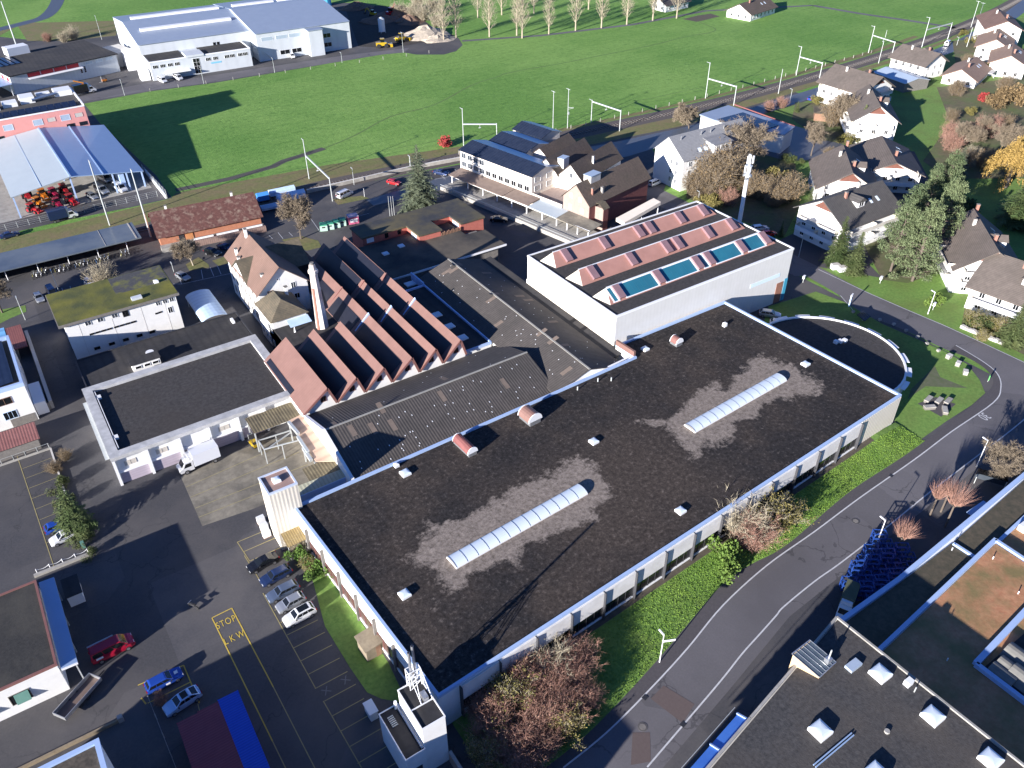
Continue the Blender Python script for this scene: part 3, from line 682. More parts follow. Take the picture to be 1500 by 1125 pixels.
sp = math_('ADD', math_('MULTIPLY', speck, .55), math_('MULTIPLY', speck2, .45))
dark = mixc(sp, (.0055,.005,.005), (.060,.053,.051))
brown = mixc(sp, (.019,.0145,.0115), (.135,.105,.084))
base = mixc(math_('MAXIMUM', math_('MULTIPLY', mrange(g3.outputs['Fac'], .42, .66), .75), z3), dark, brown)
pale = mixc(sp, (.115,.092,.074), (.43,.36,.30))
zf = math_('MULTIPLY', mrange(math_('ADD', zz, math_('MULTIPLY', math_('SUBTRACT', g1.outputs['Fac'], .5), 2.6)), .15, .85), mrange(g4.outputs['Fac'], .28, .60, .6, 1.0))
final = mixc(zf, base, pale)
nt.links.new(final, bs.inputs['Base Color'])
bp = _n(nt,'ShaderNodeBump'); bp.inputs['Distance'].default_value=.06; bp.inputs['Strength'].default_value=.8; nt.links.new(g1.outputs['Fac'], bp.inputs['Height']); nt.links.new(bp.outputs[0], bs.inputs['Normal'])
MB().prism(roof_in, HH-.06, HH+.05).build('roof', mroof, hall)
# parapet ring following the footprint
a = MB()
ins = roof_in; n = len(foot); ro = [(-.05,-.05),(HW+.05,-.05),(HW+.05,39.65),(66.55,41.36),(66.55,36.45),(-.05,39.05)]
for i in range(n):
    j = (i+1) % n
    q = [ro[i], ro[j], ins[j], ins[i]]
    a.prism(q, HH+.004, HH+.45)
a.build('parapet', m_copbl, hall)
# pilasters, panels, window bands on the street side and the yard side
fx = [HW-.25]+[83.5-5.75*k for k in range(15)]
for k in range(1, len(fx)):
    x = fx[k]
    if x < 1: break
    MB().box(x-.07, x+.07, -.60, -.003, .6, HH-.12).build('pilaster', M('dark_fin',(0.035,0.035,0.04),(0.055,0.055,0.06),1.,.7), hall)
for k in range(1, len(fx)-1):
    x1, x0 = fx[k]-.071, fx[k+1]+.071
    MB().box(x0, x1, -.24, -.004, 3.55, HH-.15).build('facade_panel', M('white_facade_panel',(0.60,0.58,0.55),(0.74,0.72,0.69),.6,.8,c3=(0.46,0.44,0.41),s3=.4,amt3=.4), hall)
    MB().box(x0, x1, -.20, -.006, 1.05, 1.35).build('sill', m_whpaint, hall)
    b = MB(); b.box(x0, x1, -.06, -.003, 1.35, 3.55, 1)
    for q in (.02,.25,.5,.75,.98): xx = x0+(x1-x0)*q; b.box(xx-.04, xx+.04, -.12, -.06, 1.35, 3.55, 0)
    b.build('window', [m_dkmet, m_glassdk], hall)
MB().box(83.64, HW, -.12, -.003, .9, HH-.02).build('facade_panel', m_ivory, hall)
ly = [34.8-4.93*k for k in range(7)]
for k, y in enumerate(ly):
    MB().box(-.45, -.003, y-.14, y+.14, .5, HH-.9).build('pilaster', m_concdk, hall)
for k in range(len(ly)-1):
    y1, y0 = ly[k]-.14, ly[k+1]+.14
    b = MB(); b.box(-.06, -.003, y0, y1, 1.2, 3.2, 1)
    for q in (0.02,.33,.66,.98): yy = y0+(y1-y0)*q; b.box(-.12, -.06, yy-.04, yy+.04, 1.2, 3.2, 0)
    b.build('window', [m_maroon, M('brown_window_band',(0.07,0.04,0.035),(0.12,0.07,0.06),.5,.3)], hall)
    MB().box(-.2, -.003, y0, y1, .9, 1.2).build('sill', m_whpaint, hall)
# barrel skylights
for xs0, xs1 in ((12.65, 36.2), (59.6, 83.0)):
    nb = 13; w = (xs1-xs0)/nb; yc, rr, hb = 16.05, 1.20, .22
    b = MB(); b.box(xs0-.06, xs1+.06, yc-rr-.05, yc+rr+.05, HH+.02, HH+.05+hb)
    o = b.build('skylight', m_whpaint, hall)
    prof = [(yc+rr*math.cos(t), HH+.05+hb+.46*math.sin(t)) for t in [math.pi*k/10 for k in range(11)]]
    d = MB()
    for i in range(nb): d.extr(prof, xs0+w*i+.05, xs0+w*(i+1)-.05, 'x')
    prof2 = [(yc+(rr+.03)*math.cos(t), HH+.05+hb+.49*math.sin(t)) for t in [math.pi*k/10 for k in range(11)]]
    for i in range(nb+1): d.extr(prof2, xs0+w*i-.035, xs0+w*i+.035, 'x', m=1, mfun=lambda k: 1)
    d.build('barrel_vault', [m_dome, m_alu], o)
def hatch(root, x, y, z, s=1.3, h=.45, name='roof_hatch', sy=None):
    sy = sy or s; a = MB(); a.box(x-s/2, x+s/2, y-sy/2, y+sy/2, z, z+h*.6)
    o = a.build(name, m_whpaint, root); i = len(a.v)
    t = MB(); zz = z+h*.6
    rows = [[(x-s/2+.03, y-sy/2+.03, zz),(x+s/2-.03, y-sy/2+.03, zz),(x+s/2-.03, y+sy/2-.03, zz),(x-s/2+.03, y+sy/2-.03, zz)]]
    for f, g in ((.985,.10),(.94,.18),(.84,.25),(.66,.31),(.42,.345),(.2,.36)):
        rows.append([(x+sx_*s/2*f, y+sy_*sy/2*f, zz+h*g) for sx_, sy_ in ((-1,-1),(1,-1),(1,1),(-1,1))])
    for r0, r1 in zip(rows, rows[1:]):
        for k in range(4): j=(k+1)%4; t.poly([r0[k], r0[j], r1[j], r1[k]])
    t.poly(rows[-1])
    t.build('dome', m_dome if s > .9 else m_whpaint, o, smooth=True)
    return o
for x, y, s in ((4.7,15.3,1.35),(44.6,3.9,1.25),(44.9,23.2,1.25),(89.8,15.9,1.25),(16.9,35.3,1.4),(70.2,37.2,1.2)): hatch(hall, x, y, HH+.05, s, .55)
hatch(hall, 16.7, 37.6, HH+.05, .7, .7); hatch(hall, 88.2, 33.6, HH+.05, .7, .9)
def hood(root, x, y, z, L, W, h, top, ax='y'):
    """half-round ventilation hood on a white curb"""
    o = MB().box(x-W/2, x+W/2, y-L/2, y+L/2, z, z+h*.35).build('vent_hood', m_alu, root)
    prof = [(x+W*.62*math.cos(t), z+h*.35+h*.62*math.sin(t)) for t in [math.pi*k/10 for k in range(11)]]
    MB().extr(prof, y-L/2+.1, y+L/2-.1, 'y').build('hood_cover', top, o)
    for yy in (y-L/2, y+L/2-.1):
        MB().extr([(x+W*.66*math.cos(t), z+h*.33+h*.68*math.sin(t)) for t in [math.pi*k/10 for k in range(11)]], yy, yy+.1, 'y').build('hood_end', m_whpaint, o)
hood(hall, 27.6, 34.6, HH+.05, 4.4, 1.5, 1.7, m_maroon)
hood(hall, 40.3, 34.0, HH+.05, 3.0, 2.2, 2.2, m_redmet)
hood(hall, 76.2, 35.0, HH+.05, 1.7, 1.5, 1.7, m_redtrim)
for x, y in ((56.5,35.1),(58.5,33.8),(52,35.4)): MB().tube((x,y,HH),(x,y,HH+.8),.12,.12,8).build('vent_pipe', m_steel, hall)
MB().box(66.5,66.95,36.45,41.3,HH+.46,HH+1.5).build('step_wall', m_redmet, hall)
MB().box(50,66.5,36.9,37.2,HH+.2,HH+.35).build('gutter', m_whpaint, hall)

# ---------------------------------------------------------------- semicircular annex
ann = thing('annex', 'semicircular flat roofed annex with white curved rim beside the hall', 'annex', (0,0,0), R(3.47))
cx, cy, rr_ = 99.0, 17.2, 14.2
arc = [(cx+rr_*math.cos(t), cy+rr_*math.sin(t)) for t in [R(-90)+R(180)*k/28 for k in range(29)]]
fp = [(95.06, cy-rr_)]+arc+[(95.06, cy+rr_)]
MB().prism(fp, 0, 3.6).build('wall', m_white, ann)
arci = [(cx+(rr_-.22)*math.cos(t), cy+(rr_-.4)*math.sin(t)) for t in [R(-90)+R(180)*k/28 for k in range(29)]]
MB().prism([(95.1, cy-rr_+.4)]+arci+[(95.1, cy+rr_-.4)], 3.603, 3.75).build('roof', m_gravel, ann)
a = MB()
for i in range(28):
    a.prism([arc[i], arc[i+1], arci[i+1], arci[i]], 3.604, 4.05)
a.build('rim', m_whpaint, ann)
for k in range(9):
    t0 = R(-84)+R(168)*(k+.1)/9; t1 = R(-84)+R(168)*(k+.72)/9
    b = MB(); q = [(cx+(rr_+r)*math.cos(t), cy+(rr_+r)*math.sin(t)) for r, t in ((.9,t0),(.9,(t0+t1)/2),(.9,t1),(.05,t1),(.05,(t0+t1)/2),(.05,t0))]
    b.prism(q, 3.7, 3.82, bottom=True); b.build('sunshade', m_whpaint, ann)
for k in range(12):
    t = R(-80)+R(160)*(k+.5)/12
    b = win_mesh(2.2, 1.7, m_whpaint, m_glass, 2)
    add('window', b, ann, (cx+(rr_+.01)*math.cos(t), cy+(rr_+.01)*math.sin(t), 1.2), t+math.pi/2)
for dx in (0, .9, 1.8): MB().box(104+dx,104.7+dx,18.6-dx*.4,19.4-dx*.4,3.75,4.35).build('ventilation_unit', m_whpaint, ann)
hatch(ann, 96.6, 28.5, 3.75, .8, .6)

# ---------------------------------------------------------------- tall white hall with red roof lights
rh = thing('factory_hall', 'tall white factory hall with three rows of red sheet metal roof lights', 'factory hall', (38.63+0,0,0), 0)
# its front corner in the site frame
RX, RY = G(903,463,12.6); RW, RD, RHH = 48.3, 29.0, 12.2
rh.location = (RX, RY, 0)
MB().box(0, RW, 0, RD, 0, RHH).build('wall', m_white2, rh)
MB().box(-.22, -.003, -.1, RD+.05, 6.0, 7.0).build('base_band', m_ivory, rh)
a = MB(); ring(a, -.06, RW+.06, -.06, RD+.06, .3, RHH+.003, RHH+.4); a.build('parapet', m_whpaint, rh)
MB().box(.24, RW-.24, .24, RD-.24, RHH+.003, RHH+.2).build('roof', m_gravel, rh)
zr = RHH+.2
for y0, glass in ((21.4,False),(12.6,False),(3.9,True)):
    x0, x1, y1 = .9, RW-1.0, y0+4.4; yr = y1-1.1; xi0, xi1 = 3.3, x1-1.6; ht_ = 1.75
    b = MB()
    Rg0, Rg1 = (xi0, yr, zr+ht_), (xi1, yr, zr+ht_)
    b.poly([(x0+.9,y0,zr),(x1-.2,y0,zr),Rg1,Rg0], 0)
    b.poly([(x1-.2,y0,zr),(x1,y1,zr),Rg1], 0)
    b.poly([(x1,y1,zr),(x0,y1,zr),Rg0,Rg1], 0)
    b.poly([(x0,y1,zr),(x0+.9,y0,zr),Rg0], 1)
    o = b.build('roof_light', [M('brown_red_sheet',(0.37,0.19,0.15),(0.43,0.225,0.18),.5,.6,c3=(0.32,0.165,0.13),s3=.3,amt3=.5), m_ivory], rh)
    MB().bar((xi0,yr,zr+ht_+.03),(xi1,yr,zr+ht_+.03),.22,.1).build('ridge_cap', m_whpaint, o)
    sl = Vector((0, yr-y0, ht_)); sn = Vector((0,-ht_, yr-y0)).normalized()
    def on(x, f, d): p = Vector((x, y0, zr))+sl*f+sn*d; return (p.x,p.y,p.z)
    hx = [6.3, 16.2, 25.6, 28.6, 37.5] if not glass else [5.7, 16.7, 27.2, 30.5, 39.8]
    hx = [h*(44.6/44) for h in hx] + ([46.0] if False else [])
    if not glass: hx = [5.6, 15.6, 25.2, 28.4, 37.2, 45.0][:5]+[44.2]
    for h in (hx if not glass else [5.0,15.2,25.6,28.9,38.2,45.2][:6]):
        c = MB(); w_ = .75
        lo = [on(h-w_,.12,.0), on(h+w_,.12,.0), on(h+w_,.95,.0), on(h-w_,.95,.0)]; up = [on(h-w_,.10,.55), on(h+w_,.10,.55), on(h+w_,.93,.55), on(h-w_,.93,.55)]
        c.poly(up); 
        for k in range(4): j=(k+1)%4; c.poly([lo[k],lo[j],up[j],up[k]])
        c.build('smoke_vent', M('purple_grey_sheet',(0.20,0.12,0.13),(0.26,0.16,0.17),.8,.5) if True else None, o)
    if glass:
        edges = [2.9,4.1, 6.0,14.3, 16.2,24.7, 26.5,28.0, 29.9,37.3, 39.2,44.3]
        for q in range(0, len(edges), 2):
            c = MB(); e0, e1 = edges[q], edges[q+1]
            c.poly([on(e0,.08,.05), on(e1,.08,.05), on(e1,.92,.05), on(e0,.92,.05)], 0)
            for f0, f1 in ((.04,.09),(.91,.97)): c.poly([on(e0-.3,f0,.09),on(e1+.3,f0,.09),on(e1+.3,f1,.09),on(e0-.3,f1,.09)],1)
            for ee in (e0, e1): c.poly([on(ee-.18,.04,.1),on(ee+.18,.04,.1),on(ee+.18,.97,.1),on(ee-.18,.97,.1)],1)
            nn_ = max(1,int((e1-e0)/1.1))
            for k in range(1, nn_): ee = e0+(e1-e0)*k/nn_; c.poly([on(ee-.02,.08,.07),on(ee+.02,.08,.07),on(ee+.02,.92,.07),on(ee-.02,.92,.07)],2)
            c.build('glazing', [m_glassgr, m_whpaint, M('glazing_bar',(0.06,0.22,0.28),None,rough=.5)], o)
# company lettering on the front: pale blue sign band
s_ = MB().box(36.5,45.5,-.05,-.003,6.6,7.5).build('sign', M('pale_sign',(0.62,0.74,0.80),None,rough=.6), rh)
MB().box(RW-.9, RW+.06, -.12, -.06, 0, 5.5).build('blue_post', M('teal_paint',(0.05,0.28,0.42),None,rough=.5), rh)
MB().box(RW-3.2, RW-1.2, -.08, -.003, 0, 5.0).build('door', M('rust_door',(0.30,0.14,0.09),(0.22,0.10,0.07),2.,.8), rh)

# ---------------------------------------------------------------- sawtooth sheds
saw = thing('sawtooth_shed', 'red roofed sawtooth shed with white gable ends and dark lower slopes', 'factory shed', (0,0,0), 0)
ridges = [12.5, 17.9, 23.2, 28.8, 33.7, 38.95]
valley_l = [7.6, 13.75, 19.1, 24.45, 30.0, 34.95]
valley_r = [13.75, 19.1, 24.45, 30.0, 34.95, 40.0]
yF, zv, zt = 60.2, 5.6, 9.1
yB = [79.3, 79.0, 78.7, 111.5, 111.2, 111.6]
for k in range(6):
    x0, xr, x1 = valley_l[k], ridges[k], valley_r[k]
    prof = [(x0,0),(x0,zv),(xr,zt),(x1,zv),(x1,0)]
    b = MB(); b.extr(prof[::-1], yF+.25, yB[k], 'y'); b.build('gable_wall', m_white, saw)
    b = MB(); s1 = (zt-zv)/(xr-x0)
    xl = x0 if k else x0-0.0
    b.slab([(xl,yB[k],zv+.16),(xl,yF-.15,zv+.16),(xr+.02,yF-.15,zt+.18),(xr+.02,yB[k],zt+.18)], .15)
    b.build('roof_slope', m_redmet, saw)
    b = MB(); b.slab([(xr+.02,yB[k],zt+.18),(xr+.02,yF-.15,zt+.18),(x1+.05,yF-.15,zv+.3),(x1+.05,yB[k],zv+.3)], .12); b.build('north_light', m_redtrim, saw)
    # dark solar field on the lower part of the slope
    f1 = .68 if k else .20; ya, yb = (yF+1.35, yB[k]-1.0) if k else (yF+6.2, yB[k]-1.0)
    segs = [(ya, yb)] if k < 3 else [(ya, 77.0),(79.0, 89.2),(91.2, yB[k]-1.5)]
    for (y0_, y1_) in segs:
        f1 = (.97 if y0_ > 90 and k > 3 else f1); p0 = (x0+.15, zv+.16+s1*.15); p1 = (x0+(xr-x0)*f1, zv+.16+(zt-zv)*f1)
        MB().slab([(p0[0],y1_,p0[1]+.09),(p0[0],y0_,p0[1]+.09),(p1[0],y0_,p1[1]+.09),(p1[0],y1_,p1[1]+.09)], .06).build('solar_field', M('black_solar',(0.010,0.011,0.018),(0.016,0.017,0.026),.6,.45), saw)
    # red verge trim on the gable
    b = MB(); b.bar((x0+.1,yF-.2,zv+.05),(xr,yF-.2,zt+.05),.14,.42); b.bar((xr,yF-.2,zt+.05),(x1,yF-.2,zv+.1),.14,.42); b.build('verge_trim', m_redtrim, saw)
    windows(saw, 'S', yF+.24, [(xr-.9, zv+1.0)], .9, 1.0, m_redtrim, m_glassdk, 2)
    if k >= 3:
        MB().extr([(x0+.2,zv+.2),(xr,zt+.6),(x1,zv+.45),(x1,zv)][::-1], 77.6, 77.95, 'y').build('fire_wall', m_copbl, saw)
        for yy in (90.0,):
            MB().extr([(x0+.2,zv+.2),(xr,zt+.5),(x1,zv+.45),(x1,zv)][::-1], yy, yy+.35, 'y').build('fire_wall', m_redtrim, saw)
# gap roof left behind the first three ridges
MB().box(13.0, 27.0, 79.0, 92, 0, 5.8).build('flat_roof_block', m_bitum, saw)
# ---------------------------------------------------------------- flat strip roof with blue skylights right of the sawtooth
fs = thing('flat_shed', 'narrow black flat roof with square pale blue skylights between sawtooth and corrugated roof', 'factory shed', (40.2,61.0,0))
MB().box(0, 6.0, 0, 26.4, 0, 5.2).build('wall', m_white, fs)
MB().box(.05, 6.0, .05, 26.4, 5.203, 5.35).build('roof', m_bitum, fs)
a = MB(); a.box(0,6.0,-.1,.2,5.204,5.75); a.box(5.75,6.05,.2,26.4,5.204,5.75); a.box(0,6.05,26.4,26.75,0,5.75); a.build('parapet', m_copbl, fs)
MB().box(5.7,6.05,26.75,32.4,0,6.1).build('parapet_wall', m_copbl, fs)
for y in (4.6, 9.6, 14.8): 
    o = MB().box(1.25,3.2,y-.85,y+.85,5.35,5.6).build('skylight', m_whpaint, fs); MB().box(1.4,3.05,y-.7,y+.7,5.6,5.66).build('pane', m_dome, o)
MB().box(0, 6.0, 26.75, 34.0, 0, 4.4).build('low_roof', m_bitum, fs)
o = MB().box(3.4,5.6,29.6,31.4,4.4,4.65).build('skylight', m_whpaint, fs); MB().box(3.55,5.45,29.75,31.25,4.65,4.7).build('pane', m_dome, o)

# ---------------------------------------------------------------- corrugated halls
g1_ = thing('corrugated_hall', 'long low hall with grey corrugated fibre cement gable roof beside the sawtooth gables', 'factory shed', (8.0,41.2,0))
def corr(root, mat, x0, x1, y0, y1, he, hr, axis, rp=.5, patches=14, seed=1, lit=True):
    rnd = random.Random(seed)
    o = gable(root, x0, x1, y0, y1, he, hr, axis, m_white, mat, over=.25, gover=.2, rp=rp, cap=m_eternr)
    o.data.materials.append(m_eternp); o.data.materials.append(m_whpaint)
    # replaced sheets of another colour and small white clips
    p = MB(); q = MB()
    for i in range(patches+60):
        if axis == 'x':
            yr = y0+(y1-y0)*rp; u = rnd.uniform(x0+1, x1-2); v = rnd.uniform(.05, .9)
            ya, yb = (y0, yr); 
            if rnd.random() < .3: ya, yb = (y1, yr)
            f = lambda uu, vv: (uu, ya+(yb-ya)*vv, he+(hr-he)*vv+.2)
        else:
            xr = x0+(x1-x0)*rp; u = rnd.uniform(y0+1, y1-2); v = rnd.uniform(.05, .9)
            ya, yb = (x0, xr)
            if rnd.random() < .45: ya, yb = (x1, xr)
            f = lambda uu, vv: (ya+(yb-ya)*vv, uu, he+(hr-he)*vv+.2)
        w_, l_ = (.9, 2.4/abs(math.hypot(yb-ya, hr-he))) if i < patches else (.14, .025)
        tgt = p if i < patches else q
        z4 = [f(u,v), f(u+w_,v), f(u+w_,v+l_), f(u,v+l_)]
        if i >= patches: z4 = [(a_,b_,c_+.03) for a_,b_,c_ in z4]
        nrm = (Vector(z4[1])-Vector(z4[0])).cross(Vector(z4[2])-Vector(z4[1]))
        if nrm.z < 0: z4 = z4[::-1]
        tgt.poly(z4)
    import bmesh
    bm = bmesh.new(); bm.from_mesh(o.data)
    for src, mi in ((p, 1), (q, 2)):
        vs = [bm.verts.new(c) for c in src.v]
        for f_ in src.f: bm.faces.new([vs[i] for i in f_]).material_index = mi
    bm.to_mesh(o.data); bm.free()
    return o
corr(g1_, m_eternx, .2, 39.6, 0, 18.9, 5.0, 8.0, 'x', rp=.53, patches=8, seed=3)
MB().box(-.35, .18, -.2, 18.9, 0, 5.6).build('end_wall', m_whpaint, g1_)
MB().extr([(-.3,4.9),(18.9,4.9),(18.9,5.5),(10,8.5),(-.3,5.5)], -.36, .16, 'x').build('gable_end', m_whpaint, g1_)
g2_ = thing('corrugated_hall', 'dark corrugated gable roof hall with pale ridge running up to the red lit hall', 'factory shed', (46.6,40.5,0))
corr(g2_, m_etern, 0, 15.4, .2, 50.0, 5.6, 8.0, 'y', rp=.48, patches=15, seed=5)
g3_ = thing('link_roof', 'dark lean-to roof wedged along the white base of the red lit hall', 'factory shed', (62.1,43.4,0))
b = MB(); b.slab([(0,46.5,5.7),(0,.2,5.7),(.1+RX-62.3,.2,6.1),(.1+RX-62.3,46.5,6.1)], .3); b.build('roof', m_bitum, g3_)
# ---------------------------------------------------------------- lift tower
lt = thing('lift_tower', 'tall beige metal clad lift tower with white skylight at the hall corner', 'tower', (-5.5,38.3,0))
MB().box(0, 4.3, 0, 4.2, 0, 11.3).build('wall', m_ivory, lt)
a = MB(); ring(a, -.05, 4.35, -.05, 4.25, .28, 11.303, 11.6); a.build('parapet', m_coping, lt)
MB().box(.23, 4.07, .23, 3.97, 11.303, 11.42).build('roof', M('pink_roofing',(0.30,0.19,0.155),(0.36,0.24,0.20),1.2,.9), lt)
hatch(lt, 2.0, 2.2, 11.42, 1.1, .6)
MB().slab([(.3,0-.003,3.4),(.3,-2.6,2.9),(5.2,-2.6,2.9),(5.2,-.003,3.4)], .08).build('canopy', M('mossy_corrugated',(0.24,0.17,0.07),(0.36,0.27,0.12),1.5,.9,bands=(0,.35,.03),bandcol=.5), lt)
for x in (.4,5.1): MB().tube((x,-2.5,0),(x,-2.5,2.9),.05,.05,6).build('post', m_steel, lt)
# ---------------------------------------------------------------- loading bay canopies and beams
lb = thing('loading_canopy', 'brown weathered loading canopy roofs with grey steel beams round the concrete apron', 'canopy', (0,0,0))
mcor = M('weathered_corrugated',(0.13,0.105,0.06),(0.26,0.215,0.125),.8,.9,bands=(0,.5,.04),c3=(0.09,0.075,0.05),s3=.3,amt3=.6,bandcol=.5)
mcor2 = M('pinkish_corrugated',(0.50,0.34,0.24),(0.58,0.41,0.30),.35,.8,bands=(1,2.3,0.0),bandcol=.35)
mcor3 = M('pale_mossy_sheet',(0.34,0.34,0.24),(0.48,0.47,0.36),.8,.8,bands=(0,.6,.03),bandcol=.3)
MB().slab([(-.8,66.0,4.7),(-.8,61.7,4.4),(7.5,61.7,4.4),(7.5,66.0,4.7)], .12).build('roof', mcor, lb)
MB().slab([(5.3,61.4,4.6),(5.0,49.0,4.6),(7.75,46.8,4.9),(7.65,61.4,4.9)], .12).build('roof', mcor2, lb)
MB().slab([(2.6,49.0,4.2),(2.6,45.2,3.9),(7.75,45.2,4.4),(7.75,48.6,4.6)], .12).build('roof', mcor, lb)
MB().slab([(-.8,45.6,4.3),(-.8,43.4,3.9),(7.75,43.4,4.2),(7.75,45.1,4.5)], .12).build('roof', mcor3, lb)
MB().box(-.8,7.6,43.25,43.38,0,4.2).build('side_wall', m_copbl, lb)
for x, y in ((-.6,61.9),(-.6,65.7),(5.2,61.2),(5.1,55),(4.9,49.3),(2.7,45.4)): MB().box(x-.1,x+.1,y-.1,y+.1,0,4.3).build('post', m_steel, lb)
for a_, b_ in (((5.0,60.4,5.0),(5.2,56.6,5.0)),((4.9,56.2,4.8),(4.8,51.5,4.8)),((4.6,53.2,4.6),(4.5,49.6,4.6))): MB().bar(a_, b_, .5, .5).build('beam', m_steel, lb)
for a_, b_ in (((-.5,60.9,3.2),(5.0,60.4,3.2)),((-.5,58.2,3.2),(5.0,57.2,3.2)),((.4,58.4,3.0),(4.8,60.1,3.0)),((-.5,60.9,3.2),(-.5,58.2,3.2))): MB().bar(a_, b_, .16, .2).build('rail', m_steel, lb)
for x, y in ((-.5,60.9),(-.5,58.2),(2.4,60.7),(2.4,57.7)): MB().box(x-.07,x+.07,y-.07,y+.07,0,3.15).build('post', m_steel, lb)
# ---------------------------------------------------------------- boiler house
bh = thing('boiler_house', 'white boiler house with two steel flues in a white lattice frame', 'boiler house', (0,0,0))
MB().box(-4.0,-1.1,-3.8,2.0,0,9.0).build('wall', m_white, bh)
a = MB(); ring(a,-4.04,-1.06,-3.84,2.04,.12,9.003,9.22); a.box(-3.92,-1.18,-1.2,-1.08,9.003,9.2); a.build('parapet', m_whpaint, bh)
MB().box(-3.92,-1.18,-3.72,1.92,9.003,9.08).build('roof', m_bitum, bh)
w2 = MB().box(-6.5,-4.003,-4.1,2.6,0,5.6).build('wing', m_white, bh)
a = MB(); ring(a,-6.54,-3.99,-4.14,2.64,.12,5.603,5.8); a.build('parapet', m_whpaint, w2)
MB().box(-6.42,-4.1,-4.02,2.52,5.603,5.68).build('roof', m_bitum, w2)
MB().tube((-4.3,-3.9,5.9),(-4.3,2.3,5.9),.14,.14,8).build('duct', m_alu, bh); MB().tube((-4.45,2.2,4.0),(-4.45,2.2,7.0),.2,.2,8).build('duct', m_whpaint, bh)
MB().box(-2.2,-1.6,-1.0,.0,9.09,9.8).build('ventilation_unit', m_alu, bh)
for i in range(6): MB().box(-5.9+.0*i,-5.2,.2+.26*i,.30+.26*i,5.7,5.82).build('vent_slat', m_steel, bh)
for (x,y) in ((-2.3,1.55),(-1.7,1.75)):
    f_ = MB(); f_.tube((x,y,8.5),(x,y,15.4 if x<-2 else 15.9),.17,.17,10); o = f_.build('flue', m_alu, bh); MB().tube((x,y,(15.4 if x<-2 else 15.9)),(x,y,(15.4 if x<-2 else 15.9)+.02),.13,.13,10).build('flue_mouth', m_black, o)
a = MB(); T = 12.2
for x, y in ((-2.75,1.2),(-1.25,1.2),(-2.75,2.0),(-1.25,2.0)): a.tube((x,y,9),(x,y,T),.06,.06,5)
for z in (10.0,11.1,T):
    for p_, q_ in (((-2.75,1.2),(-1.25,1.2)),((-1.25,1.2),(-1.25,2.0)),((-1.25,2.0),(-2.75,2.0)),((-2.75,2.0),(-2.75,1.2))): a.tube((*p_,z),(*q_,z),.05,.05,5)
for z0, z1 in ((9,10.0),(10.0,11.1),(11.1,T)):
    a.tube((-2.75,1.2,z0),(-1.25,1.2,z1),.04,.04,5); a.tube((-1.25,1.2,z0),(-1.25,2.0,z1),.04,.04,5); a.tube((-2.75,2.0,z0),(-2.75,1.2,z1),.04,.04,5)
a.tube((-2.7,1.2,T),(-2.6,-1.1,9.2),.05,.05,5); a.tube((-2.0,1.2,11.1),(-2.6,-1.1,9.2),.05,.05,5); a.tube((-1.25,1.2,T),(-1.2,-1.1,9.2),.06,.06,5); a.tube((-1.2,1.9,T),(-1.1,-1.1,9.2),.05,.05,5)
a.build('lattice_frame', m_whpaint, bh)
windows(bh,'S',-4.1,[(-5.2,1.0)],1.0,2.0,m_dkmet,m_glass,1)
# low walled bay beside the boiler house
rw_ = thing('retaining_wall', 'rust stained concrete retaining wall beside the boiler house', 'wall', (-1.2,-8.6,0))
MB().box(0,.35,-3,4.6,0,2.0).build('wall', M('rusty_concrete',(0.30,0.20,0.15),(0.42,0.31,0.25),1.2,.9), rw_)
MB().box(0-.03,.38,-3.03,4.63,2.003,2.1).build('coping', m_conc, rw_)
# small timber lean-to against the hall and a white box
sh = thing('garden_shed', 'small weathered plywood shed against the white hall wall', 'shed', (-3.3,13.6,0), R(3))
MB().box(0,2.6,0,2.6,0,2.3).build('wall', M('weathered_ply',(0.16,0.13,0.09),(0.27,0.22,0.15),1.2,.9), sh)
MB().slab([(-.2,2.8,2.55),(-.2,-.2,2.35),(2.75,-.2,2.6),(2.75,2.8,2.8)],.1).build('roof', MATS['weathered_ply'], sh)
MB().box(1.4,2.1,-.04,-.003,.05,2.0).build('door', m_brownwd, sh)
x, y = KP(1,3,650,800) and G(*KP(1,3,655,830))
cb = thing('cabinet', 'small white cabinet with flat lid between parking bays and boiler house', 'cabinet', (x,y,0))
MB().box(-.5,.5,-.9,.9,0,1.5).build('body', m_white, cb); MB().box(-.6,.6,-1.0,1.0,1.503,1.62).build('lid', m_whpaint, cb); MB().box(-.54,-.503,-.7,-.05,.1,1.4).build('door', m_greymet, cb)
# ---------------------------------------------------------------- brick chimney
ch = thing('chimney', 'tall tapered pale chimney with brick red flank behind the old villa', 'chimney', (21.4,84.2,0))
a = MB(); n8 = 10
lev = [(0,1.35),(5,1.25),(11,1.0),(17.6,.72),(17.9,.95),(18.4,.95),(18.6,.7),(19.6,.55)]
for (z0,r0),(z1,r1) in zip(lev, lev[1:]): a.tube((0,0,z0),(0,0,z1),r0,r1,n8,cap=True)
a.build('shaft', m_chim, ch)
MB().tube((-1.05,-.6,0),(-.62,-.35,14.8),.42,.34,8).build('brick_flue', m_chimbr, ch)
MB().tube((0,0,19.6),(0,0,20.0),.42,.42,8).build('cap', m_concdk, ch)
# ================================================================== NEAR BUILDINGS
def chimney_stack(root, x, y, z0, z1, s=.6, m=None):
    o = MB().box(x-s/2, x+s/2, y-s/2, y+s/2, z0, z1).build('chimney', m or m_chimbr, root)
    MB().box(x-s*.62, x+s*.62, y-s*.62, y+s*.62, z1+.002, z1+.14).build('chimney_cap', m_concdk, o)
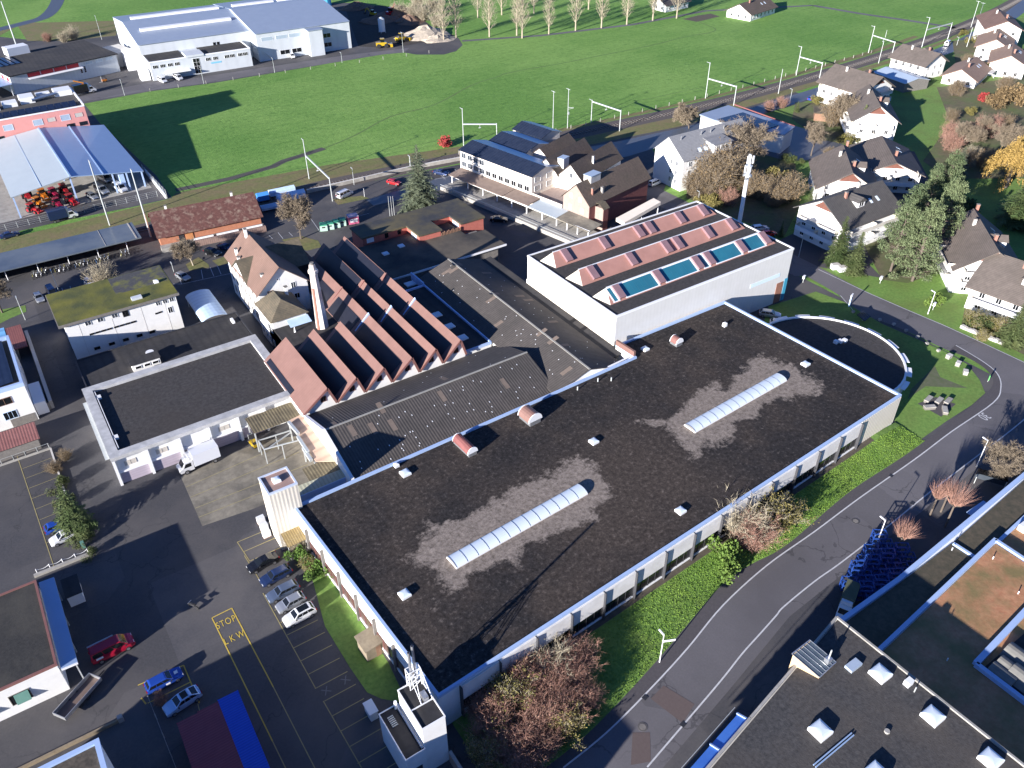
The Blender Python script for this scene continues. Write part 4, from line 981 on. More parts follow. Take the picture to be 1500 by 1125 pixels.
# flat roofed depot with white pilasters
tb = thing('depot', 'flat roofed depot with concrete rim and white pilaster bays where the box lorry is parked', 'depot', (-22.4,66.4,0))
MB().box(.1,31.6,.5,22.3,0,5.2).build('wall', m_white, tb)
a = MB(); ring(a,-.05,31.75,-.05,22.45,1.55,5.25,5.95); a.build('rim', m_conccop, tb)
MB().box(1.5,30.2,1.5,20.9,5.2,5.4).build('roof', m_gravel, tb)
px_ = [.25, 5.4, 10.6, 15.5, 20.5, 25.2, 31.2]
for x in px_: MB().box(x-.22,x+.22,-.02,.497,0,5.24).build('pilaster', m_whpaint, tb)
for x0, x1 in zip(px_, px_[1:]):
    MB().box(x0+.23,x1-.23,.2,.497,2.3,2.65).build('lintel', m_whpaint, tb)
    if x1 < 26: MB().box(x0+.4,x1-.4,.4,.496,.05,2.28).build('garage_door', M('lilac_door',(0.40,0.34,0.40),(0.46,0.40,0.45),.6,.6,bands=(2,.5,0.0),bandcol=.15), tb)
for x in (2.6, 7.6, 18.0, 23.0): windows(tb,'S',.5,[(x,3.3)],1.7,.8,m_shutter,m_shutter,2)
MB().box(-.7,-.06,2,20,4.5,4.58).build('wire_rack', m_steel, tb)
for y in (5.5, 18.6): MB().box(1.6,2.4,y-.4,y+.4,5.4,5.9).build('roof_unit', m_whpaint, tb)
MB().bar((1.75,2.2,5.75),(1.75,20.4,5.75),.12,.3).build('cable_duct', m_whpaint, tb)
# low black flat block behind it
lf = thing('flat_block', 'low black flat roofed block between mossy roof building and depot', 'building', (-21.6,89.0,0))
MB().box(0,31.2,0,13,0,4.0).build('wall', m_concdk, lf)
a = MB(); ring(a,-.05,31.25,-.05,13.05,.25,4.003,4.25); a.build('rim', m_dkmet, lf)
MB().box(.2,31,.2,12.8,4.003,4.08).build('roof', m_bitum, lf)
rb = MB().box(8.4,13.4,2.8,5.0,4.08,5.6).build('roof_box', m_white, lf); MB().box(8.2,13.6,2.6,5.2,5.603,5.75).build('roof_box_lid', m_bitum, rb)
windows(rb,'S',2.8,[(9.4,4.6),(11.0,4.6),(12.5,4.6)],1.0,.5,m_whpaint,m_glassdk,1)
MB().tube((12.4,6.4,4.08),(12.4,6.4,5.2),.75,.75,16).build('vent_drum', m_whpaint, lf)
MB().box(29.2,29.7,9,10.6,4.08,4.6).build('roof_unit', m_whpaint, lf)
MB().box(12.0,28.6,1.6,2.0,4.08,4.7).build('upstand', m_bitum, lf)
# white building with mossy roof
mo = thing('mossy_roof_building', 'white flat roofed building with bright yellow green moss on its roof', 'building', (-21.6,108.3,0))
MB().box(.5,21.6,.4,13.6,0,8.2).build('wall', m_white, mo)
MB().box(-.6,22.3,-.2,14.2,8.203,8.75).build('roof_edge', m_concdk, mo)
MB().box(-.45,22.15,-.05,14.05,8.753,8.83).build('roof', m_moss, mo)
MB().box(11.5,22.0,6.2,13.9,8.833,8.84).build('bare_gravel', M('mossy_gravel',(0.04,0.04,0.045),(0.08,0.08,0.08),2.,.95,.03,c3=(0.20,0.20,0.02),s3=.35,amt3=.9,th3=.56), mo)
MB().box(13.6,15.6,1.5,2.6,8.83,9.3).build('roof_unit', m_greymet, mo)
hatch(mo, 19.6, 6.6, 8.84, .9, .6)
windows(mo,'S',.4,[(4.6,7.0),(6.9,7.0),(9.6,7.0)],1.0,.8,m_whpaint,m_glass,2); windows(mo,'S',.4,[(18.0,7.0),(19.4,7.0),(20.7,7.0)],.8,.8,m_whpaint,m_glass,2)
windows(mo,'S',.4,[(11.6,6.6)],1.0,1.2,m_dkmet,m_glassdk,2); windows(mo,'S',.4,[(19.9,4.6)],.8,1.3,m_whpaint,m_glassdk,2)
for x0 in (4.6, 9.2): windows(mo,'S',.4,[(x0+k*1.1,4.8) for k in range(4)],.8,.25,m_dkmet,m_glassdk,1)
windows(mo,'S',.4,[(17.2,5.2),(17.9,5.25)],.5,.22,m_dkmet,m_glassdk,1)
windows(mo,'S',.4,[(4.6,1.3),(7.4,1.3),(10.1,1.3),(12.8,1.3),(15.3,1.3)],1.0,.5,m_dkmet,m_glassdk,2)
windows(mo,'W',.5,grid([3,6,9,12],[2,5.5]),1.1,1.4,m_whpaint,m_glass,2)
for x in (2.9, 8.9, 14.6, 19.2): MB().box(x-.02,x+.02,.375,.399,.2,8.1).build('joint', m_shutter, mo)
# arched carport
cp = thing('carport', 'arched translucent blue carport between mossy roof building and villa', 'carport', (3.2,104.8,0))
prof = [(-.1+2.7*(1-math.cos(t)), 2.3+.9*math.sin(t)) for t in [math.pi*k/10 for k in range(11)]]
prof2 = [(h, z-.08) for h, z in prof[::-1]]
MB().extr(prof+prof2, 0, 12.6, 'y').build('roof', M('translucent_sheet',(0.42,0.55,0.72),(0.52,0.64,0.78),.6,.4,bands=(1,1.3,0.),bandcol=.15), cp)
for x in (.1,5.1):
    for y in (.3,6.2,12.2): MB().box(x-.06,x+.06,y-.06,y+.06,0,2.35).build('post', m_steel, cp)
# villa (old factory house)
vi = thing('villa', 'old white villa with light red tiled gable roofs left of the chimney', 'house', (13.6,95.0,0))
o = gable(vi, .2, 10.6, 2.6, 22.6, 9.3, 13.9, 'y', m_white, m_tileor, over=.5, gover=.6, rp=.48)
# cross gables west and east
b = MB(); b.slab([(-.8,17.4,9.2),(-.8,8.2,9.2),(5.2,11.0,13.2),(5.2,14.6,13.2)],.15) if False else None
cg = MB(); cg.extr([(8.4,9.0),(17.4,9.0),(12.9,12.2)], -.1, 4.6, 'x'); cg.build('cross_gable', m_white, vi)
b = MB(); b.slab([(-.5,8.0,8.9),(4.6,8.0,8.9+.0),(4.6,12.9,12.5),(-.5,12.9,12.5)],.15); b.slab([(-.5,12.9,12.5),(4.6,12.9,12.5),(4.6,17.8,8.9),(-.5,17.8,8.9)],.15); b.build('dormer_roof', m_tilemoss, vi)
cg = MB(); cg.extr([(10.2,9.0),(19.0,9.0),(14.6,12.6)], 6.0, 13.6, 'x'); cg.build('cross_gable', m_white, vi)
b = MB(); b.slab([(6.0,9.8,8.9),(14.2,9.8,8.9),(14.2,14.6,12.9),(6.0,14.6,12.9)],.15); b.slab([(6.0,14.6,12.9),(14.2,14.6,12.9),(14.2,19.4,8.9),(6.0,19.4,8.9)],.15); b.build('dormer_roof', m_tilemoss, vi)
for x, y, z in ((1.6,19.0,11.2),(1.2,16.6,10.4),(2.4,5.4,11.0),(4.6,19.9,14.6)): chimney_stack(vi, x, y, z-1.2, z+.8, .55, m_white)
windows(vi,'S',2.6,[(7.6,8.4)],.9,1.2,m_whpaint,m_glass,2); windows(vi,'S',2.6,[(2.6,8.0)],1.0,1.1,m_brownwd,m_glass,2); windows(vi,'S',2.6,[(8.0,5.8)],1.0,1.1,m_whpaint,m_glassdk,2); windows(vi,'S',2.6,[(4.6,11.0)],.3,.3,m_whpaint,m_glassdk,1)
windows(vi,'W',.2,grid(span(3,22,7),[1.2,4.2,7.0]),1.0,1.6,m_shutter,m_glass,2)
an = MB().box(-.6,6.4,-6.4,2.4,0,7.6).build('annex', m_white, vi)
b = MB(); e = 7.5; t_ = 9.9
C = [(-1.1,-6.9,e),(6.9,-6.9,e),(6.9,2.5,e),(-1.1,2.5,e)]; r0_, r1_ = (2.9,-3.0,t_), (2.9,1.0,t_)
b.poly([C[0],C[1],r0_]); b.poly([C[1],C[2],r1_,r0_]); b.poly([C[2],C[3],r1_]); b.poly([C[3],C[0],r0_,r1_]); b.poly([C[3],C[2],C[1],C[0]]); b.build('hip_roof', m_tilemoss, an)
chimney_stack(an, 5.3, .6, 8.0, 10.2, .6, m_white)
windows(an,'W',-.6,grid(span(-6,2,4),[1.2,4.4]),.9,1.3,m_whpaint,m_glass,2)
te = MB().box(-.6,6.6,-14.2,-6.403,0,4.6).build('terrace_block', m_white, vi)
MB().box(-.4,6.4,-14.0,-6.5,4.603,4.7).build('terrace_floor', m_slabs, te)
a = MB(); a.box(-.6,-.42,-14.2,-6.403,4.604,5.5); a.box(6.42,6.6,-14.2,-6.403,4.604,5.5); a.build('terrace_wall', m_ivory, te)
a = MB()
for i in range(16): a.box(-.3+.44*i,-.26+.44*i,-14.15,-14.1,4.604,5.6)
a.box(-.4,6.4,-14.16,-14.09,5.6,5.66); a.build('railing', m_steel, te)
MB().slab([(2.2,-6.42,6.9),(2.2,-8.6,6.4),(6.6,-8.6,6.4),(6.6,-6.42,6.9)],.06).build('awning', m_tarp, te)
MB().tube((2.6,-9.6,4.7),(2.6,-9.6,6.6),.05,.05,6).build('parasol_pole', m_whpaint, te)
a = MB(); a.tube((2.6,-9.6,5.1),(2.6,-9.6,6.9),.34,.06,8); a.build('folded_parasol', m_whpaint, te)
MB().box(1.0,2.2,-8.8,-8.0,4.7,5.5).build('garden_table', m_brownwd, te)
# low buildings with red walls
lo = thing('low_black_roof_building', 'low building with black roof sloping out to a long white eave above the corrugated halls', 'building', (42.2,96.0,0))
MB().box(0,28.6,.8,10.6,0,3.9).build('wall', m_concdk, lo)
mlo = M('lichen_bitumen',(0.022,0.021,0.022),(0.045,0.043,0.040),1.,.9,c3=(0.115,0.095,0.070),s3=.1,amt3=.9,th3=.47)
MB().prism([(0,0),(30.4,0),(30.4,9.4),(25.2,9.6),(24.9,18),(2,18),(0,18)],3.903,4.2).build('roof', mlo, lo)
MB().box(0,30.45,-.15,-.003,3.85,4.3).build('gutter', m_whpaint, lo)
for x, y in ((4.6,11.6),(9.4,13.0)): 
    o = MB().box(x-.7,x+.7,y-.7,y+.7,4.2,4.45).build('skylight', m_whpaint, lo); MB().box(x-.6,x+.6,y-.6,y+.6,4.45,4.5).build('pane', m_dome, o)
rw2 = thing('red_walled_building', 'red walled flat roof building with mossy roof and courtyard notch beside the spruce', 'building', (44.6,108.6,0))
ft = [(0,6.3),(11.7,6.3),(11.7,0.0),(17.4,-.2),(17.4,5.6),(23.2,5.6),(23.2,0),(29.6,0),(29.6,12.6),(0,12.6)]
MB().prism(ft,0,5.6).build('wall', m_redwall, rw2)
MB().prism([(-.3,6.0),(11.4,6.0),(11.4,-.3),(17.7,-.5),(17.7,5.3),(22.9,5.3),(22.9,-.3),(29.9,-.3),(29.9,12.9),(-.3,12.9)],5.603,6.0).build('roof', M('mossy_black_roof',(0.028,0.03,0.034),(0.055,0.055,0.055),1.2,.8,c3=(0.12,0.10,0.05),s3=.12,amt3=.9,th3=.47), rw2)
windows(rw2,'S',6.3,[(1.9,.9+3.4)],1.7,1.0,m_whpaint,m_whpaint,1)
for x in (6.2,9.6): windows(rw2,'S',6.3,[(x,4.25)],.8,1.1,m_dkmet,m_glassdk,1)
windows(rw2,'W',11.7,[(2.6,4.2)],2.6,1.0,m_whpaint,m_whpaint,1); windows(rw2,'W',23.2,[(2.6,4.2)],2.8,1.0,m_whpaint,m_whpaint,1)
a = MB()
for i in range(14): a.box(17.6+.4*i,17.75+.4*i,-.3+.0*i,-.1,4.2,4.9+.15*(i%3))
a.build('picket_rail', m_brownwd, rw2)
# left edge buildings
l1 = thing('left_white_house', 'white house at the left picture edge with dark solar roof in a white frame', 'house', (-52,93.0,0))
MB().box(0,21.4,0,18.2,0,7.5).build('wall', m_white, l1)
a = MB(); ring(a,-.05,21.45,-.05,18.25,.5,7.503,8.3); a.build('parapet', m_copbl, l1)
MB().box(.45,20.95,.45,17.75,7.503,7.6).build('roof', m_bitum, l1)
for k in range(5): MB().slab([(2+3.7*k,16.9,8.0),(2+3.7*k,1.5,7.9),(5.3+3.7*k,1.5,8.15),(5.3+3.7*k,16.9,8.25)],.06).build('solar_panel', m_solar, l1)
windows(l1,'S',0,[(17.0,5.0),(10,5.0)],3.4,1.3,m_brownwd,m_glassdk,3); windows(l1,'S',0,[(17.6,1.9),(10.5,1.9)],2.0,1.5,m_tarp,m_glassdk,3)
windows(l1,'E',21.4,[(4,3),(12,3)],1.2,1.3,m_whpaint,m_glass,2)
MB().box(17.2,21.2,-.03,-.003,.05,1.7).build('garage_door', m_concdk, l1)
MB().box(21.5,23.4,1.2,8.4,0,2.6).build('side_annex', m_whpaint, l1)
l2 = thing('blue_roof_shed', 'shed with wavy bright blue sheet roof at the left picture edge', 'shed', (-50,115.5,0))
MB().box(0,19.6,0,9.4,0,2.7).build('wall', m_concdk, l2)
MB().box(-.2,18.6,-.1,9.5,2.703,3.0).build('roof', M('bright_blue_sheet',(0.16,0.42,0.72),(0.22,0.50,0.80),.6,.4,bands=(1,2.2,.1),bandcol=.35), l2)
MB().box(18.63,21.6,-.4,9.0,2.703,2.95).build('roof_edge', m_maroon, l2)
w_ = thing('retaining_wall', 'long pale concrete boundary wall right of the left edge houses', 'wall', (-27.9,95,0))
MB().box(-.25,.25,0,28.5,0,1.7).build('wall', m_conc, w_); MB().box(-.3,.3,-.05,28.55,1.703,1.8).build('coping', m_panel, w_)
MB().box(-3.6,-.26,-.1,-.0-.0+.3,0,1.5).build('return_wall', m_concdk, w_)
l3 = thing('red_roof_lean_to', 'lean-to with faded red corrugated roof below the left white house', 'shed', (-52,83.6,0))
MB().box(0,20.4,.4,4.0,0,2.4).build('wall', m_concdk, l3); MB().slab([(-.2,4.4,3.1),(-.2,-.1,2.5),(20.8,-.1,2.5),(20.8,4.4,3.1)],.1).build('roof', M('faded_red_corrugated',(0.22,0.085,0.075),(0.30,0.13,0.115),.9,.85,bands=(0,.45,.03),bandcol=.4), l3)
fnc = thing('wire_fence', 'low wire fence on pale kerb along the top of the dark left car park', 'fence', (-40,82.9,0))
MB().box(0,9.8,-.1,.1,0,.35).build('kerb', m_conc, fnc)
for i in range(6): MB().tube((.3+1.85*i,0,.3),(.3+1.85*i,0,1.35),.045,.045,5).build('post', m_steel, fnc)
MB().bar((.2,0,1.3),(9.7,0,1.3),.04,.04).build('rail', m_steel, fnc)
fn2 = thing('chain_fence', 'low white post and chain fence below the white car in the left car park', 'fence', (-37.0,53.9,0))
for i in range(5): MB().tube((.2+1.75*i,.1,0),(.2+1.75*i,.1,1.0),.06,.06,6).build('post', m_whpaint, fn2)
a = MB()
for i in range(4):
    for q in range(6):
        f0, f1 = q/6, (q+1)/6; a.tube((.2+1.75*(i+f0),.1,.9-.3*math.sin(math.pi*f0)),(.2+1.75*(i+f1),.1,.9-.3*math.sin(math.pi*f1)),.03,.03,4)
a.build('chain', m_whpaint, fn2)
MB().box(-.3,7.6,-.55,-.05,0,.4).build('stone_edging', m_conc, fn2)
MB().box(6.6,7.1,1.5,1.9,0,1.3).build('meter_box', m_green, fn2)
kb = thing('kerb_wall', 'pale low kerb wall between left car park and dark hedge', 'wall', (-30.3,72.6,0)); MB().box(-.12,.12,-9,10,0,.4).build('wall', m_conc, kb); MB().box(-.14,.14,-9.02,10.02,.403,.45).build('coping', m_panel, kb)
# lower left white building
ll = thing('green_shutter_building', 'white flat building with green shutters and dark gravel roof at the lower left', 'building', (-60,31.2,0))
MB().box(0,23.5,0,15.8,0,5.0).build('wall', m_white, ll)
a = MB(); ring(a,-.1,23.6,-.1,15.9,.3,5.003,5.3); a.build('parapet', m_redtrim, ll)
MB().box(.2,23.3,.2,15.6,5.003,5.15).build('roof', M('dark_gravel_roof',(0.014,0.014,0.014),(0.042,0.04,0.038),3.,.95,.03,c3=(0.06,0.055,0.045),s3=.15,amt3=.7), ll)
for x in (18.6, 14.3, 9.6, 5): 
    windows(ll,'S',0,[(x,1.7)],2.2,1.7,m_concdk,m_glassdk,2)
    o = MB().slab([(x-.6,-.08,3.35),(x-.6,-.55,2.0),(x+1.0,-.55,2.0),(x+1.0,-.08,3.35)],.05).build('shutter', m_green, ll)
cpy = MB().slab([(23.7,16.0,4.5),(23.7,-.1,4.3),(25.6,-.1,4.2),(25.6,16.0,4.4)],.3).build('side_canopy', m_bluezinc, ll); MB().slab([(23.72,-.12,4.28),(23.72,-.25,4.28),(25.6,-.25,4.18),(25.6,-.12,4.18)],.3).build('fascia', m_whpaint, cpy)
for y in (.3,5.4,10.5,15.6): MB().box(25.2,25.35,y-.08,y+.08,0,4.05).build('post', m_steel, ll)
MB().box(26.1,28.0,13.6,17.2,0,2.0).build('side_cabin', m_white, ll); MB().box(25.95,28.15,13.45,17.35,2.003,2.15).build('cabin_roof', m_bitum, ll)
b2 = thing('corner_building', 'white rimmed flat roof with dark debris at the bottom left corner', 'building', (-60,-1.0,0))
MB().box(0,26.1,0,16.4,0,8.2).build('wall', m_white, b2); windows(b2,'E',26.1,grid([2.5,6,9.5,13],[1.2,4.6]),1.4,1.5,m_whpaint,m_glass,2); a = MB(); ring(a,-.1,26.2,-.1,16.5,.55,8.203,8.6); a.build('parapet', m_copbl, b2); MB().box(.4,25.7,.4,16.0,8.203,8.3).build('roof', M('debris_roof',(0.02,0.017,0.013),(0.13,0.105,0.08),1.4,.95,.05), b2)
kw = thing('boundary_wall', 'low tan boundary wall running towards the bottom left corner', 'wall', (-42.7,23.0,0)); MB().box(-20,10.7,-.15,.15,0,.5).build('wall', M('tan_stone',(0.20,0.15,0.09),(0.30,0.24,0.16),1.5,.9), kw); MB().box(10.3,10.9,-.3,.3,.0,.9).build('pier', m_conc, kw)
fr = thing('iron_fence', 'thin metal fence with pale posts left of the containers', 'fence', (-28.5,23.7,0))
for i in range(6): MB().tube((.0+.1*i,-3.0*i,0),(.1*i,-3.0*i,1.2),.07,.07,6).build('post', m_conc, fr)
MB().bar((0,0,1.0),(.5,-15,1.0),.05,.05).build('rail', m_conc, fr)
# containers
def container(x0, y0, L, W, mat, label, rot=0, open_=False):
    t = thing('shipping_container', label, 'container', (x0,y0,0), rot, 'containers by the lorry lanes')
    MB().box(0,W,-L,0,.1,2.6).build('box', mat, t)
    MB().box(-.03,W+.03,-L-.03,.03,2.603,2.7).build('roof', mat, t)
    for x in (0,W): 
        MB().box(x-.06,x+.06,-.07,.05,0,2.72).build('corner_post', mat, t)
    MB().box(.15,W/2-.03,.003,.05,.25,2.4).build('door', mat, t); MB().box(W/2+.03,W-.15,.003,.05,.25,2.4).build('door', mat, t)
    for x in (.5,1.9): MB().tube((x,.09,.3),(x,.09,2.4),.03,.03,5).build('lock_bar', m_steel, t)
    return t
mar = M('maroon_container',(0.22,0.040,0.055),(0.26,0.055,0.07),.7,.6,bands=(1,.35,.03),bandcol=.35)
container(-26.4,16.8,12,2.44,mar,'dull maroon container standing furthest left beside the thin fence',R(-1))
container(-23.9,16.95,12,2.44,mar,'dull maroon container in the middle against the bright blue container',R(-1))
container(-21.4,17.1,12,2.44,M('blue_container',(0.015,0.075,0.50),(0.02,0.09,0.56),.7,.45,bands=(1,.35,.03),bandcol=.35),'bright blue container beside the lorry lane',R(-1))
# bottom right buildings
br = thing('gravel_roof_building', 'grey gravel roofed building with square white roof domes in the bottom right corner', 'building', (0,0,0))
BH = 9.5
MB().prism([(-25,-75),(47.4,-75),(45.4,-19.5),(26.6,-23.0),(-25,-32.6)][::1],0,BH).build('wall', m_panel, br)
MB().prism([(-24.8,-74.8),(47.1,-74.8),(45.15,-19.8),(26.6,-23.3),(-24.8,-32.9)],BH+.003,BH+.1).build('roof', m_gravel2, br)
a = MB(); a.bar((47.3,-75,BH+.16),(45.35,-19.5,BH+.16),.28,.3); a.bar((45.3,-19.52,BH+.165),(26.6,-23.0,BH+.165),.28,.3); a.bar((26.5,-23.02,BH+.16),(-25,-32.6,BH+.16),.28,.3); a.build('parapet', m_conc, br)
def dome_at(px, s=1.9):
    x, y = G(px[0], px[1], BH+.4); o = hatch(br, x, y, BH+.1, s, .75); return o
for px in (KP(3,3,712,605),KP(3,3,1000,838),KP(3,3,382,918),KP(3,3,1318,1075),KP(3,3,690,1150)): dome_at(px)
x, y = G(*KP(3,3,560,570), BH); MB().box(x-.95,x+.95,y-.5,y+.5,BH+.1,BH+.5).build('roof_vent', m_zinc, br)
x, y = G(*KP(3,3,860,668), BH); MB().box(x-.45,x+.45,y-.35,y+.35,BH+.1,BH+.9).build('vent_box', m_whpaint, br)
x, y = G(*KP(3,3,895,710), BH); MB().tube((x,y,BH+.1),(x,y,BH+1.0),.07,.07,6).build('vent_pipe', m_steel, br)
x, y = G(*KP(3,3,745,930), BH); MB().tube((x,y,BH+.1),(x,y,BH+.35),.3,.3,8).build('drain', m_conc, br)
p0 = G(*KP(3,3,565,945),BH+.2); p1 = G(*KP(3,3,355,1122),BH+.2); a = MB(); a.bar((*p0,BH+.25),(*p1,BH+.25),.12,.12); 
nv = Vector((p1[1]-p0[1], p0[0]-p1[0])).normalized()*.28; a.bar((p0[0]+nv.x,p0[1]+nv.y,BH+.25),(p1[0]+nv.x,p1[1]+nv.y,BH+.25),.12,.12); a.build('cable_duct', m_bluezinc, br)
hi = [G(*KP(3,3,*q),11.4) for q in ((232,500),(325,428))]; lo = [G(*KP(3,3,*q),9.9) for q in ((460,545),(375,625))]
P4 = [(*hi[0],11.4),(*hi[1],11.4),(*lo[0],9.9),(*lo[1],9.9)]
b = MB(); B4 = [(x,y,7.2) for x,y,z in P4]
for k in range(4): j=(k+1)%4; b.poly([B4[k],P4[k],P4[j],B4[j]])
b.poly(P4[::-1]); b.build('roof_hut', M('tan_cladding',(0.52,0.36,0.20),(0.58,0.42,0.25),.8,.7), br)
ctr = [sum(p[i] for p in P4)/4 for i in range(3)]
T4 = [(ctr[0]+(x-ctr[0])*1.06, ctr[1]+(y-ctr[1])*1.06, z+.04) for x,y,z in P4]
b = MB(); b.slab(T4[::-1],.03); hr = b.build('hut_roof', M('slate_blue_glazing',(0.055,0.075,0.095),(0.10,0.125,0.15),.9,.3), br)
a = MB()
for k in range(6):
    f = k/5; p = Vector(T4[0]).lerp(Vector(T4[1]), f); q = Vector(T4[3]).lerp(Vector(T4[2]), f); a.bar(p+Vector((0,0,.04)), q+Vector((0,0,.04)), .05, .05)
for f in (0.0,1.0): a.bar(Vector(T4[0]).lerp(Vector(T4[3]),f)+Vector((0,0,.06)), Vector(T4[1]).lerp(Vector(T4[2]),f)+Vector((0,0,.06)), .1, .09)
a.build('glazing_frame', m_alu, hr)
x, y = G(*KP(3,3,425,530), 10.6); MB().box(x-.35,x+.35,y-.3,y+.3,10.2,10.9).build('vent_box', m_alu, br); MB().tube((x,y,10.3),(x+.0,y,12.4),.09,.09,6).build('pole', m_steel, br)
# glazed lower edge with blue panes
gl = thing('glass_canopy', 'blue glass canopy along the street edge of the grey gravel roofed building', 'canopy', (0,0,0))
for k in range(5):
    xa = 26.4-5.1*k; xb = xa-4.9
    b = MB(); ya, yb = -22.75-.186*(26.4-xa), -22.75-.186*(26.4-xb); b.slab([(xa,ya+1.3,8.3),(xb,yb+1.3,8.3),(xb,yb,9.0),(xa,ya,9.0)],.08); o = b.build('pane', M('blue_canopy_glass',(0.06,0.17,0.55),(0.08,0.22,0.62),.4,.2), gl)
    MB().bar((xa+.1,ya+1.4,8.35),(xa+.1,ya,9.1),.2,.2).build('mullion', m_copbl, gl)
MB().bar((27,-20.6,8.1),(2,-25.3,8.1),.06,.06).build('rail', m_steel, gl)
# stepped building with blue parapets
st = thing('terraced_building', 'terraced building with bright blue parapets and rust coloured sedum roofs at the right edge', 'building', (0,0,0))
T1, T2 = 5.0, 5.8
MB().prism([(48.6,-60),(122,-60),(122,-15.2),(95.3,-16.5),(61,-18.5),(48.6,-18.5)],0,T1-.5).build('wall', m_white, st)
MB().prism([(49,-24.0),(73.3,-22.2),(73.3,-18.4),(61,-18.7),(49,-18.8)],T1-.497,T1-.3).build('roof', m_sedumdk, st)
MB().prism([(73.7,-22.1),(121,-19.0),(121,-15.8),(95,-16.9),(73.7,-18.4)],T1-.497,T1-.3).build('roof', m_sedumdk, st)
def rim(pts, z0, z1, w=.45, root=None, mat=None):
    for (a_, b_) in zip(pts, pts[1:]):
        MB().bar((a_[0],a_[1],(z0+z1)/2),(b_[0],b_[1],(z0+z1)/2),w,z1-z0).build('parapet', mat or m_copbl, root)
rim([(48.9,-18.35),(61.4,-18.3),(95.3,-16.35),(121,-14.9)],T1-.6,T1+.05,.6,st)
rim([(73.45,-18.6),(73.6,-21.9)],T1-.5,T1+.02,.4,st)
MB().box(82,86.3,-16.6,-15.6,T1-1.4,T1-1.2).build('sunshade', m_copbl, st)
MB().prism([(49,-60),(78,-60),(78,-21.7),(49,-24.1)],0,T2-.4).build('upper_wall', m_white, st)
MB().prism([(49.3,-59.5),(77.6,-59.5),(77.6,-22.2),(49.3,-24.5)],T2-.397,T2-.25).build('roof', m_sedum, st)
rim([(48.9,-24.15),(78.2,-21.75)],T2-.5,T2+.05,.5,st); rim([(78.05,-21.8),(77.9,-60)],T2-.5,T2+.05,.45,st)
MB().prism([(78.5,-60),(121,-60),(121,-18.8),(78.5,-22.1)],T1-.497,T1-.2).build('roof', m_sedum, st)
rim([(78.7,-22.0),(121,-18.9)],T1-.5,T1+.1,.45,st)
# sunken court with tarpaulins
rim([(56.8,-32.0),(77.7,-30.4)],T2-.3,T2+.35,.7,st); rim([(56.8,-32.0),(57.2,-60)],T2-.3,T2+.35,.6,st)
MB().box(57.6,77.4,-59,-32.8,T2-.25,T2-.15).build('court_floor', m_bitum, st)
for k, (px, s_) in enumerate(((KP(3,3,1465,490),1.0),(KP(3,3,1420,560),.9),(KP(3,3,1490,610),1.1),(KP(3,3,1380,590),.8))):
    x, y = G(*px, T2+.5); b = MB()
    prof = [(x-1.6*s_+3.2*s_*i/8, T2-.15+1.1*s_*math.sin(math.pi*i/8)+.02) for i in range(9)]
    b.extr(prof[::-1], y-1.7, y+1.2, 'y'); b.build('covered_equipment', M('grey_green_tarp',(0.12,0.12,0.11),(0.19,0.18,0.16),1.,.7), st, smooth=False)
x, y = G(1500,771,T1+.5); MB().box(x-.6,x+.9,y-.5,y+.5,T1-.2,T1+.8).build('roof_unit', m_whpaint, st)
for px in ((1483,912),(1455,817),(1395,804),(1492,868),(1388,966)):
    x, y = G(*px, T2); MB().tube((x,y,T2-.26),(x,y,T2+.25),.07,.07,6).build('vent_pipe', m_whpaint, st)
# unseen building added below the frame to shade the lower yard
for nm, lb, x0, x1, y0, y1, h in (('shade_building','plain pale warehouse added unseen below the picture edge to shade the yard',-33.4,-24.0,-26,2.6,11.5),):
    t = thing(nm, lb, 'shade_building', (x0,y0,0)); flat(t,0,x1-x0,0,y1-y0,h,m_panel,m_bitum,m_conccop)
    windows(t,'N',y1-y0,grid(span(1,x1-x0-1,5),[2,5.5]),1.6,1.4,m_whpaint,m_glass,2)
# ================================================================== STATION SIDE AND FAR BUILDINGS
# office with three shallow roofed wings
of = thing('office_building', 'cream four storey office building with dark solar roofs and grey shutters by the railway', 'office building', (94.0,116.2,0), R(11.8))
m_cream = M('cream_render',(0.66,0.58,0.49),(0.72,0.65,0.56),.8,.85)
m_solarx = M('solar_roof',(0.016,0.022,0.04),(0.03,0.038,0.06),.5,.25,objspace=True,bands=(1,1.0,0.0),bandcol=.25)
def wing(x0,x1,y0,y1,he,hr):
    a = MB(); xr=(x0+x1)/2; a.extr([(x0,0),(x0,he),(xr,hr),(x1,he),(x1,0)][::-1],y0,y1,'y'); a.build('wall', m_cream, of)
    b = MB(); b.slab([(x0-.4,y1+.2,he+.1),(x0-.4,y0-.4,he+.1),(xr,y0-.4,hr+.2),(xr,y1+.2,hr+.2)],.16); b.build('solar_roof', m_solarx, of)
    b = MB(); b.slab([(xr,y1+.2,hr+.2),(xr,y0-.4,hr+.2),(x1+.4,y0-.4,he+.1),(x1+.4,y1+.2,he+.1)],.16); b.build('roof', m_zinc, of)
wing(0,10,0,27.8,9.0,10.3); wing(11.5,21.5,13.5,27.6,8.6,9.9); wing(23,31,18,29.5,8.6,9.9)
MB().box(10.0,11.5,22,26,0,7.5).build('link', m_cream, of); MB().box(21.5,23,23,27,0,7.5).build('link', m_cream, of)
ys = span(.6,27.4,11)
windows(of,'W',0,[(y,z) for y in ys[:7] for z in (4.6,)],1.7,1.3,m_whpaint,m_glassdk,2)
windows(of,'W',0,[(y,z) for y in ys[7:] for z in (4.6,7.0,2.0)],1.7,1.4,m_whpaint,m_glass,2)
windows(of,'W',0,[(y,7.0) for y in ys[:7]],1.7,1.5,m_cream,m_shutter,1); windows(of,'W',0,[(y,2.0) for y in ys[:7]],1.7,1.5,m_cream,m_shutter,1)
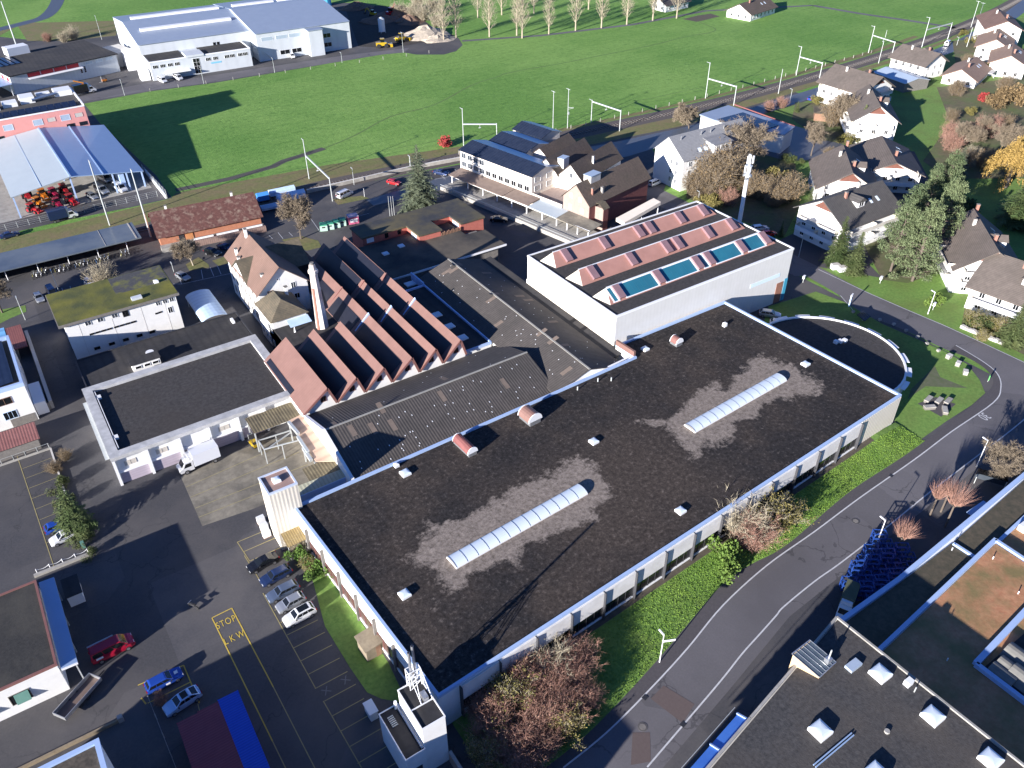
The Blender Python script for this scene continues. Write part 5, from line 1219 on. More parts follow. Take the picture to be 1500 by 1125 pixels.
windows(of,'S',0,grid([2.2,6.8],[4.6,7.0]),2.2,1.4,m_whpaint,m_shutter,1); windows(of,'S',0,grid([2.2,6.8],[2.0]),2.2,1.4,m_whpaint,m_glassdk,2)
windows(of,'S',13.5,[(14,5.5),(18,5.5)],2.0,1.4,m_dkmet,m_glassdk,2)
MB().box(0.1,10,-10.6,-.05,0,3.6).build('terrace_wall', m_cream, of); MB().box(.4,9.8,-10.4,-.3,3.603,3.7).build('terrace', m_brownpl, of); MB().box(0.1,.35,-10.6,-.05,3.604,4.4).build('parapet', m_cream, of)
# porch along its front
po = thing('goods_platform', 'long goods platform with brown and pale canopy roofs in front of the cream office', 'platform', (94.0,116.2,0), R(11.8))
MB().box(-8.6,-.05,-23.5,27,0,1.0).build('dock', m_conc, po)
MB().slab([(-5.2,27.2,3.5),(-5.2,6.0,3.5),(-.1,6.0,4.0),(-.1,27.2,4.0)],.2).build('canopy_roof', M('brown_flat_canopy',(0.17,0.125,0.10),(0.25,0.19,0.155),.6,.9), po)
MB().slab([(-4.8,5.8,3.5),(-4.8,-3.0,3.5),(-.1,-3.0,4.0),(-.1,5.8,4.0)],.2).build('canopy_roof', MATS['brown_flat_canopy'], po)
MB().slab([(-4.9,-3.2,3.3),(-4.9,-13.0,3.2),(0,-13.0,3.6),(0,-3.2,3.7)],.2).build('pale_roof', m_paleroof, po)
MB().slab([(-4.9,-13.1,3.2),(-4.9,-24.0,3.1),(0,-24.0,3.5),(0,-13.1,3.6)],.2).build('stone_roof', m_slabs, po)
for y in (26.5,20,14,8.5,3,-2.5,-8,-13,-16.5,-20,-23.5): MB().box(-4.6,-4.35,y-.12,y+.12,1.0,3.2).build('post', m_whpaint, po)
a = MB()
for y in (-3,-8,-13,-18,-23): pass
MB().bar((-4.5,-24,3.0),(-4.5,27,3.0),.2,.35).build('fascia_beam', m_whpaint, po)
MB().bar((-8.5,-23,1.6),(-8.5,27,1.6),.08,.08).build('rail', m_steel, po)
# brown maroon house
bh2 = thing('brown_gable_house', 'tall old gable house with pinkish front and dark mossy tiled roof beside the goods platform', 'house', (98.0,97.0,0), R(12))
gable(bh2, .1, 24.5, 0, 8.6, 7.3, 11.4, 'x', m_brownpl, m_tile, over=.6, gover=.5)
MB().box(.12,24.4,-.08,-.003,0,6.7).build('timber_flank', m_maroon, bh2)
windows(bh2,'W',.1,grid([2.3,6.2],[1.2,4.2]),1.0,1.3,m_shutter,m_shutter,1); windows(bh2,'W',.1,[(3.0,7.0),(5.9,7.4)],.8,1.2,m_shutter,m_shutter,1)
MB().box(2.4,4.4,-2.7,-.1,0,6.2).build('stair_tower', m_brownpl, bh2); MB().slab([(2.2,-.1,7.2),(2.2,-1.5,7.2),(4.6,-1.5,7.2),(4.6,-.1,7.2)],.1).build('tower_roof', m_tilemoss, bh2); MB().slab([(2.2,-1.5,7.2),(2.2,-3.0,6.0),(4.6,-3.0,6.0),(4.6,-1.5,7.2)],.1).build('tower_roof', m_tilemoss, bh2)
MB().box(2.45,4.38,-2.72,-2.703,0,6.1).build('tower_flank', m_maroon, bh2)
b = MB().box(4.2,8.0,3.2,5.6,8.6,12.3).build('roof_box', m_panel, bh2); MB().box(4.1,8.1,3.1,5.7,12.303,12.45).build('box_roof', m_zinc, bh2)
chimney_stack(bh2,2.8,1.4,7.8,10.3,.5); chimney_stack(bh2,6.2,1.0,7.6,9.7,.6,m_conc)
# pair of white gables behind
wg2 = thing('twin_gable_house', 'white house with twin gables facing the cream office and brown tiled roofs', 'house', (105.6,109.6,0), R(20))
gable(wg2, 0, 20, 0, 7.4, 7.4, 11.0, 'x', m_white, m_tile, over=.5, gover=.5)
gable(wg2, -.2, 18, 7.6, 15.0, 7.4, 11.0, 'x', m_white, m_tile, over=.4, gover=.5)
gable(wg2, 8, 22, 15.2, 23, 6.6, 9.6, 'x', m_white, m_tile, over=.4, gover=.5)
MB().box(-.26,-.203,9.6,14.6,0,5.2).build('shaded_door', m_concdk, wg2)  # dark grey door block; the office's shade is put into its colour
windows(wg2,'W',0,[(3.6,7.4)],1.0,1.2,m_whpaint,m_glass,2); windows(wg2,'W',-.2,[(11.3,7.4)],1.0,1.2,m_whpaint,m_glass,2)
MB().box(2.6,5.2,7.7,9.6,8.0,10.6).build('dormer_box', m_white, wg2); MB().box(2.5,5.3,7.6,9.7,10.603,10.75).build('dormer_box_roof', m_zinc, wg2)
chimney_stack(wg2,8,1.8,8.5,11.2,.5,m_white)
# slanting loading canopy beside the tall hall
sc2 = thing('timber_canopy', 'sloping cream boarded canopy between brown gable house and tall white hall', 'canopy', (104.2,90.6,0), R(9))
MB().slab([(0,2.6,3.7),(0,-.2,3.4),(14,-.2,4.6),(14,2.2,4.9)],.9).build('roof', m_cream, sc2)
for x in (.5,7,13.5): MB().box(x-.1,x+.1,0,.2,0,3.3 if x<1 else 3.6).build('post', m_whpaint, sc2)
# white gable apartment
wg = thing('grey_gable_house', 'tall pale apartment house with grey slate gable roof standing before the low solar hall', 'house', (134.4,102.2,0), R(-1))
gable(wg, 0, 27, 0, 11.6, 8.9, 13.4, 'x', m_white, m_slate, over=.5, gover=.3, rp=.56)
windows(wg,'W',0,grid([2.4,4.6],[1.6,4.0,6.6]),.8,1.2,m_whpaint,m_glass,2); windows(wg,'S',0,grid(span(1,26,8),[1.6,4.2,6.7]),1.2,1.3,m_whpaint,m_glass,2)
MB().box(10.5,17,-.5,4,8.3,11.2).build('dormer', m_white, wg); MB().slab([(10.2,4.6,12.0),(10.2,-.9,11.3),(17.3,-.9,11.3),(17.3,4.6,12.0)],.15).build('dormer_roof', m_slate, wg)
windows(wg,'S',-.5,[(12,9.6),(13.6,9.6),(15.4,9.6)],1.1,1.2,m_whpaint,m_glass,2)
MB().box(8,17,-2.2,-.02,0,6.6).build('balcony_bay', m_ivory, wg)
for x in (6.5,8.6): MB().slab([(x,2.0,10.45),(x,.8,9.75),(x+1.1,.8,9.75),(x+1.1,2.0,10.45)],.1).build('roof_window', m_dome, wg)
for x in (3,10.4,14,19): MB().tube((x,5,12),(x,5,13.6),.15,.15,6).build('vent_pipe', m_alu, wg)
# low solar hall
lh = thing('low_hall', 'low white hall with blue grey stepped roof behind the grey gable house', 'hall', (171.4,126.9,0), R(0))
MB().prism([(0,0),(7.5,-21),(15.5,-18),(13.4,7.4),(0,6.2)],0,5.6).build('wall', m_white, lh)
MB().prism([(-.3,-.1),(7.4,-21.4),(15.9,-18.2),(13.7,7.8),(-.3,6.6)],5.603,6.0).build('roof', m_longroof, lh)
for k in range(5): MB().box(1+.6*k,12,-1.5-3.0*k-1.6,-1.5-3.0*k+1.4,6.003,6.12+.02*k).build('solar_field', m_solarx, lh)
MB().box(15.62,15.9,-18,7,5.9,6.2).build('gutter', m_maroon, lh)
# brown tile shed at the station
ts = thing('goods_shed', 'old goods shed with mottled red brown tiled roof and picket loading ramp by the station', 'shed', (5.2,147.2,0), R(-5.4))
gable(ts, .5, 25.2, 1.2, 13.4, 3.7, 7.2, 'x', M('shed_brick',(0.34,0.13,0.07),(0.44,0.19,0.11),1.5,.9), m_tilered, over=.9, gover=.6)
MB().box(.2,8,-.9,1.15,0,1.1).build('ramp', m_conc, ts)
MB().box(8.2,25.6,-1.6,-.9,0,1.5).build('picket_front', M('picket',(0.20,0.13,0.11),(0.32,0.22,0.18),2.,.9,bands=(0,.5,.0),bandcol=.4), ts)
MB().box(8.2,25.6,-.88,1.15,0,1.2).build('ramp', m_concdk, ts)
for x0,x1 in ((8.0,12.8),(13.6,19),(20,25)): MB().box(x0,x1,-.6,-.35,1.205,1.75).build('white_board', m_whpaint, ts)
MB().box(4.9,6.2,1.1,1.197,.9,3.3).build('door', m_dkmet, ts); MB().box(6.5,8.3,1.05,1.197,1.1,3.5).build('sliding_door', M('orange_wood',(0.42,0.17,0.06),(0.50,0.22,0.09),1.,.8), ts)
chimney_stack(ts,4.2,8,6.4,8.0,.5,m_white); chimney_stack(ts,20.4,8.2,6.4,8.0,.5,m_white)
# bicycle shelter
bs_ = thing('platform_roof', 'long flat grey blue shelter roof with bicycles parked along its front', 'shelter', (-60,151.2,0), R(-.6))
MB().box(0,62.2,0,10.0,3.1,3.4).build('roof', M('wet_roof',(0.075,0.095,0.125),(0.12,0.145,0.175),.35,.18,c3=(0.17,0.19,0.20),s3=.08,amt3=.8), bs_)
MB().box(61.0,61.3,.1,9.9,3.403,3.5).build('roof_seam', m_conc, bs_); MB().box(54,54.1,.1,9.9,3.403,3.46).build('roof_seam', m_conc, bs_)
for x in span(2,62,9): MB().tube((x,2.0,0),(x,2.0,3.1),.1,.1,6).build('post', m_whpaint, bs_); MB().tube((x,7.6,0),(x,7.6,3.1),.1,.1,6).build('post', m_whpaint, bs_)
MB().box(.5,61,8.6,8.8,0,2.4).build('back_panel', m_glassdk, bs_)
# open machine shed with pale and blue roof
ms = thing('machine_shed', 'open machine shed with one pale and one blue roof slope full of red machines', 'shed', (-21,188.2,0))
zE, zW = 5.4, 7.6
MB().slab([(-21,50,6.6),(-21,0,4.6),(15.2,.2,7.6),(15.2,46,8.6)],.25).build('pale_roof', m_paleroof, ms) if False else None
b = MB(); b.slab([(-24,48,5.4),(-24,-.6,5.0),(.6-.0,-.6,4.9),(.6,48,5.3)],.25) if False else None
def rel(p): return (p[0]+21, p[1]-188.2, p[2])
b = MB(); b.slab([rel(q) for q in ((-20.9,187.5,6.0),(-5.75,189.2,7.6),(-6.85,229,9.5),(-21.2,229,7.9))],.22); b.build('pale_roof', m_paleroof, ms)
b = MB(); b.slab([rel(q) for q in ((-5.7,189.2,7.6),(12.8,190.2,4.6),(11,229,7.0),(-6.8,229,9.5))],.22); b.build('blue_roof', m_bluezinc, ms)
b = MB(); b.bar(rel((-5.7,189.2,7.7)),rel((-6.8,229,9.6)),.4,.2); b.bar(rel((2.4,189.6,6.33)),rel((1.4,229,8.5)),.3,.16); b.bar(rel((-13.2,188.4,6.85)),rel((-13.6,229,8.75)),.12,.12); b.build('roof_flashing', m_bluezinc, ms)
for x, y, z in ((-20.4,188,5.8),(-5.9,189.6,7.3),(4.6,190.3,5.8),(8.2,190.5,5.1),(12.2,190.6,4.4),(-20.4,208,6.6),(-6.2,208,8.2),(11.6,210,5.6)): MB().box(x+21-.18,x+21+.18,y-188.2-.18,y-188.2+.18,0,z).build('post', m_copbl, ms)
MB().box(6.3+21,7.6+21,3.4,18,0,4.4).build('blue_partition', m_copbl, ms)
MB().box(-.2,32,40.2,40.5,0,6.6).build('back_wall', m_panel, ms)
mfl = sheet('courtyard',[(-46,186.6),(13.4,188.6),(13.2,235),(-46,235)],.03,m_conc)
# pink building
pk = thing('pink_building', 'pink rendered building with white framed windows and a row of solar panels on its edge', 'building', (-51.4,229.4,0))
PH = 13.3
MB().box(0,58.6,0,20,0,PH).build('wall', m_pink, pk)
MB().box(.1,58.5,.1,19.9,PH+.003,PH+.12).build('roof', m_gravel2, pk)
a = MB(); a.box(-.1,58.7,-.1,.2,PH+.004,PH+.35); a.box(58.35,58.75,.2,20.1,PH+.004,PH+.7); a.build('parapet', m_whpaint, pk)
for k in range(14): MB().slab([(29+2.0*k,4.4,PH+1.0),(29+2.0*k,1.0,PH+.35),(30.9+2.0*k,1.0,PH+.35),(30.9+2.0*k,4.4,PH+1.0)],.06).build('solar_panel', m_solar, pk)
for x in (52.6,45.0,37.0,29,21): windows(pk,'S',0,[(x,PH-3.1)],2.5,1.6,m_whpaint,m_zinc,1,); 
for x in (56.4,48.7,33,25): windows(pk,'S',0,[(x,PH-2.8)],2.2,1.2,m_pink,m_shutter,1)
for x in (57,53.4,34,30): windows(pk,'S',0,[(x,PH-5.4)],2.1,1.0,m_dkmet,m_glassdk,2)
for x0,x1,y0,y1,h in ((34,37,10,13,1.6),(38,42,11,15,1.2),(43,47,12,17,1.8),(53,58,14,19,1.5),(29,32,9,12,1.0),(48,52,17,19,1.0)): MB().box(x0,x1,y0,y1,PH+.12,PH+.12+h).build('roof_unit', m_whpaint, pk)
MB().tube((46,12,PH+1),(54,14.5,PH+1.2),.5,.5,8).build('duct', m_alu, pk)
MB().box(20,34,20.2,42,0,5.0).build('rear_block', m_panel, pk)
# workshop with red panels
ws = thing('workshop', 'workshop with dark roof and a red panelled upper band by the far works road', 'workshop', (0,305.5,0), R(13))
MB().box(-6,34,.5,30,0,6.4).build('wall', m_greymet, ws)
MB().box(-6.4,34.6,-.2,30.5,6.403,6.75).build('roof', m_bitum, ws)
for k in range(4): MB().box(.2+4.8*k,4.6+4.8*k,.3,.497,4.9,6.2).build('red_panel', m_redpanel, ws)
MB().slab([(0,.45,4.8),(0,-1.2,4.5),(20,-1.2,4.5),(20,.45,4.8)],.15).build('canopy', m_whpaint, ws)
windows(ws,'S',.5,[(23,5.0),(27,5.0),(31,5.0)],2.6,1.0,m_whpaint,m_zinc,3); windows(ws,'S',.5,[(19.5,2.4),(20.9,2.4)],.7,2.2,m_whpaint,m_glassdk,1,4)
for k in range(5): windows(ws,'W',-6,[(3+5*k,4.4)],2.4,1.3,m_whpaint,m_redpanel,1)
for k in range(4): MB().slab([(-4+2.0*k,26-.0,7.2),(-4+2.0*k,14,7.0),(-2.6+2.0*k,14,7.0),(-2.6+2.0*k,26,7.2)],.1).build('solar_panel', m_solar, ws)
MB().box(4,12,27,32,6.75,9.6).build('stair_head', m_whpaint, ws)
MB().slab([(-26,20,4.6),(-26,-1,4.2),(-6.3,-1,4.2),(-6.3,20,4.6)],.2).build('blue_lean_to', m_bluezinc, ws)
for x in (-25,-16,-7): MB().box(x-.12,x+.12,-.6,-.4,0,4.0).build('post', m_whpaint, ws)
MB().box(34.6,44,6,20,0,5.2).build('side_block', m_panel, ws)
# long white hall
lo2 = thing('long_hall', 'very long pale hall with grey blue roof and office block at the far works road', 'factory hall', (40.6,305.5,0), R(-2.6))
LH = 10.4; LW = 83
m_lw = M('pale_sheet_wall',(0.52,0.55,0.57),(0.58,0.61,0.63),.3,.5,objspace=True,bands=(0,4.,0.),bandcol=.08)
gable(lo2, 0, 43, 0, 54, LH, LH+3.2, 'x', m_lw, m_longroof, over=.4, gover=.2)
gable(lo2, 43.1, LW, -9, 54, LH+.3, LH+3.8, 'x', m_lw, m_longroof, over=.4, gover=.2)
for y in (14, 32):
    for x0, x1 in ((4,40),(46,64),(66,80)):
        zz = LH+3.2*(y/27 if y<27 else (54-y)/27)
        MB().box(x0,x1,y-1.3,y+1.3,zz+.1,zz+1.0).build('roof_light', m_whpaint, lo2)
MB().box(43.05,44.0,-.5,0,0,LH).build('downpipe', m_steel, lo2)
windows(lo2,'S',0,[(28.5,5.0),(30,5.0)],.9,2.6,m_dkmet,m_glassdk,1)
ob = MB().box(0.5,39,-13,-.05,0,6.6).build('office_block', m_lw, lo2)
MB().box(.8,14,-12.7,-.3,6.603,6.7).build('office_roof', m_bitum, ob); MB().box(21,38.7,-12.7,-.3,6.603,6.7).build('office_roof', m_bitum, ob); MB().box(14.1,20.9,-13.3,-6,6.603,7.4).build('stair_head', m_lw, ob)
a = MB(); a.box(.4,14,-13.1,-12.7,6.604,7.0); a.box(21,39.1,-13.1,-12.7,6.604,7.0); a.box(38.7,39.1,-12.7,-.3,6.604,7.0); a.build('parapet', m_whpaint, ob)
windows(ob,'S',-13,[(2.3,4.4),(5.0,4.4),(7.8,4.4),(10.4,4.4),(22.2,4.4),(25.0,4.4),(29.5,4.4),(31.6,4.4),(34.8,4.4),(36.8,4.4)],1.8,1.1,m_whpaint,m_glassdk,3)
windows(ob,'S',-13,[(17.6,.3)],2.4,5.6,m_whpaint,m_glassdk,2,4)
MB().box(23,27,-13.05,-13.003,3.1,3.7).build('sign', M('blue_sign',(0.20,0.50,0.72),None,rough=.5), ob)
MB().box(5,14.5,-15.5,-13.05,2.4,2.7).build('entrance_canopy', m_whpaint, ob)
windows(lo2,'S',-9,[(47.5,7.6),(53.5,7.6),(59,7.6)],4.6,1.4,m_whpaint,m_zinc,1); windows(lo2,'S',-9,[(54,1.6),(59,1.6)],4.0,1.6,m_whpaint,m_glassdk,2)
windows(lo2,'S',-9,[(72.6,5.6),(72.6,2.0)],3.2,1.6,m_whpaint,m_glassdk,2)
MB().box(63.5,69.5,-13.2,-9.05,0,LH-.4).build('gate_porch', m_lw, lo2); MB().box(63.3,69.7,-13.5,-9.05,LH-.397,LH-.1).build('porch_roof', m_longroof, lo2)
MB().box(-5,-.05,6,14,0,6.5).build('side_tank_house', m_whpaint, lo2); MB().box(-3.4,-.05,-11,-6,0,3.4).build('gas_store', m_whpaint, lo2)
b = MB(); b.bar((42,-8,5.6),(48,-9.3,1.2),.9,.2); b.build('outside_stair', m_steel, lo2)
# ------------------------------------------------------------------ houses on the right
def chalet(lab, loc, rot, L, W, he, hr, roof=None, wall=None, balc=('W',), dormer=True, chim=2, wins=('S','W','E'), storeys=None, timber=True, group=None, name='apartment_house'):
    """ridge along local x; L along x, W along y. balc: faces with balconies"""
    t = thing(name, lab, 'house', loc, rot, group)
    roof = roof or m_tilegr; wall = wall or m_white
    gable(t, 0, L, 0, W, he, hr, 'x', wall, roof, over=1.0, gover=1.1, th=.22)
    n = storeys or max(1, int(he/2.6))
    zs = [.9+2.6*i for i in range(n)]
    slope = (hr-he)/(W/2)
    if timber:
        for f, xx in (('W',-.06),('E',L+.003)):
            if f not in balc: continue
            b = MB(); b.extr([(W*.30,he+(hr-he)*.42),(W*.70,he+(hr-he)*.42),(W/2,hr-.2)], xx, xx+.057, 'x'); b.build('timber_gable', M('dark_gable_boards',(0.13,0.05,0.035),(0.19,0.08,0.055),1.5,.85,bands=(2,.3,0.),bandcol=.3), t)
    for f in wins:
        Ln, at = ((L,0) if f=='S' else (L,W) if f=='N' else (W,0) if f=='W' else (W,L))
        nn = max(2, int(Ln/3.4)); windows(t, f, at, grid(span(.8,Ln-.8,nn), zs), 1.0, 1.25, m_whpaint, m_glassdk, 2)
    for f in balc:
        for i in range(1, n+1):
            z = 2.6*i-.1
            if z > he-.6 and f in 'SN': continue
            if f in 'SN':
                y0 = -1.7 if f == 'S' else W+.02
                o = MB().box(1.0,L-1.0,y0,y0+1.68,z,z+.18).build('balcony', m_whpaint, t)
                yy = y0 if f=='S' else y0+1.6; MB().box(1.0,L-1.0,yy,yy+.08,z+.18,z+1.15).build('parapet', m_whpaint if i%2 else m_panel, o)
                for q in (1.05,L/2,L-1.12): MB().box(q,q+.07,y0+.08,y0+1.6,z+.18,z+1.5).build('divider', m_ivory, o)
            else:
                x0 = -1.7 if f == 'W' else L+.02
                o = MB().box(x0,x0+1.68,1.2,W-1.2,z,z+.18).build('balcony', m_whpaint, t)
                xx = x0 if f=='W' else x0+1.6; MB().box(xx,xx+.08,1.2,W-1.2,z+.18,z+1.15).build('parapet', m_whpaint if i%2 else m_panel, o)
                for q in (1.25,W/2,W-1.3): MB().box(x0+.08,x0+1.6,q,q+.07,z+.18,z+1.5).build('divider', m_ivory, o)
    if dormer:
        x = L*.42; y = W*.20; z = he+slope*y
        d = MB().box(x-1.3,x+1.3,y,y+2.6,z-.1,z+1.7).build('dormer', wall, t)
        MB().extr([(x-1.7,z+1.6),(x+1.7,z+1.6),(x,z+2.7)], y-.3, y+3.6,'y').build('dormer_roof', roof, d)
        windows(d,'S',y,[(x,z+.4)],1.6,1.0,m_whpaint,m_glassdk,2)
    for k in range(chim):
        x = L*(.3+.4*k); y = W*(.42 if k%2==0 else .6); z = he+slope*min(y,W-y)
        chimney_stack(t, x, y, z-.4, z+1.6, .6, m_chimbr if k%2==0 else m_panel)
    for k in range(2):
        x = L*(.62+.13*k); y = W*.2; z = he+slope*y+.26
        MB().slab([(x,y+1.2,z+slope*1.2),(x,y,z),(x+.8,y,z),(x+.8,y+1.2,z+slope*1.2)],.08).build('roof_window', m_dome, t)
    return t
chalet('brown roofed apartment house with white balconies nearest the railway and blue road', (243.5,115.5,0), R(90), 17.5, 15.5, 7.0, 11.2, balc=('N','W'), wins=('S','N','W'))
chalet('brown roofed apartment house whose white gable front shines above the shaded double house', (212.5,91.0,0), R(45.5), 20, 12.6, 7.6, 12.0, balc=('W','N'), wins=('W','N','S'), roof=m_tilegr)
chalet('front half of the shaded double house with white balcony gable and three chimneys', (166.5,63.6,0), R(45), 18.5, 14.6, 6.2, 10.6, balc=('W',), wins=('W','S','N'), chim=3)
chalet('rear half of the shaded double house with dark gable walls towards the pines', (186.5,64.5,0), R(47), 19, 14.6, 5.6, 8.6, balc=('W',), wins=('W','S'), dormer=False, chim=1, roof=m_tilegr)
chalet('apartment house with dark ribbed roof and white gable behind two slim spruces', (139.4,52.8,0), R(-1), 19.5, 13.8, 7.6, 11.8, balc=('W','S'), wins=('W','S'), roof=M('dark_ribbed_tiles',(0.06,0.055,0.052),(0.10,0.092,0.085),1.0,.8,bands=(0,.6,.03),bandcol=.35))
chalet('large brown roofed house with white balconies behind the lawn at the right edge', (155.0,18.2,0), R(45), 20, 13.5, 6.4, 11.0, balc=('W','N'), wins=('W','N'), chim=3)
chalet('white balcony house at the right picture edge with low garden hedge', (142.4,22.0,0), R(-80), 22, 16.5, 5.6, 10.2, balc=('S',), wins=('S','W'), chim=1)
chalet('white two storey house with brown roof right beside the railway bend', (291.5,126.2,0), R(88), 14.5, 12.5, 5.6, 9.0, balc=(), timber=False, wins=('S','N','W'))
t = chalet('bungalow with light brown roof and white porch behind the railway bend house', (286.0,109.6,0), R(18), 19, 11.5, 3.0, 6.0, balc=(), dormer=False, timber=False, wins=('S','W'), roof=M('light_brown_tiles',(0.24,0.155,0.11),(0.31,0.21,0.155),1.,.85,bands=(2,.2,.02),bandcol=.3), name='bungalow')
MB().box(13,19,-2.5,-.05,2.6,2.8).build('porch_roof', m_panel, t); MB().box(18.6,18.8,-2.4,-2.2,0,2.6).build('porch_post', m_whpaint, t)
chalet('tall white house in the upper right corner above the terraced brown roofs', (346,129,0), R(40), 22, 13, 8.5, 11.5, balc=(), dormer=False, timber=False, wins=('W','S','N'), roof=m_tileor)
rt_ = m_tileor
chalet('upper of the two terraced houses with light brown stepped roofs at the right edge', (326,121,0), R(28), 18, 12, 5.5, 8.6, balc=(), dormer=False, timber=False, roof=m_brownwd if False else MATS['light_brown_tiles'], group='terraced houses with stepped roofs')
chalet('lower of the two terraced houses with light brown stepped roofs at the right edge', (311,106,0), R(28), 18, 12, 5.0, 8.0, balc=(), dormer=False, timber=False, roof=MATS['light_brown_tiles'], group='terraced houses with stepped roofs')
chalet('far house with dark brown roof and pale stone terrace beyond the green field', (296,228,0), R(12), 22, 13, 3.2, 6.6, balc=(), dormer=False, timber=False, wins=('S','W'), roof=m_tile, name='farmhouse')
chalet('far white bungalow at the top edge left of the dark roofed farmhouse', (276,264,0), R(5), 16, 9, 3.4, 5.6, balc=(), dormer=False, timber=False, wins=('S','W'), name='bungalow')
mt_ = thing('metal_shed', 'long shed with pale blue sheet roof in front of the railway bend house', 'shed', (261,121.5,0), R(80))
gable(mt_, 0, 15.5, -11.5, 0, 3.2, 4.4, 'x', m_concdk, m_zinc, over=.3, gover=.3)
gs = thing('garden_house', 'small garden house with mossy flat roof between pond and shrubs', 'shed', (214,116,0), R(40)); MB().box(0,6,0,5,0,2.4).build('wall', m_brownwd, gs); MB().slab([(-.5,5.5,2.9),(-.5,-.5,2.5),(6.5,-.5,2.5),(6.5,5.5,2.9)],.15).build('roof', m_tilemoss, gs); MB().box(2,3,-.04,-.003,.05,2.0).build('door', m_maroon, gs)
# ================================================================== TREES, SHRUBS
def PX(x, y, z):
    d = Vector((x, y, z))-CAM; q = d.dot(_f)
    return (750+FPX*d.dot(_r)/q, 562.5-FPX*d.dot(_u)/q)
def HT(base, top):
    """height of an upright thing from its foot and tip in the photograph"""
    x, y = G(*base); lo_, hi_ = 0.0, 40.0
    for _ in range(40):
        m = (lo_+hi_)/2
        if PX(x, y, m)[1] > top[1]: lo_ = m
        else: hi_ = m
    return (x, y, (lo_+hi_)/2)
def twig(mb, a, b, w, rnd, m=0):
    d = (b-a); s = d.cross(Vector((rnd.uniform(-1,1), rnd.uniform(-1,1), rnd.uniform(-1,1))))
    if s.length < 1e-5: return
    s = s.normalized()*w/2
    i = len(mb.v); mb.v += [tuple(a-s), tuple(a+s), tuple(b)]; mb.f.append((i,i+1,i+2)); mb.m.append(m)
def leafq(mb, p, size, rnd, m=0, flat=.0, el=1.0):
    n = Vector((rnd.gauss(0,1), rnd.gauss(0,1), rnd.gauss(0,1)+flat)).normalized()
    u = n.orthogonal().normalized(); v = n.cross(u); t = rnd.uniform(0, 6.28)
    a = (u*math.cos(t)+v*math.sin(t))*size*el; b = (v*math.cos(t)-u*math.sin(t))*size*.6
    i = len(mb.v); mb.v += [tuple(p-a), tuple(p+b), tuple(p+a), tuple(p-b)]; mb.f.append((i,i+1,i+2,i+3)); mb.m.append(m)
def bare(seed, H, spread, levels=5, lean=.0, upright=.25, nb=(3,4), first=.25, tw=.05, twigs=5, multi=1, r0=.22, droop=0):
    """leafless tree of height ~H: returns (trunk mesh collector, twig collector)"""
    rnd = random.Random(seed); T = MB(); W = MB()
    def grow(p, d, L, r, lv):
        n = 3 if lv else 4
        for k in range(n):
            d2 = (d+Vector((rnd.gauss(0,.13), rnd.gauss(0,.13), rnd.gauss(0,.06)+upright*.2-droop*(levels-lv)*.0))).normalized()
            q = p+d2*(L/n); ra = r*(1-.55*k/n); rb = r*(1-.55*(k+1)/n)
            if rb > .028: T.tube(p, q, ra, rb, 5 if r > .1 else 4, cap=False)
            else: twig(W, p, q+d2*.1, max(tw, ra*2), rnd); 
            if lv < levels and (k >= (1 if lv == 0 else 0)):
                for _ in range(rnd.randint(*nb) if k == n-1 or lv == 0 else rnd.randint(1,2)):
                    ax = d2.orthogonal().normalized(); ax.rotate(Matrix.Rotation(rnd.uniform(0,6.28), 3, d2))
                    nd = (d2*rnd.uniform(.7,1.1)+ax*spread*rnd.uniform(.6,1.2)); nd.z += upright*rnd.uniform(.2,1.0)-droop*lv*.25
                    grow(q, nd.normalized(), L*rnd.uniform(.52,.72), rb*.72, lv+1)
            elif lv >= levels:
                for _ in range(twigs):
                    ax = Vector((rnd.gauss(0,1),rnd.gauss(0,1),rnd.gauss(0,.7)+upright-droop*2)).normalized()
                    twig(W, q, q+(d2*.6+ax*.9).normalized()*L*rnd.uniform(.5,1.1), tw, rnd)
            p, d = q, d2
    for k in range(multi):
        d0 = Vector((rnd.gauss(0,.35 if multi>1 else lean+.03), rnd.gauss(0,.35 if multi>1 else .03), 1)).normalized()
        grow(Vector((rnd.gauss(0,.25) if multi>1 else 0, rnd.gauss(0,.25) if multi>1 else 0, 0)), d0, H*(.42 if levels>2 else .5), r0, 0)
    zs = max([v[2] for v in W.v] or [v[2] for v in T.v])
    k = H/zs
    T.v = [(x*k, y*k, z*k) for x, y, z in T.v]; W.v = [(x*k, y*k, z*k) for x, y, z in W.v]
    return T, W
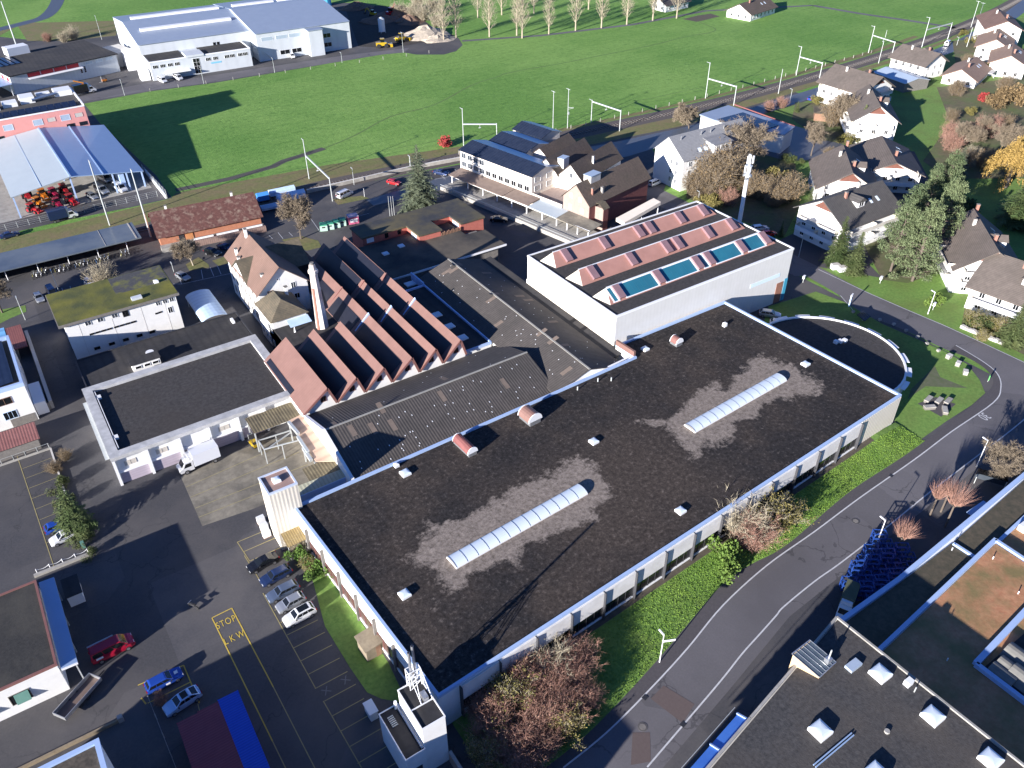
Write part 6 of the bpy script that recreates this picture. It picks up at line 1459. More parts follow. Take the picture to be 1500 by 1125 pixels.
def shrubW(seed, H, Rr, n=900, tw=.045, leaves=0, lsize=.12):
    """twiggy shrub: bundles of thin stems spreading from several roots, optional small leaves"""
    rnd = random.Random(seed); T = MB(); W = MB(); Lf = MB()
    roots = [Vector((rnd.uniform(-.45,.45)*Rr, rnd.uniform(-.45,.45)*Rr, 0)) for _ in range(max(3,int(n/110)))]
    for r in roots:
        for _ in range(5):
            th = rnd.uniform(0,6.28); out = rnd.uniform(.1,.8)
            p = r.copy(); d = Vector((math.cos(th)*out, math.sin(th)*out, 1)).normalized(); L = H*rnd.uniform(.55,1.0)
            for k in range(4):
                q = p+d*L/4; T.tube(p, q, .05*(1-k*.2), .05*(.8-k*.2)+.008, 3, cap=False)
                for _ in range(int(n/len(roots)/20)+1):
                    d2 = (d+Vector((rnd.gauss(0,.6), rnd.gauss(0,.6), rnd.gauss(.1,.4)))).normalized(); f = p.lerp(q, rnd.random()); e = f+d2*L*rnd.uniform(.18,.4)
                    twig(W, f, e, tw, rnd)
                    for _ in range(3):
                        d3 = (d2+Vector((rnd.gauss(0,.7), rnd.gauss(0,.7), rnd.gauss(.1,.5)))).normalized(); g = f.lerp(e, rnd.uniform(.4,1)); twig(W, g, g+d3*L*rnd.uniform(.1,.22), tw*.8, rnd)
                    for _ in range(leaves): leafq(Lf, e+Vector((rnd.gauss(0,.22),rnd.gauss(0,.22),rnd.gauss(0,.22))), lsize*rnd.uniform(.6,1.2), rnd)
                d = (d+Vector((rnd.gauss(0,.2), rnd.gauss(0,.2), 0))).normalized(); p = q
    return T, W, Lf
def bush(seed, H, Rr, n=1500, ls=.16):
    rnd = random.Random(seed); Lf = MB(); T = MB()
    lobes = [(Vector((rnd.gauss(0,.42)*Rr, rnd.gauss(0,.42)*Rr, H*rnd.uniform(.3,.72))), Rr*rnd.uniform(.32,.58)) for _ in range(9)]
    for _ in range(n):
        c, r = rnd.choice(lobes); d = Vector((rnd.gauss(0,1), rnd.gauss(0,1), rnd.gauss(0,1))).normalized(); p = c+d*r*rnd.uniform(.55,1.12)
        if p.z < .05: p.z = rnd.uniform(.05,.4)
        leafq(Lf, p, ls*rnd.uniform(.6,1.4), rnd)
    for _ in range(7): twig(T, Vector((0,0,0)), Vector((rnd.gauss(0,.4)*Rr, rnd.gauss(0,.4)*Rr, H*.7)), .12, rnd)
    return T, Lf
def conifer(seed, H, Rr, slim=1.0, den=1.0):
    rnd = random.Random(seed); T = MB(); Lf = MB()
    T.tube((0,0,0),(0,0,H*.97),Rr*.075,.02,6)
    z = H*.05
    while z < H*.99:
        f = 1-z/H; Lb = Rr*(f**.8)*rnd.uniform(.8,1.1)+.12
        nb_ = int(5+5*f)
        a0 = rnd.uniform(0,6.28)
        for k in range(nb_):
            th = a0+6.283*k/nb_+rnd.gauss(0,.2); L = Lb*rnd.uniform(.7,1.15)
            d = Vector((math.cos(th), math.sin(th), -.18+.45*(1-f))); side = Vector((-math.sin(th), math.cos(th), 0))
            ns = max(3, int(L*4.2*den))
            for j in range(ns):
                t = (j+.5)/ns; p = Vector((0,0,z))+d*L*t+Vector((0,0,-.22*L*t*t))
                for sgn in (-1,1):
                    w = L*.30*(1-t*.55)*rnd.uniform(.5,1.15)
                    e = p+side*sgn*w+d*w*.75+Vector((0,0,-.16*w+rnd.gauss(0,.05)))
                    s2 = Vector((0,0,1)).cross(e-p).normalized()*(.085+.03*w); s2.z += rnd.gauss(0,.03)
                    i = len(Lf.v); Lf.v += [tuple(p-s2), tuple(p+s2), tuple(e+s2*.3), tuple(e-s2*.3)]; Lf.f.append((i,i+1,i+2,i+3)); Lf.m.append(0)
        z += max(.16, H*.021)*rnd.uniform(.8,1.2)
    return T, Lf
def pine(seed, H, Rr, crown0=.25, clumps=46, per=75, ls=.24):
    rnd = random.Random(seed); T = MB(); Lf = MB()
    T.tube((0,0,0),(0,0,H*.5),.3,.22,7); T.tube((0,0,H*.5),(0,0,H*.93),.22,.05,6)
    for i in range(clumps):
        z = H*(crown0+(1-crown0)*((i+.5)/clumps)**.9); f = (z/H-crown0)/(1-crown0)
        rr = Rr*(1-.75*f**1.5)*rnd.uniform(.35,1.05); th = i*2.4+rnd.gauss(0,.4)
        c = Vector((math.cos(th)*rr, math.sin(th)*rr, z+rnd.gauss(0,.3)))
        T.tube((0,0,z-.25*rr),tuple(c),.07,.03,4,cap=False)
        cr = Rr*rnd.uniform(.20,.36)*(1-.3*f)
        for _ in range(per):
            d = Vector((rnd.gauss(0,1), rnd.gauss(0,1), rnd.gauss(0,.55))).normalized(); p = c+Vector((d.x*cr, d.y*cr, d.z*cr*.6+abs(d.z)*.1))*rnd.uniform(.5,1.15)
            leafq(Lf, p, ls*rnd.uniform(.6,1.25), rnd, flat=.8)
    return T, Lf
lf_spruce = leafmat('spruce_needles', (0.055,0.085,0.028), (0.165,0.190,0.075), .5)
lf_blue   = leafmat('blue_spruce_needles', (0.070,0.095,0.060), (0.150,0.170,0.105), .45)
lf_pine   = leafmat('pine_needles', (0.038,0.068,0.030), (0.145,0.175,0.085), .45)
lf_dark   = leafmat('dark_evergreen_leaves', (0.035,0.055,0.018), (0.09,0.105,0.035), .6)
lf_bush   = leafmat('bush_leaves', (0.060,0.125,0.022), (0.15,0.215,0.045), .9)
lf_olive  = leafmat('olive_leaves', (0.11,0.105,0.030), (0.23,0.19,0.065), .8)
lf_gold   = leafmat('golden_leaves', (0.26,0.17,0.045), (0.42,0.28,0.09), .5)
lf_brown  = leafmat('withered_leaves', (0.13,0.09,0.045), (0.26,0.18,0.09), .6)
lf_red    = leafmat('red_leaves', (0.30,0.035,0.035), (0.42,0.08,0.07), .6)
lf_tan    = leafmat('tan_twig_haze', (0.27,0.18,0.135), (0.42,0.30,0.225), .6)
PROTO = {}
def proto(key, fn):
    """first use builds the meshes of a plant kind, later uses share them"""
    if key not in PROTO: PROTO[key] = fn()
    return PROTO[key]
def plant(name, label, cat, x, y, meshes, scale=1.0, rot=None, group=None, z=0.0):
    """meshes: [(part name, mesh)]"""
    t = thing(name, label, cat, (x, y, z), rot if rot is not None else (x*7.3+y*3.1) % 6.28, group)
    t.scale = scale if hasattr(scale, '__len__') else (scale, scale, scale)
    for n, me in meshes: add(n, me, t)
    return t
def mk_con(seed, H, Rr, leaf, **k):
    T, L = conifer(seed, H, Rr, **k); return [('trunk', T.mesh('trunk', m_bark)), ('crown', L.mesh('crown', leaf))]
def mk_pine(seed, H, Rr, leaf, **k):
    T, L = pine(seed, H, Rr, **k); return [('trunk', T.mesh('trunk', m_bark)), ('crown', L.mesh('crown', leaf))]
def mk_bare(seed, H, spread, bark, twm, **k):
    T, W = bare(seed, H, spread, **k); return [('trunk', T.mesh('trunk', bark)), ('crown', W.mesh('crown', twm))]
def mk_shr(seed, H, Rr, bark, twm, leaf=None, **k):
    T, W, L = shrubW(seed, H, Rr, **k); out = [('stems', T.mesh('stems', bark)), ('twigs', W.mesh('twigs', twm))]
    if leaf and L.v: out.append(('foliage', L.mesh('foliage', leaf)))
    return out
def mk_bush(seed, H, Rr, leaf, **k):
    T, L = bush(seed, H, Rr, **k); return [('stems', T.mesh('stems', m_bark)), ('foliage', L.mesh('foliage', leaf))]
def mk_pop(seed):
    rnd = random.Random(seed); T = MB(); W = MB(); H = 16
    T.tube((0,0,0),(0,0,H*.55),.3,.16,6); T.tube((0,0,H*.55),(0,0,H*.95),.16,.03,5)
    for k in range(46):
        z = H*(.12+.8*k/46); th = k*2.4+rnd.gauss(0,.3); L = H*.36*(1-.62*(z/H))*rnd.uniform(.7,1.1)
        d = Vector((math.cos(th)*.62, math.sin(th)*.62, 1.0)).normalized(); p = Vector((0,0,z)); q = p+d*L
        T.tube(p, q, .07, .02, 3, cap=False)
        for j in range(12):
            f = p.lerp(q, rnd.uniform(.2,1)); d2 = (d+Vector((rnd.gauss(0,.45),rnd.gauss(0,.45),rnd.gauss(.1,.3)))).normalized(); e = f+d2*L*rnd.uniform(.2,.45); twig(W, f, e, .07, rnd)
            for _ in range(2): g = f.lerp(e, rnd.uniform(.3,1)); d3 = (d2+Vector((rnd.gauss(0,.5),rnd.gauss(0,.5),rnd.gauss(.1,.3)))).normalized(); twig(W, g, g+d3*rnd.uniform(.6,1.4), .055, rnd)
    return [('trunk', T.mesh('trunk', m_barkpale)), ('crown', W.mesh('crown', m_twigpale))]
def mk_wil(seed):
    rnd = random.Random(seed); T = MB(); L = MB()
    T.tube((0,0,0),(0,0,5),.5,.35,7)
    for k in range(150):
        th = rnd.uniform(0,6.28); r = rnd.uniform(.6,5.2)*rnd.random()**.35; zt = 9.2*(1-(r/6.4)**2)*rnd.uniform(.82,1.05)
        p = Vector((math.cos(th)*r, math.sin(th)*r, zt)); T.tube((0,0,4.6), tuple(p), .08, .02, 3, cap=False)
        for j in range(10):
            q = p+Vector((rnd.gauss(0,.35), rnd.gauss(0,.35), rnd.gauss(0,.2))); Ln = rnd.uniform(1.2,3.6); n = int(Ln/.28)
            for i in range(n):
                c = q+Vector((math.cos(th)*.1*i*.3+rnd.gauss(0,.05), math.sin(th)*.1*i*.3+rnd.gauss(0,.05), -.28*i))
                if c.z < .3: break
                leafq(L, c, .14*rnd.uniform(.7,1.3), rnd, el=1.6)
    return [('trunk', T.mesh('trunk', m_bark)), ('foliage', L.mesh('foliage', lf_gold))]
P_sp  = lambda: proto('sp', lambda: mk_con(1, 10, 2.0, lf_spruce))
P_sp2 = lambda: proto('sp2', lambda: mk_con(2, 10, 3.2, lf_spruce))
P_bl  = lambda: proto('bl', lambda: mk_con(3, 12, 4.3, lf_blue, den=1.1))
P_pn  = lambda: proto('pn', lambda: mk_pine(4, 14, 4.4, lf_pine, clumps=52, per=150, ls=.17))
P_pn2 = lambda: proto('pn2', lambda: mk_pine(5, 15, 4.6, lf_pine, crown0=.10, clumps=84, per=140, ls=.17))
P_pop = lambda: proto('pop', lambda: mk_pop(6))
P_pop2= lambda: proto('pop2', lambda: mk_pop(16))
P_br  = lambda: proto('br', lambda: mk_bare(7, 10, .85, m_bark, m_twig, levels=4, upright=.22, tw=.07, twigs=4, nb=(2,3)))
P_br2 = lambda: proto('br2', lambda: mk_bare(8, 10, .9, m_barkpale, m_twig, levels=4, upright=.18, tw=.06, twigs=4, nb=(2,3)))
P_pol = lambda: proto('pol', lambda: mk_shr(9, 4, 2.2, m_bark, m_twigred, n=700, tw=.05))
P_wil = lambda: proto('wil', lambda: mk_bare(10, 8, .9, m_bark, m_twig, levels=3, upright=.1, droop=.55, tw=.10, twigs=14, nb=(3,4)))
P_shR = lambda: proto('shR', lambda: mk_shr(11, 4.5, 3.0, m_bark, m_twigred, lf_tan, n=2600, tw=.034, leaves=1, lsize=.06))
P_shR2= lambda: proto('shR2', lambda: mk_shr(12, 4.0, 2.6, m_bark, m_twigred, lf_tan, n=2200, tw=.034, leaves=1, lsize=.06))
P_shT = lambda: proto('shT', lambda: mk_shr(13, 4.2, 2.4, m_barkpale, m_twigpale, n=1100, tw=.05))
P_shO = lambda: proto('shO', lambda: mk_shr(14, 3.6, 2.6, m_bark, m_twigpale, lf_olive, n=900, tw=.045, leaves=5, lsize=.13))
P_shB = lambda: proto('shB', lambda: mk_shr(24, 6, 4.2, m_bark, m_twig, lf_brown, n=2200, tw=.06, leaves=2, lsize=.14))
P_bu  = lambda: proto('bu', lambda: mk_bush(15, 2.6, 1.7, lf_bush))
P_buD = lambda: proto('buD', lambda: mk_bush(17, 3.0, 2.2, lf_dark))
P_buG = lambda: proto('buG', lambda: mk_wil(18))
P_buO = lambda: proto('buO', lambda: mk_bush(19, 5, 3.4, lf_olive, n=2200, ls=.22))
P_buR = lambda: proto('buR', lambda: mk_bush(20, 2.4, 1.8, lf_red, n=900, ls=.2))
P_buN = lambda: proto('buN', lambda: mk_bush(21, 4.5, 3.4, lf_brown, n=2000, ls=.24))
def at(base, top=None, h=None, ref=10.0):
    if top is None: x, y = G(*base); return x, y, (h or ref)/ref
    x, y, z = HT(base, top); return x, y, z/ref
# --- conifers
def con(base, top, label, P, ref, name='spruce', cat='spruce', group=None, w=1.0):
    x, y, s = at(base, top, ref=ref); plant(name, label, cat, x, y, P(), (s*w, s*w, s), group=group)
con((617,312),(613,244),'large grey green spruce shading the cream office by the station road',lambda: P_bl(),12/1.45,w=1.0)
con((1224,386),(1239,316),'taller of the two slim spruces before the dark ribbed house',P_sp,10,w=1.3,group='slim spruces by the apartment houses')
con((1249,400),(1259,339),'shorter of the two slim spruces before the dark ribbed house',P_sp,10,w=1.3,group='slim spruces by the apartment houses')
con((1179,327),(1187,274),'narrow spruce left of the white balcony gable, the front one of two',P_sp,10,w=1.3,group='slim spruces by the apartment houses')
con((1189,318),(1196,282),'narrow spruce left of the white balcony gable, the rear one of two',P_sp,10,group='slim spruces by the apartment houses')
con((1143,347),(1147,323),'tiny spruce in the shade beside the tall white hall',P_sp,10,w=1.1)
con((1257,206),(1264,153),'broad spruce between the shaded double house and the white gable house',P_sp2,10)
con((1167,164),(1168,148),'small lone fir beside the red hedge at the blue road',P_sp2,10)
con((1479,503),(1494,440),'spruce at the right edge in front of the white balconies',P_sp2,10)
con((116,778),(108,712),'dark green spruce between the left car park and the shaded driveway',P_sp2,10,w=1.05)
con((1500,330),(1498,215),'big evergreen at the right edge below the golden willow',P_sp2,10,w=1.2)
con((1400,262),(1392,215),'grey green conifer at the upper end of the pine group',P_bl,12)
def pin(base, top, label, P, ref, w=1.0):
    x, y, s = at(base, top, ref=ref); plant('pine_tree', label, 'pine', x, y, P(), (s*w, s*w, s), group='pines beside the shaded driveway')
pin((1304,398),(1309,300),'loose crowned pine with bare lower trunk at the left of the pine group',P_pn,14,.82)
pin((1336,412),(1345,298),'widest pine of the group standing on the lawn edge',P_pn2,15,.88)
pin((1322,365),(1329,275),'pine half hidden behind the loose crowned one',P_pn,14)
pin((1366,380),(1374,265),'pine on the right of the group above the lawn',P_pn2,15,.78)
pin((1372,320),(1380,225),'tallest pine reaching up beside the driveway behind the group',P_pn2,15,.8)
pin((1350,330),(1356,245),'pine in the middle of the group behind the widest one',P_pn,14,.75)
# --- poplars
pops = [((650,60),'leftmost'),((668,55),'second'),((717,54),'third'),((757,52),'fourth'),((765,56),'fifth'),((804,50),'sixth'),((843,45),'seventh'),((881,41),'eighth'),((918,36),'ninth'),((956,30),'tenth'),((991,27),'eleventh')]
for i, (b_, w_) in enumerate(pops):
    x, y = G(*b_); s = 1.15+.2*((i*37)%5)/5
    plant('bare_poplar', w_+' bare pale tree from the left in the row beyond the field', 'bare tree', x, y, (P_pop if i%2 else P_pop2)(), s, group='row of bare trees beyond the field')
for i, (b_, w_) in enumerate([((700,26),'left of the third row tree'),((735,22),'between the third and fourth row trees'),((782,20),'between the fifth and sixth row trees'),((862,14),'behind the gap of the seventh and eighth row trees')]):
    x, y = G(*b_); plant('bare_poplar', 'bare rear row tree '+w_, 'bare tree', x, y, (P_pop2 if i%2 else P_pop)(), 1.15, group='row of bare trees beyond the field')
for i, (b_, h_, w_) in enumerate([((585,22),8,'nearest the long hall'),((604,26),9,'behind the red excavator'),((622,30),10,'right of the red excavator'),((640,40),9,'at the right end of the stockyard'),((612,12),9,'at the rear of the stockyard'),((636,18),10,'rear right of the stockyard')]):
    x, y = G(*b_); plant('bare_shrub', 'pale bare thicket tree '+w_, 'bare shrub', x, y, P_shT(), h_/4.2*.75, group='thicket trees at the stockyard')
# --- single bare trees
def br(base, top, label, P, ref=10, name='bare_tree', cat='bare tree', w=1.0, group=None):
    x, y, s = at(base, top, ref=ref); s *= .86; plant(name, label, cat, x, y, P(), (s*w, s*w, s), group=group)
br((441,350),(424,268),'tall bare tree on the grass island beside the green recycling bins',P_br)
br((283,389),(279,346),'small pale bare tree on the island near the black car by the goods shed',P_br2,w=1.1)
br((157,421),(158,380),'rounded tan shrub tree behind the mossy roof',P_shT,4.2,name='bare_shrub',cat='bare shrub',w=.9)
br((4,458),(14,385),'dark bare tree at the left edge by the station lawn',P_br,w=1.1)
br((1009,188),(1016,140),'brown weeping willow in front of the low solar hall',P_wil,8,name='weeping_willow',cat='willow')
br((1100,250),(1113,160),'large pale trunked bare tree behind the telecom mast',P_br2,w=1.15)
br((1188,228),(1192,163),'dark bare tree beside the pond like road by the shaded houses',P_br)
br((1236,190),(1240,120),'thin bare tree in front of the balcony house by the railway',P_br2,w=.6)
br((1255,175),(1252,140),'olive shrub at the corner of the balcony house garden',P_shO,3.6,name='shrub',cat='shrub')
br((1222,185),(1222,140),'olive brown shrub tree left of the broad spruce',P_shB,6,name='shrub',cat='shrub',w=.7)
br((1448,695),(1456,640),'pollarded tree with thick pale limbs beside the upper street lamp',P_br2,w=1.15,name='pollarded_tree')
br((1437,206),(1432,160),'bare tree right of the shining white gable front',P_br,w=.9)
br((1405,220),(1402,172),'reddish bare tree below the shining white gable front',P_br2)
br((1460,225),(1465,170),'bare tree in front of the golden willow',P_br2)
for i, (b_, t_, w_, lb) in enumerate([((1362,755),(1357,706),.62,'left one of the two small pollards with red shoots'),((1378,750),(1383,702),.55,'slim one behind the two small pollards'),((1384,772),(1403,708),.85,'widest pollard with red shoots right of the small ones'),((1312,812),(1306,762),.95,'pollard with red brown shoots beside the lower street lamp')]):
    x, y, h = HT(b_, t_); tt = thing('pollarded_tree', lb, 'pollarded tree', (x, y, 0), i*1.3, 'pollarded trees along the street')
    T = MB(); hh = h*.5; T.tube((0,0,0),(0,0,hh),.16,.13,7)
    for k in range(6):
        th = k*1.05; e = (math.cos(th)*w_*1.1, math.sin(th)*w_*1.1, hh+.55); T.tube((0,0,hh-.1),e,.1,.06,5)
    T.build('trunk', m_bark, tt)
    rnd = random.Random(i+40); W = MB(); top = h*1.02
    for k in range(6):
        th = k*1.05; e = Vector((math.cos(th)*w_*1.1, math.sin(th)*w_*1.1, hh+.55))
        for j in range(46):
            d = Vector((rnd.gauss(0,.30)+math.cos(th)*.22, rnd.gauss(0,.30)+math.sin(th)*.22, 1)).normalized(); f = e.lerp(Vector((0,0,hh+.1)), rnd.random()*.75)
            q = f+d*(top-f.z)*rnd.uniform(.55,1.05); m_ = f.lerp(q,.5); twig(W, f, q, .05, rnd)
            if j%3 == 0: twig(W, m_, m_+(d+Vector((rnd.gauss(0,.4),rnd.gauss(0,.4),0))).normalized()*.5, .035, rnd)
    W.build('crown', m_twigred, tt)
# --- garden shrubs and trees near the mast
for b_, t_, P, ref, nm, lb in [
    ((1035,300),(1042,232),P_shB,6,'shrub','brown leafed tree right of the grey gable house'),
    ((1062,296),(1068,215),P_shB,6,'shrub','tall brown tree left of the telecom mast'),
    ((1066,310),(1070,278),P_shR2,4,'bare_shrub','pinkish bare shrub left of the telecom mast'),
    ((1040,312),(1040,283),P_buO,5,'shrub','yellow green bush beside the white hall corner lamp'),
    ((1118,305),(1120,258),P_shB,6,'shrub','brown tree just right of the telecom mast'),
    ((1150,308),(1152,255),P_shB,6,'shrub','rounded tan tree right of the telecom mast'),
    ((1136,282),(1136,245),P_buO,5,'shrub','green olive tree between mast and lawn'),
    ((1086,288),(1090,250),P_buO,5,'shrub','olive tree behind the telecom mast'),
    ((1158,245),(1158,225),P_buD,3,'shrub','dark low hedge at the top of the narrow lawn'),
    ((1143,164),(1143,142),P_shR2,4,'bare_shrub','reddish hedge shrub beside the blue road'),
    ((1127,168),(1128,148),P_shR2,4,'bare_shrub','smaller reddish hedge shrub at the blue road'),
    ((1195,157),(1196,138),P_buO,5,'shrub','yellow green shrub before the railway balcony house'),
    ((1425,215),(1424,180),P_shR2,4,'bare_shrub','pinkish bare shrub right of the white gable wall'),
    ((1390,230),(1392,196),P_shR2,4,'bare_shrub','pinkish bare shrub at the foot of the white gable wall'),
    ((1438,154),(1437,136),P_buR,2.4,'shrub','bright red bush behind the brown roofed gable house'),
    ((1460,165),(1458,128),P_buN,4.5,'shrub','light brown bush right of the red bush'),
    ((1486,165),(1484,122),P_buN,4.5,'shrub','light brown bush at the right edge above the willow'),
    ((1448,115),(1446,92),P_buO,5,'shrub','olive shrub right of the bungalow'),
    ((1432,75),(1430,50),P_buO,5,'shrub','grey green garden shrub behind the bungalow'),
    ((1415,100),(1412,80),P_shB,6,'shrub','brown garden shrub at the bungalow corner'),
    ((1470,140),(1470,112),P_shB,6,'shrub','brown shrub below the terraced roofs'),
    ((1472,300),(1470,208),P_buG,9,'willow','golden yellow willow at the right edge'),
    ((1492,282),(1494,196),P_buG,9,'willow','second golden willow crown touching the right edge'),
    ((1425,485),(1424,458),P_shO,3.6,'shrub','tan garden shrub below the white balconies, leftmost'),
    ((1442,489),(1442,462),P_buD,3,'shrub','dark green garden shrub below the white balconies'),
    ((1460,494),(1460,468),P_shO,3.6,'shrub','tan garden shrub below the white balconies, nearest the stones'),
    ((1376,455),(1378,432),P_bu,2.6,'shrub','palm like green bush at the corner of the lawn'),
    ((1392,300),(1394,262),P_buD,3,'shrub','dark evergreen bush between driveway and pines'),
    ((1410,330),(1412,290),P_buD,3,'shrub','dark evergreen bush above the brown roofed house'),
    ((1245,335),(1243,300),P_buD,3,'shrub','dark bush between the two slim spruces and the house'),
    ((108,66),(108,38),P_shT,4.2,'bare_shrub','pale bare shrub beyond the dark workshop roof'),
    ((94,68),(94,46),P_shT,4.2,'bare_shrub','smaller pale bare shrub beyond the dark workshop roof'),
    ((70,66),(70,48),P_shR2,4,'bare_shrub','reddish bare shrub left of the pale one beyond the workshop'),
    ((650,221),(651,200),P_buR,2.4,'shrub','small orange tree on the field edge by the railway'),
    ((236,1034),(236,1019),P_shR2,4,'bare_shrub','small red twigged shrub between blue car and containers'),
    ((441,826),(441,800),P_bu,2.6,'shrub','bright green bush below the lift tower canopy'),
    ((468,850),(468,822),P_bu,2.6,'shrub','bright green bush at the head of the parking bays'),
    ((434,812),(430,780),P_shT,4.2,'bare_shrub','thin bare shrub beside the lift tower canopy'),
    ((455,838),(454,818),P_shO,3.6,'shrub','olive shrub between the two bright bushes'),
    ((1067,834),(1066,794),P_bu,2.6,'shrub','dense green bush on the bank below the hall windows'),
    ((1130,790),(1130,740),P_shO,3.6,'shrub','olive leafed shrub touching the hall wall'),
    ((1148,772),(1148,738),P_shO,3.6,'shrub','smaller olive shrub right of the olive leafed one'),
    ((1083,812),(1084,742),P_shT,4.2,'bare_shrub','tan bare shrub on the bank between two green bushes'),
    ((1100,812),(1102,760),P_shR2,4,'bare_shrub','pinkish bare shrub right of the tan one on the bank'),
    ((1118,800),(1118,770),P_shT,4.2,'bare_shrub','low tan bare shrub in front of the olive shrub'),
    ]:
    b_ = (b_[0], b_[1]+(t_[1]-b_[1])*.28); x, y, h = HT(b_, t_); h *= .95; zb = 0
    if 2 < x < 95 and -9 < y < 6: zb = max(0, bank_z(x, y)); 
    cat = 'willow' if nm == 'willow' else 'shrub'
    plant('golden_willow' if nm == 'willow' else nm, lb, cat, x, y, P(), h/ref*(1.0), z=zb*.5)
# red brown thicket at the near hall corner
for i, (b_, h, P, lb) in enumerate([
    ((722,1068),4.6,P_shR,'red brown bare shrub of the big thicket nearest the boiler house'),
    ((760,1100),4.2,P_shR2,'red brown shrub of the big thicket at the lower picture edge'),
    ((742,1035),4.8,P_shO,'yellow green shrub in the middle of the big thicket'),
    ((790,1060),4.6,P_shR,'red brown shrub in the heart of the big thicket'),
    ((835,1045),4.0,P_shR2,'rust brown shrub of the big thicket nearest the road'),
    ((800,1015),4.6,P_shR,'red brown shrub of the big thicket below the hall wall'),
    ((838,1000),4.0,P_shR,'rust brown shrub at the right end of the big thicket'),
    ((760,1000),5.2,P_shR2,'pale pink tall bare shrub against the hall wall'),
    ((800,985),5.4,P_shT,'tall tan bare shrub reaching over the hall parapet'),
    ((715,1115),3.4,P_shO,'olive shrub of the big thicket at the bottom picture edge'),
    ((800,1100),3.2,P_shR,'low rust shrub of the big thicket by the pavement'),
    ((845,975),4.4,P_shR2,'pink bare shrub at the first hall window'),
    ((705,1045),3.8,P_shR2,'pinkish shrub of the big thicket beside the rusty wall'),
    ((735,1110),3.6,P_shR,'rust brown low shrub of the big thicket left of the picture bottom shrub'),
    ((770,1135),3.6,P_shR2,'pink brown shrub cut off by the lower picture edge'),
    ((828,1075),3.4,P_shO,'olive rust shrub of the big thicket halfway along the pavement'),
    ((860,1030),3.0,P_shR,'small rust shrub of the big thicket closest to the lamp')]):
    x, y = G(*b_); plant('bare_shrub', lb, 'shrub', x, y, P(), h/(4.5 if P is P_shR else 3.6 if P is P_shO else 4.1), group='thicket at the hall corner')
# dark hedge left
for i, (b_, h) in enumerate([((84,690),3.2),((92,712),3.2),((104,738),3.0),((118,762),3.0),((130,790),2.8),((96,672),2.8),((135,812),2.2)]):
    x, y = G(*b_); plant('hedge', ['brown topped hedge shrub nearest the red lean-to','dark hedge shrub below the brown topped one','dark hedge shrub beside the spruce top','dark hedge shrub right of the spruce','dark hedge shrub at the foot of the spruce','brown hedge shrub facing the depot corner','lowest dark hedge shrub by the chain fence'][i], 'hedge', x, y, (P_shB if i in (0,5) else P_buD)(), h/(6 if i in (0,5) else 3)*(.62), group='hedge along the left driveway')
# grass tufts on the bank and lawns: nobody could count them
rnd = random.Random(5); mb = MB()
for _ in range(26000):
    x = rnd.uniform(2, 96); yw = x*sa/ca-1.1; ye = edge_y(x)+.1; f = rnd.random(); y = ye+(yw-ye)*f
    if yw <= ye: continue
    z = bank_z(x, y); h = rnd.uniform(.04,.12)*(1.5 if rnd.random()<.12 else 1); a = rnd.uniform(0,6.28); w_ = rnd.uniform(.05,.13)
    dx, dy = math.cos(a)*w_, math.sin(a)*w_; lx, ly = rnd.gauss(0,.10), rnd.gauss(0,.10)
    mb.poly([(x-dx,y-dy,z),(x+dx,y+dy,z),(x+lx,y+ly,z+h)])
o = mb.build('grass', leafmat('grass_blades',(0.080,0.165,0.022),(0.19,0.30,0.050),.35)); tag(o, 'tufty grass covering the bank between hall and pavement', 'grass', kind='stuff')
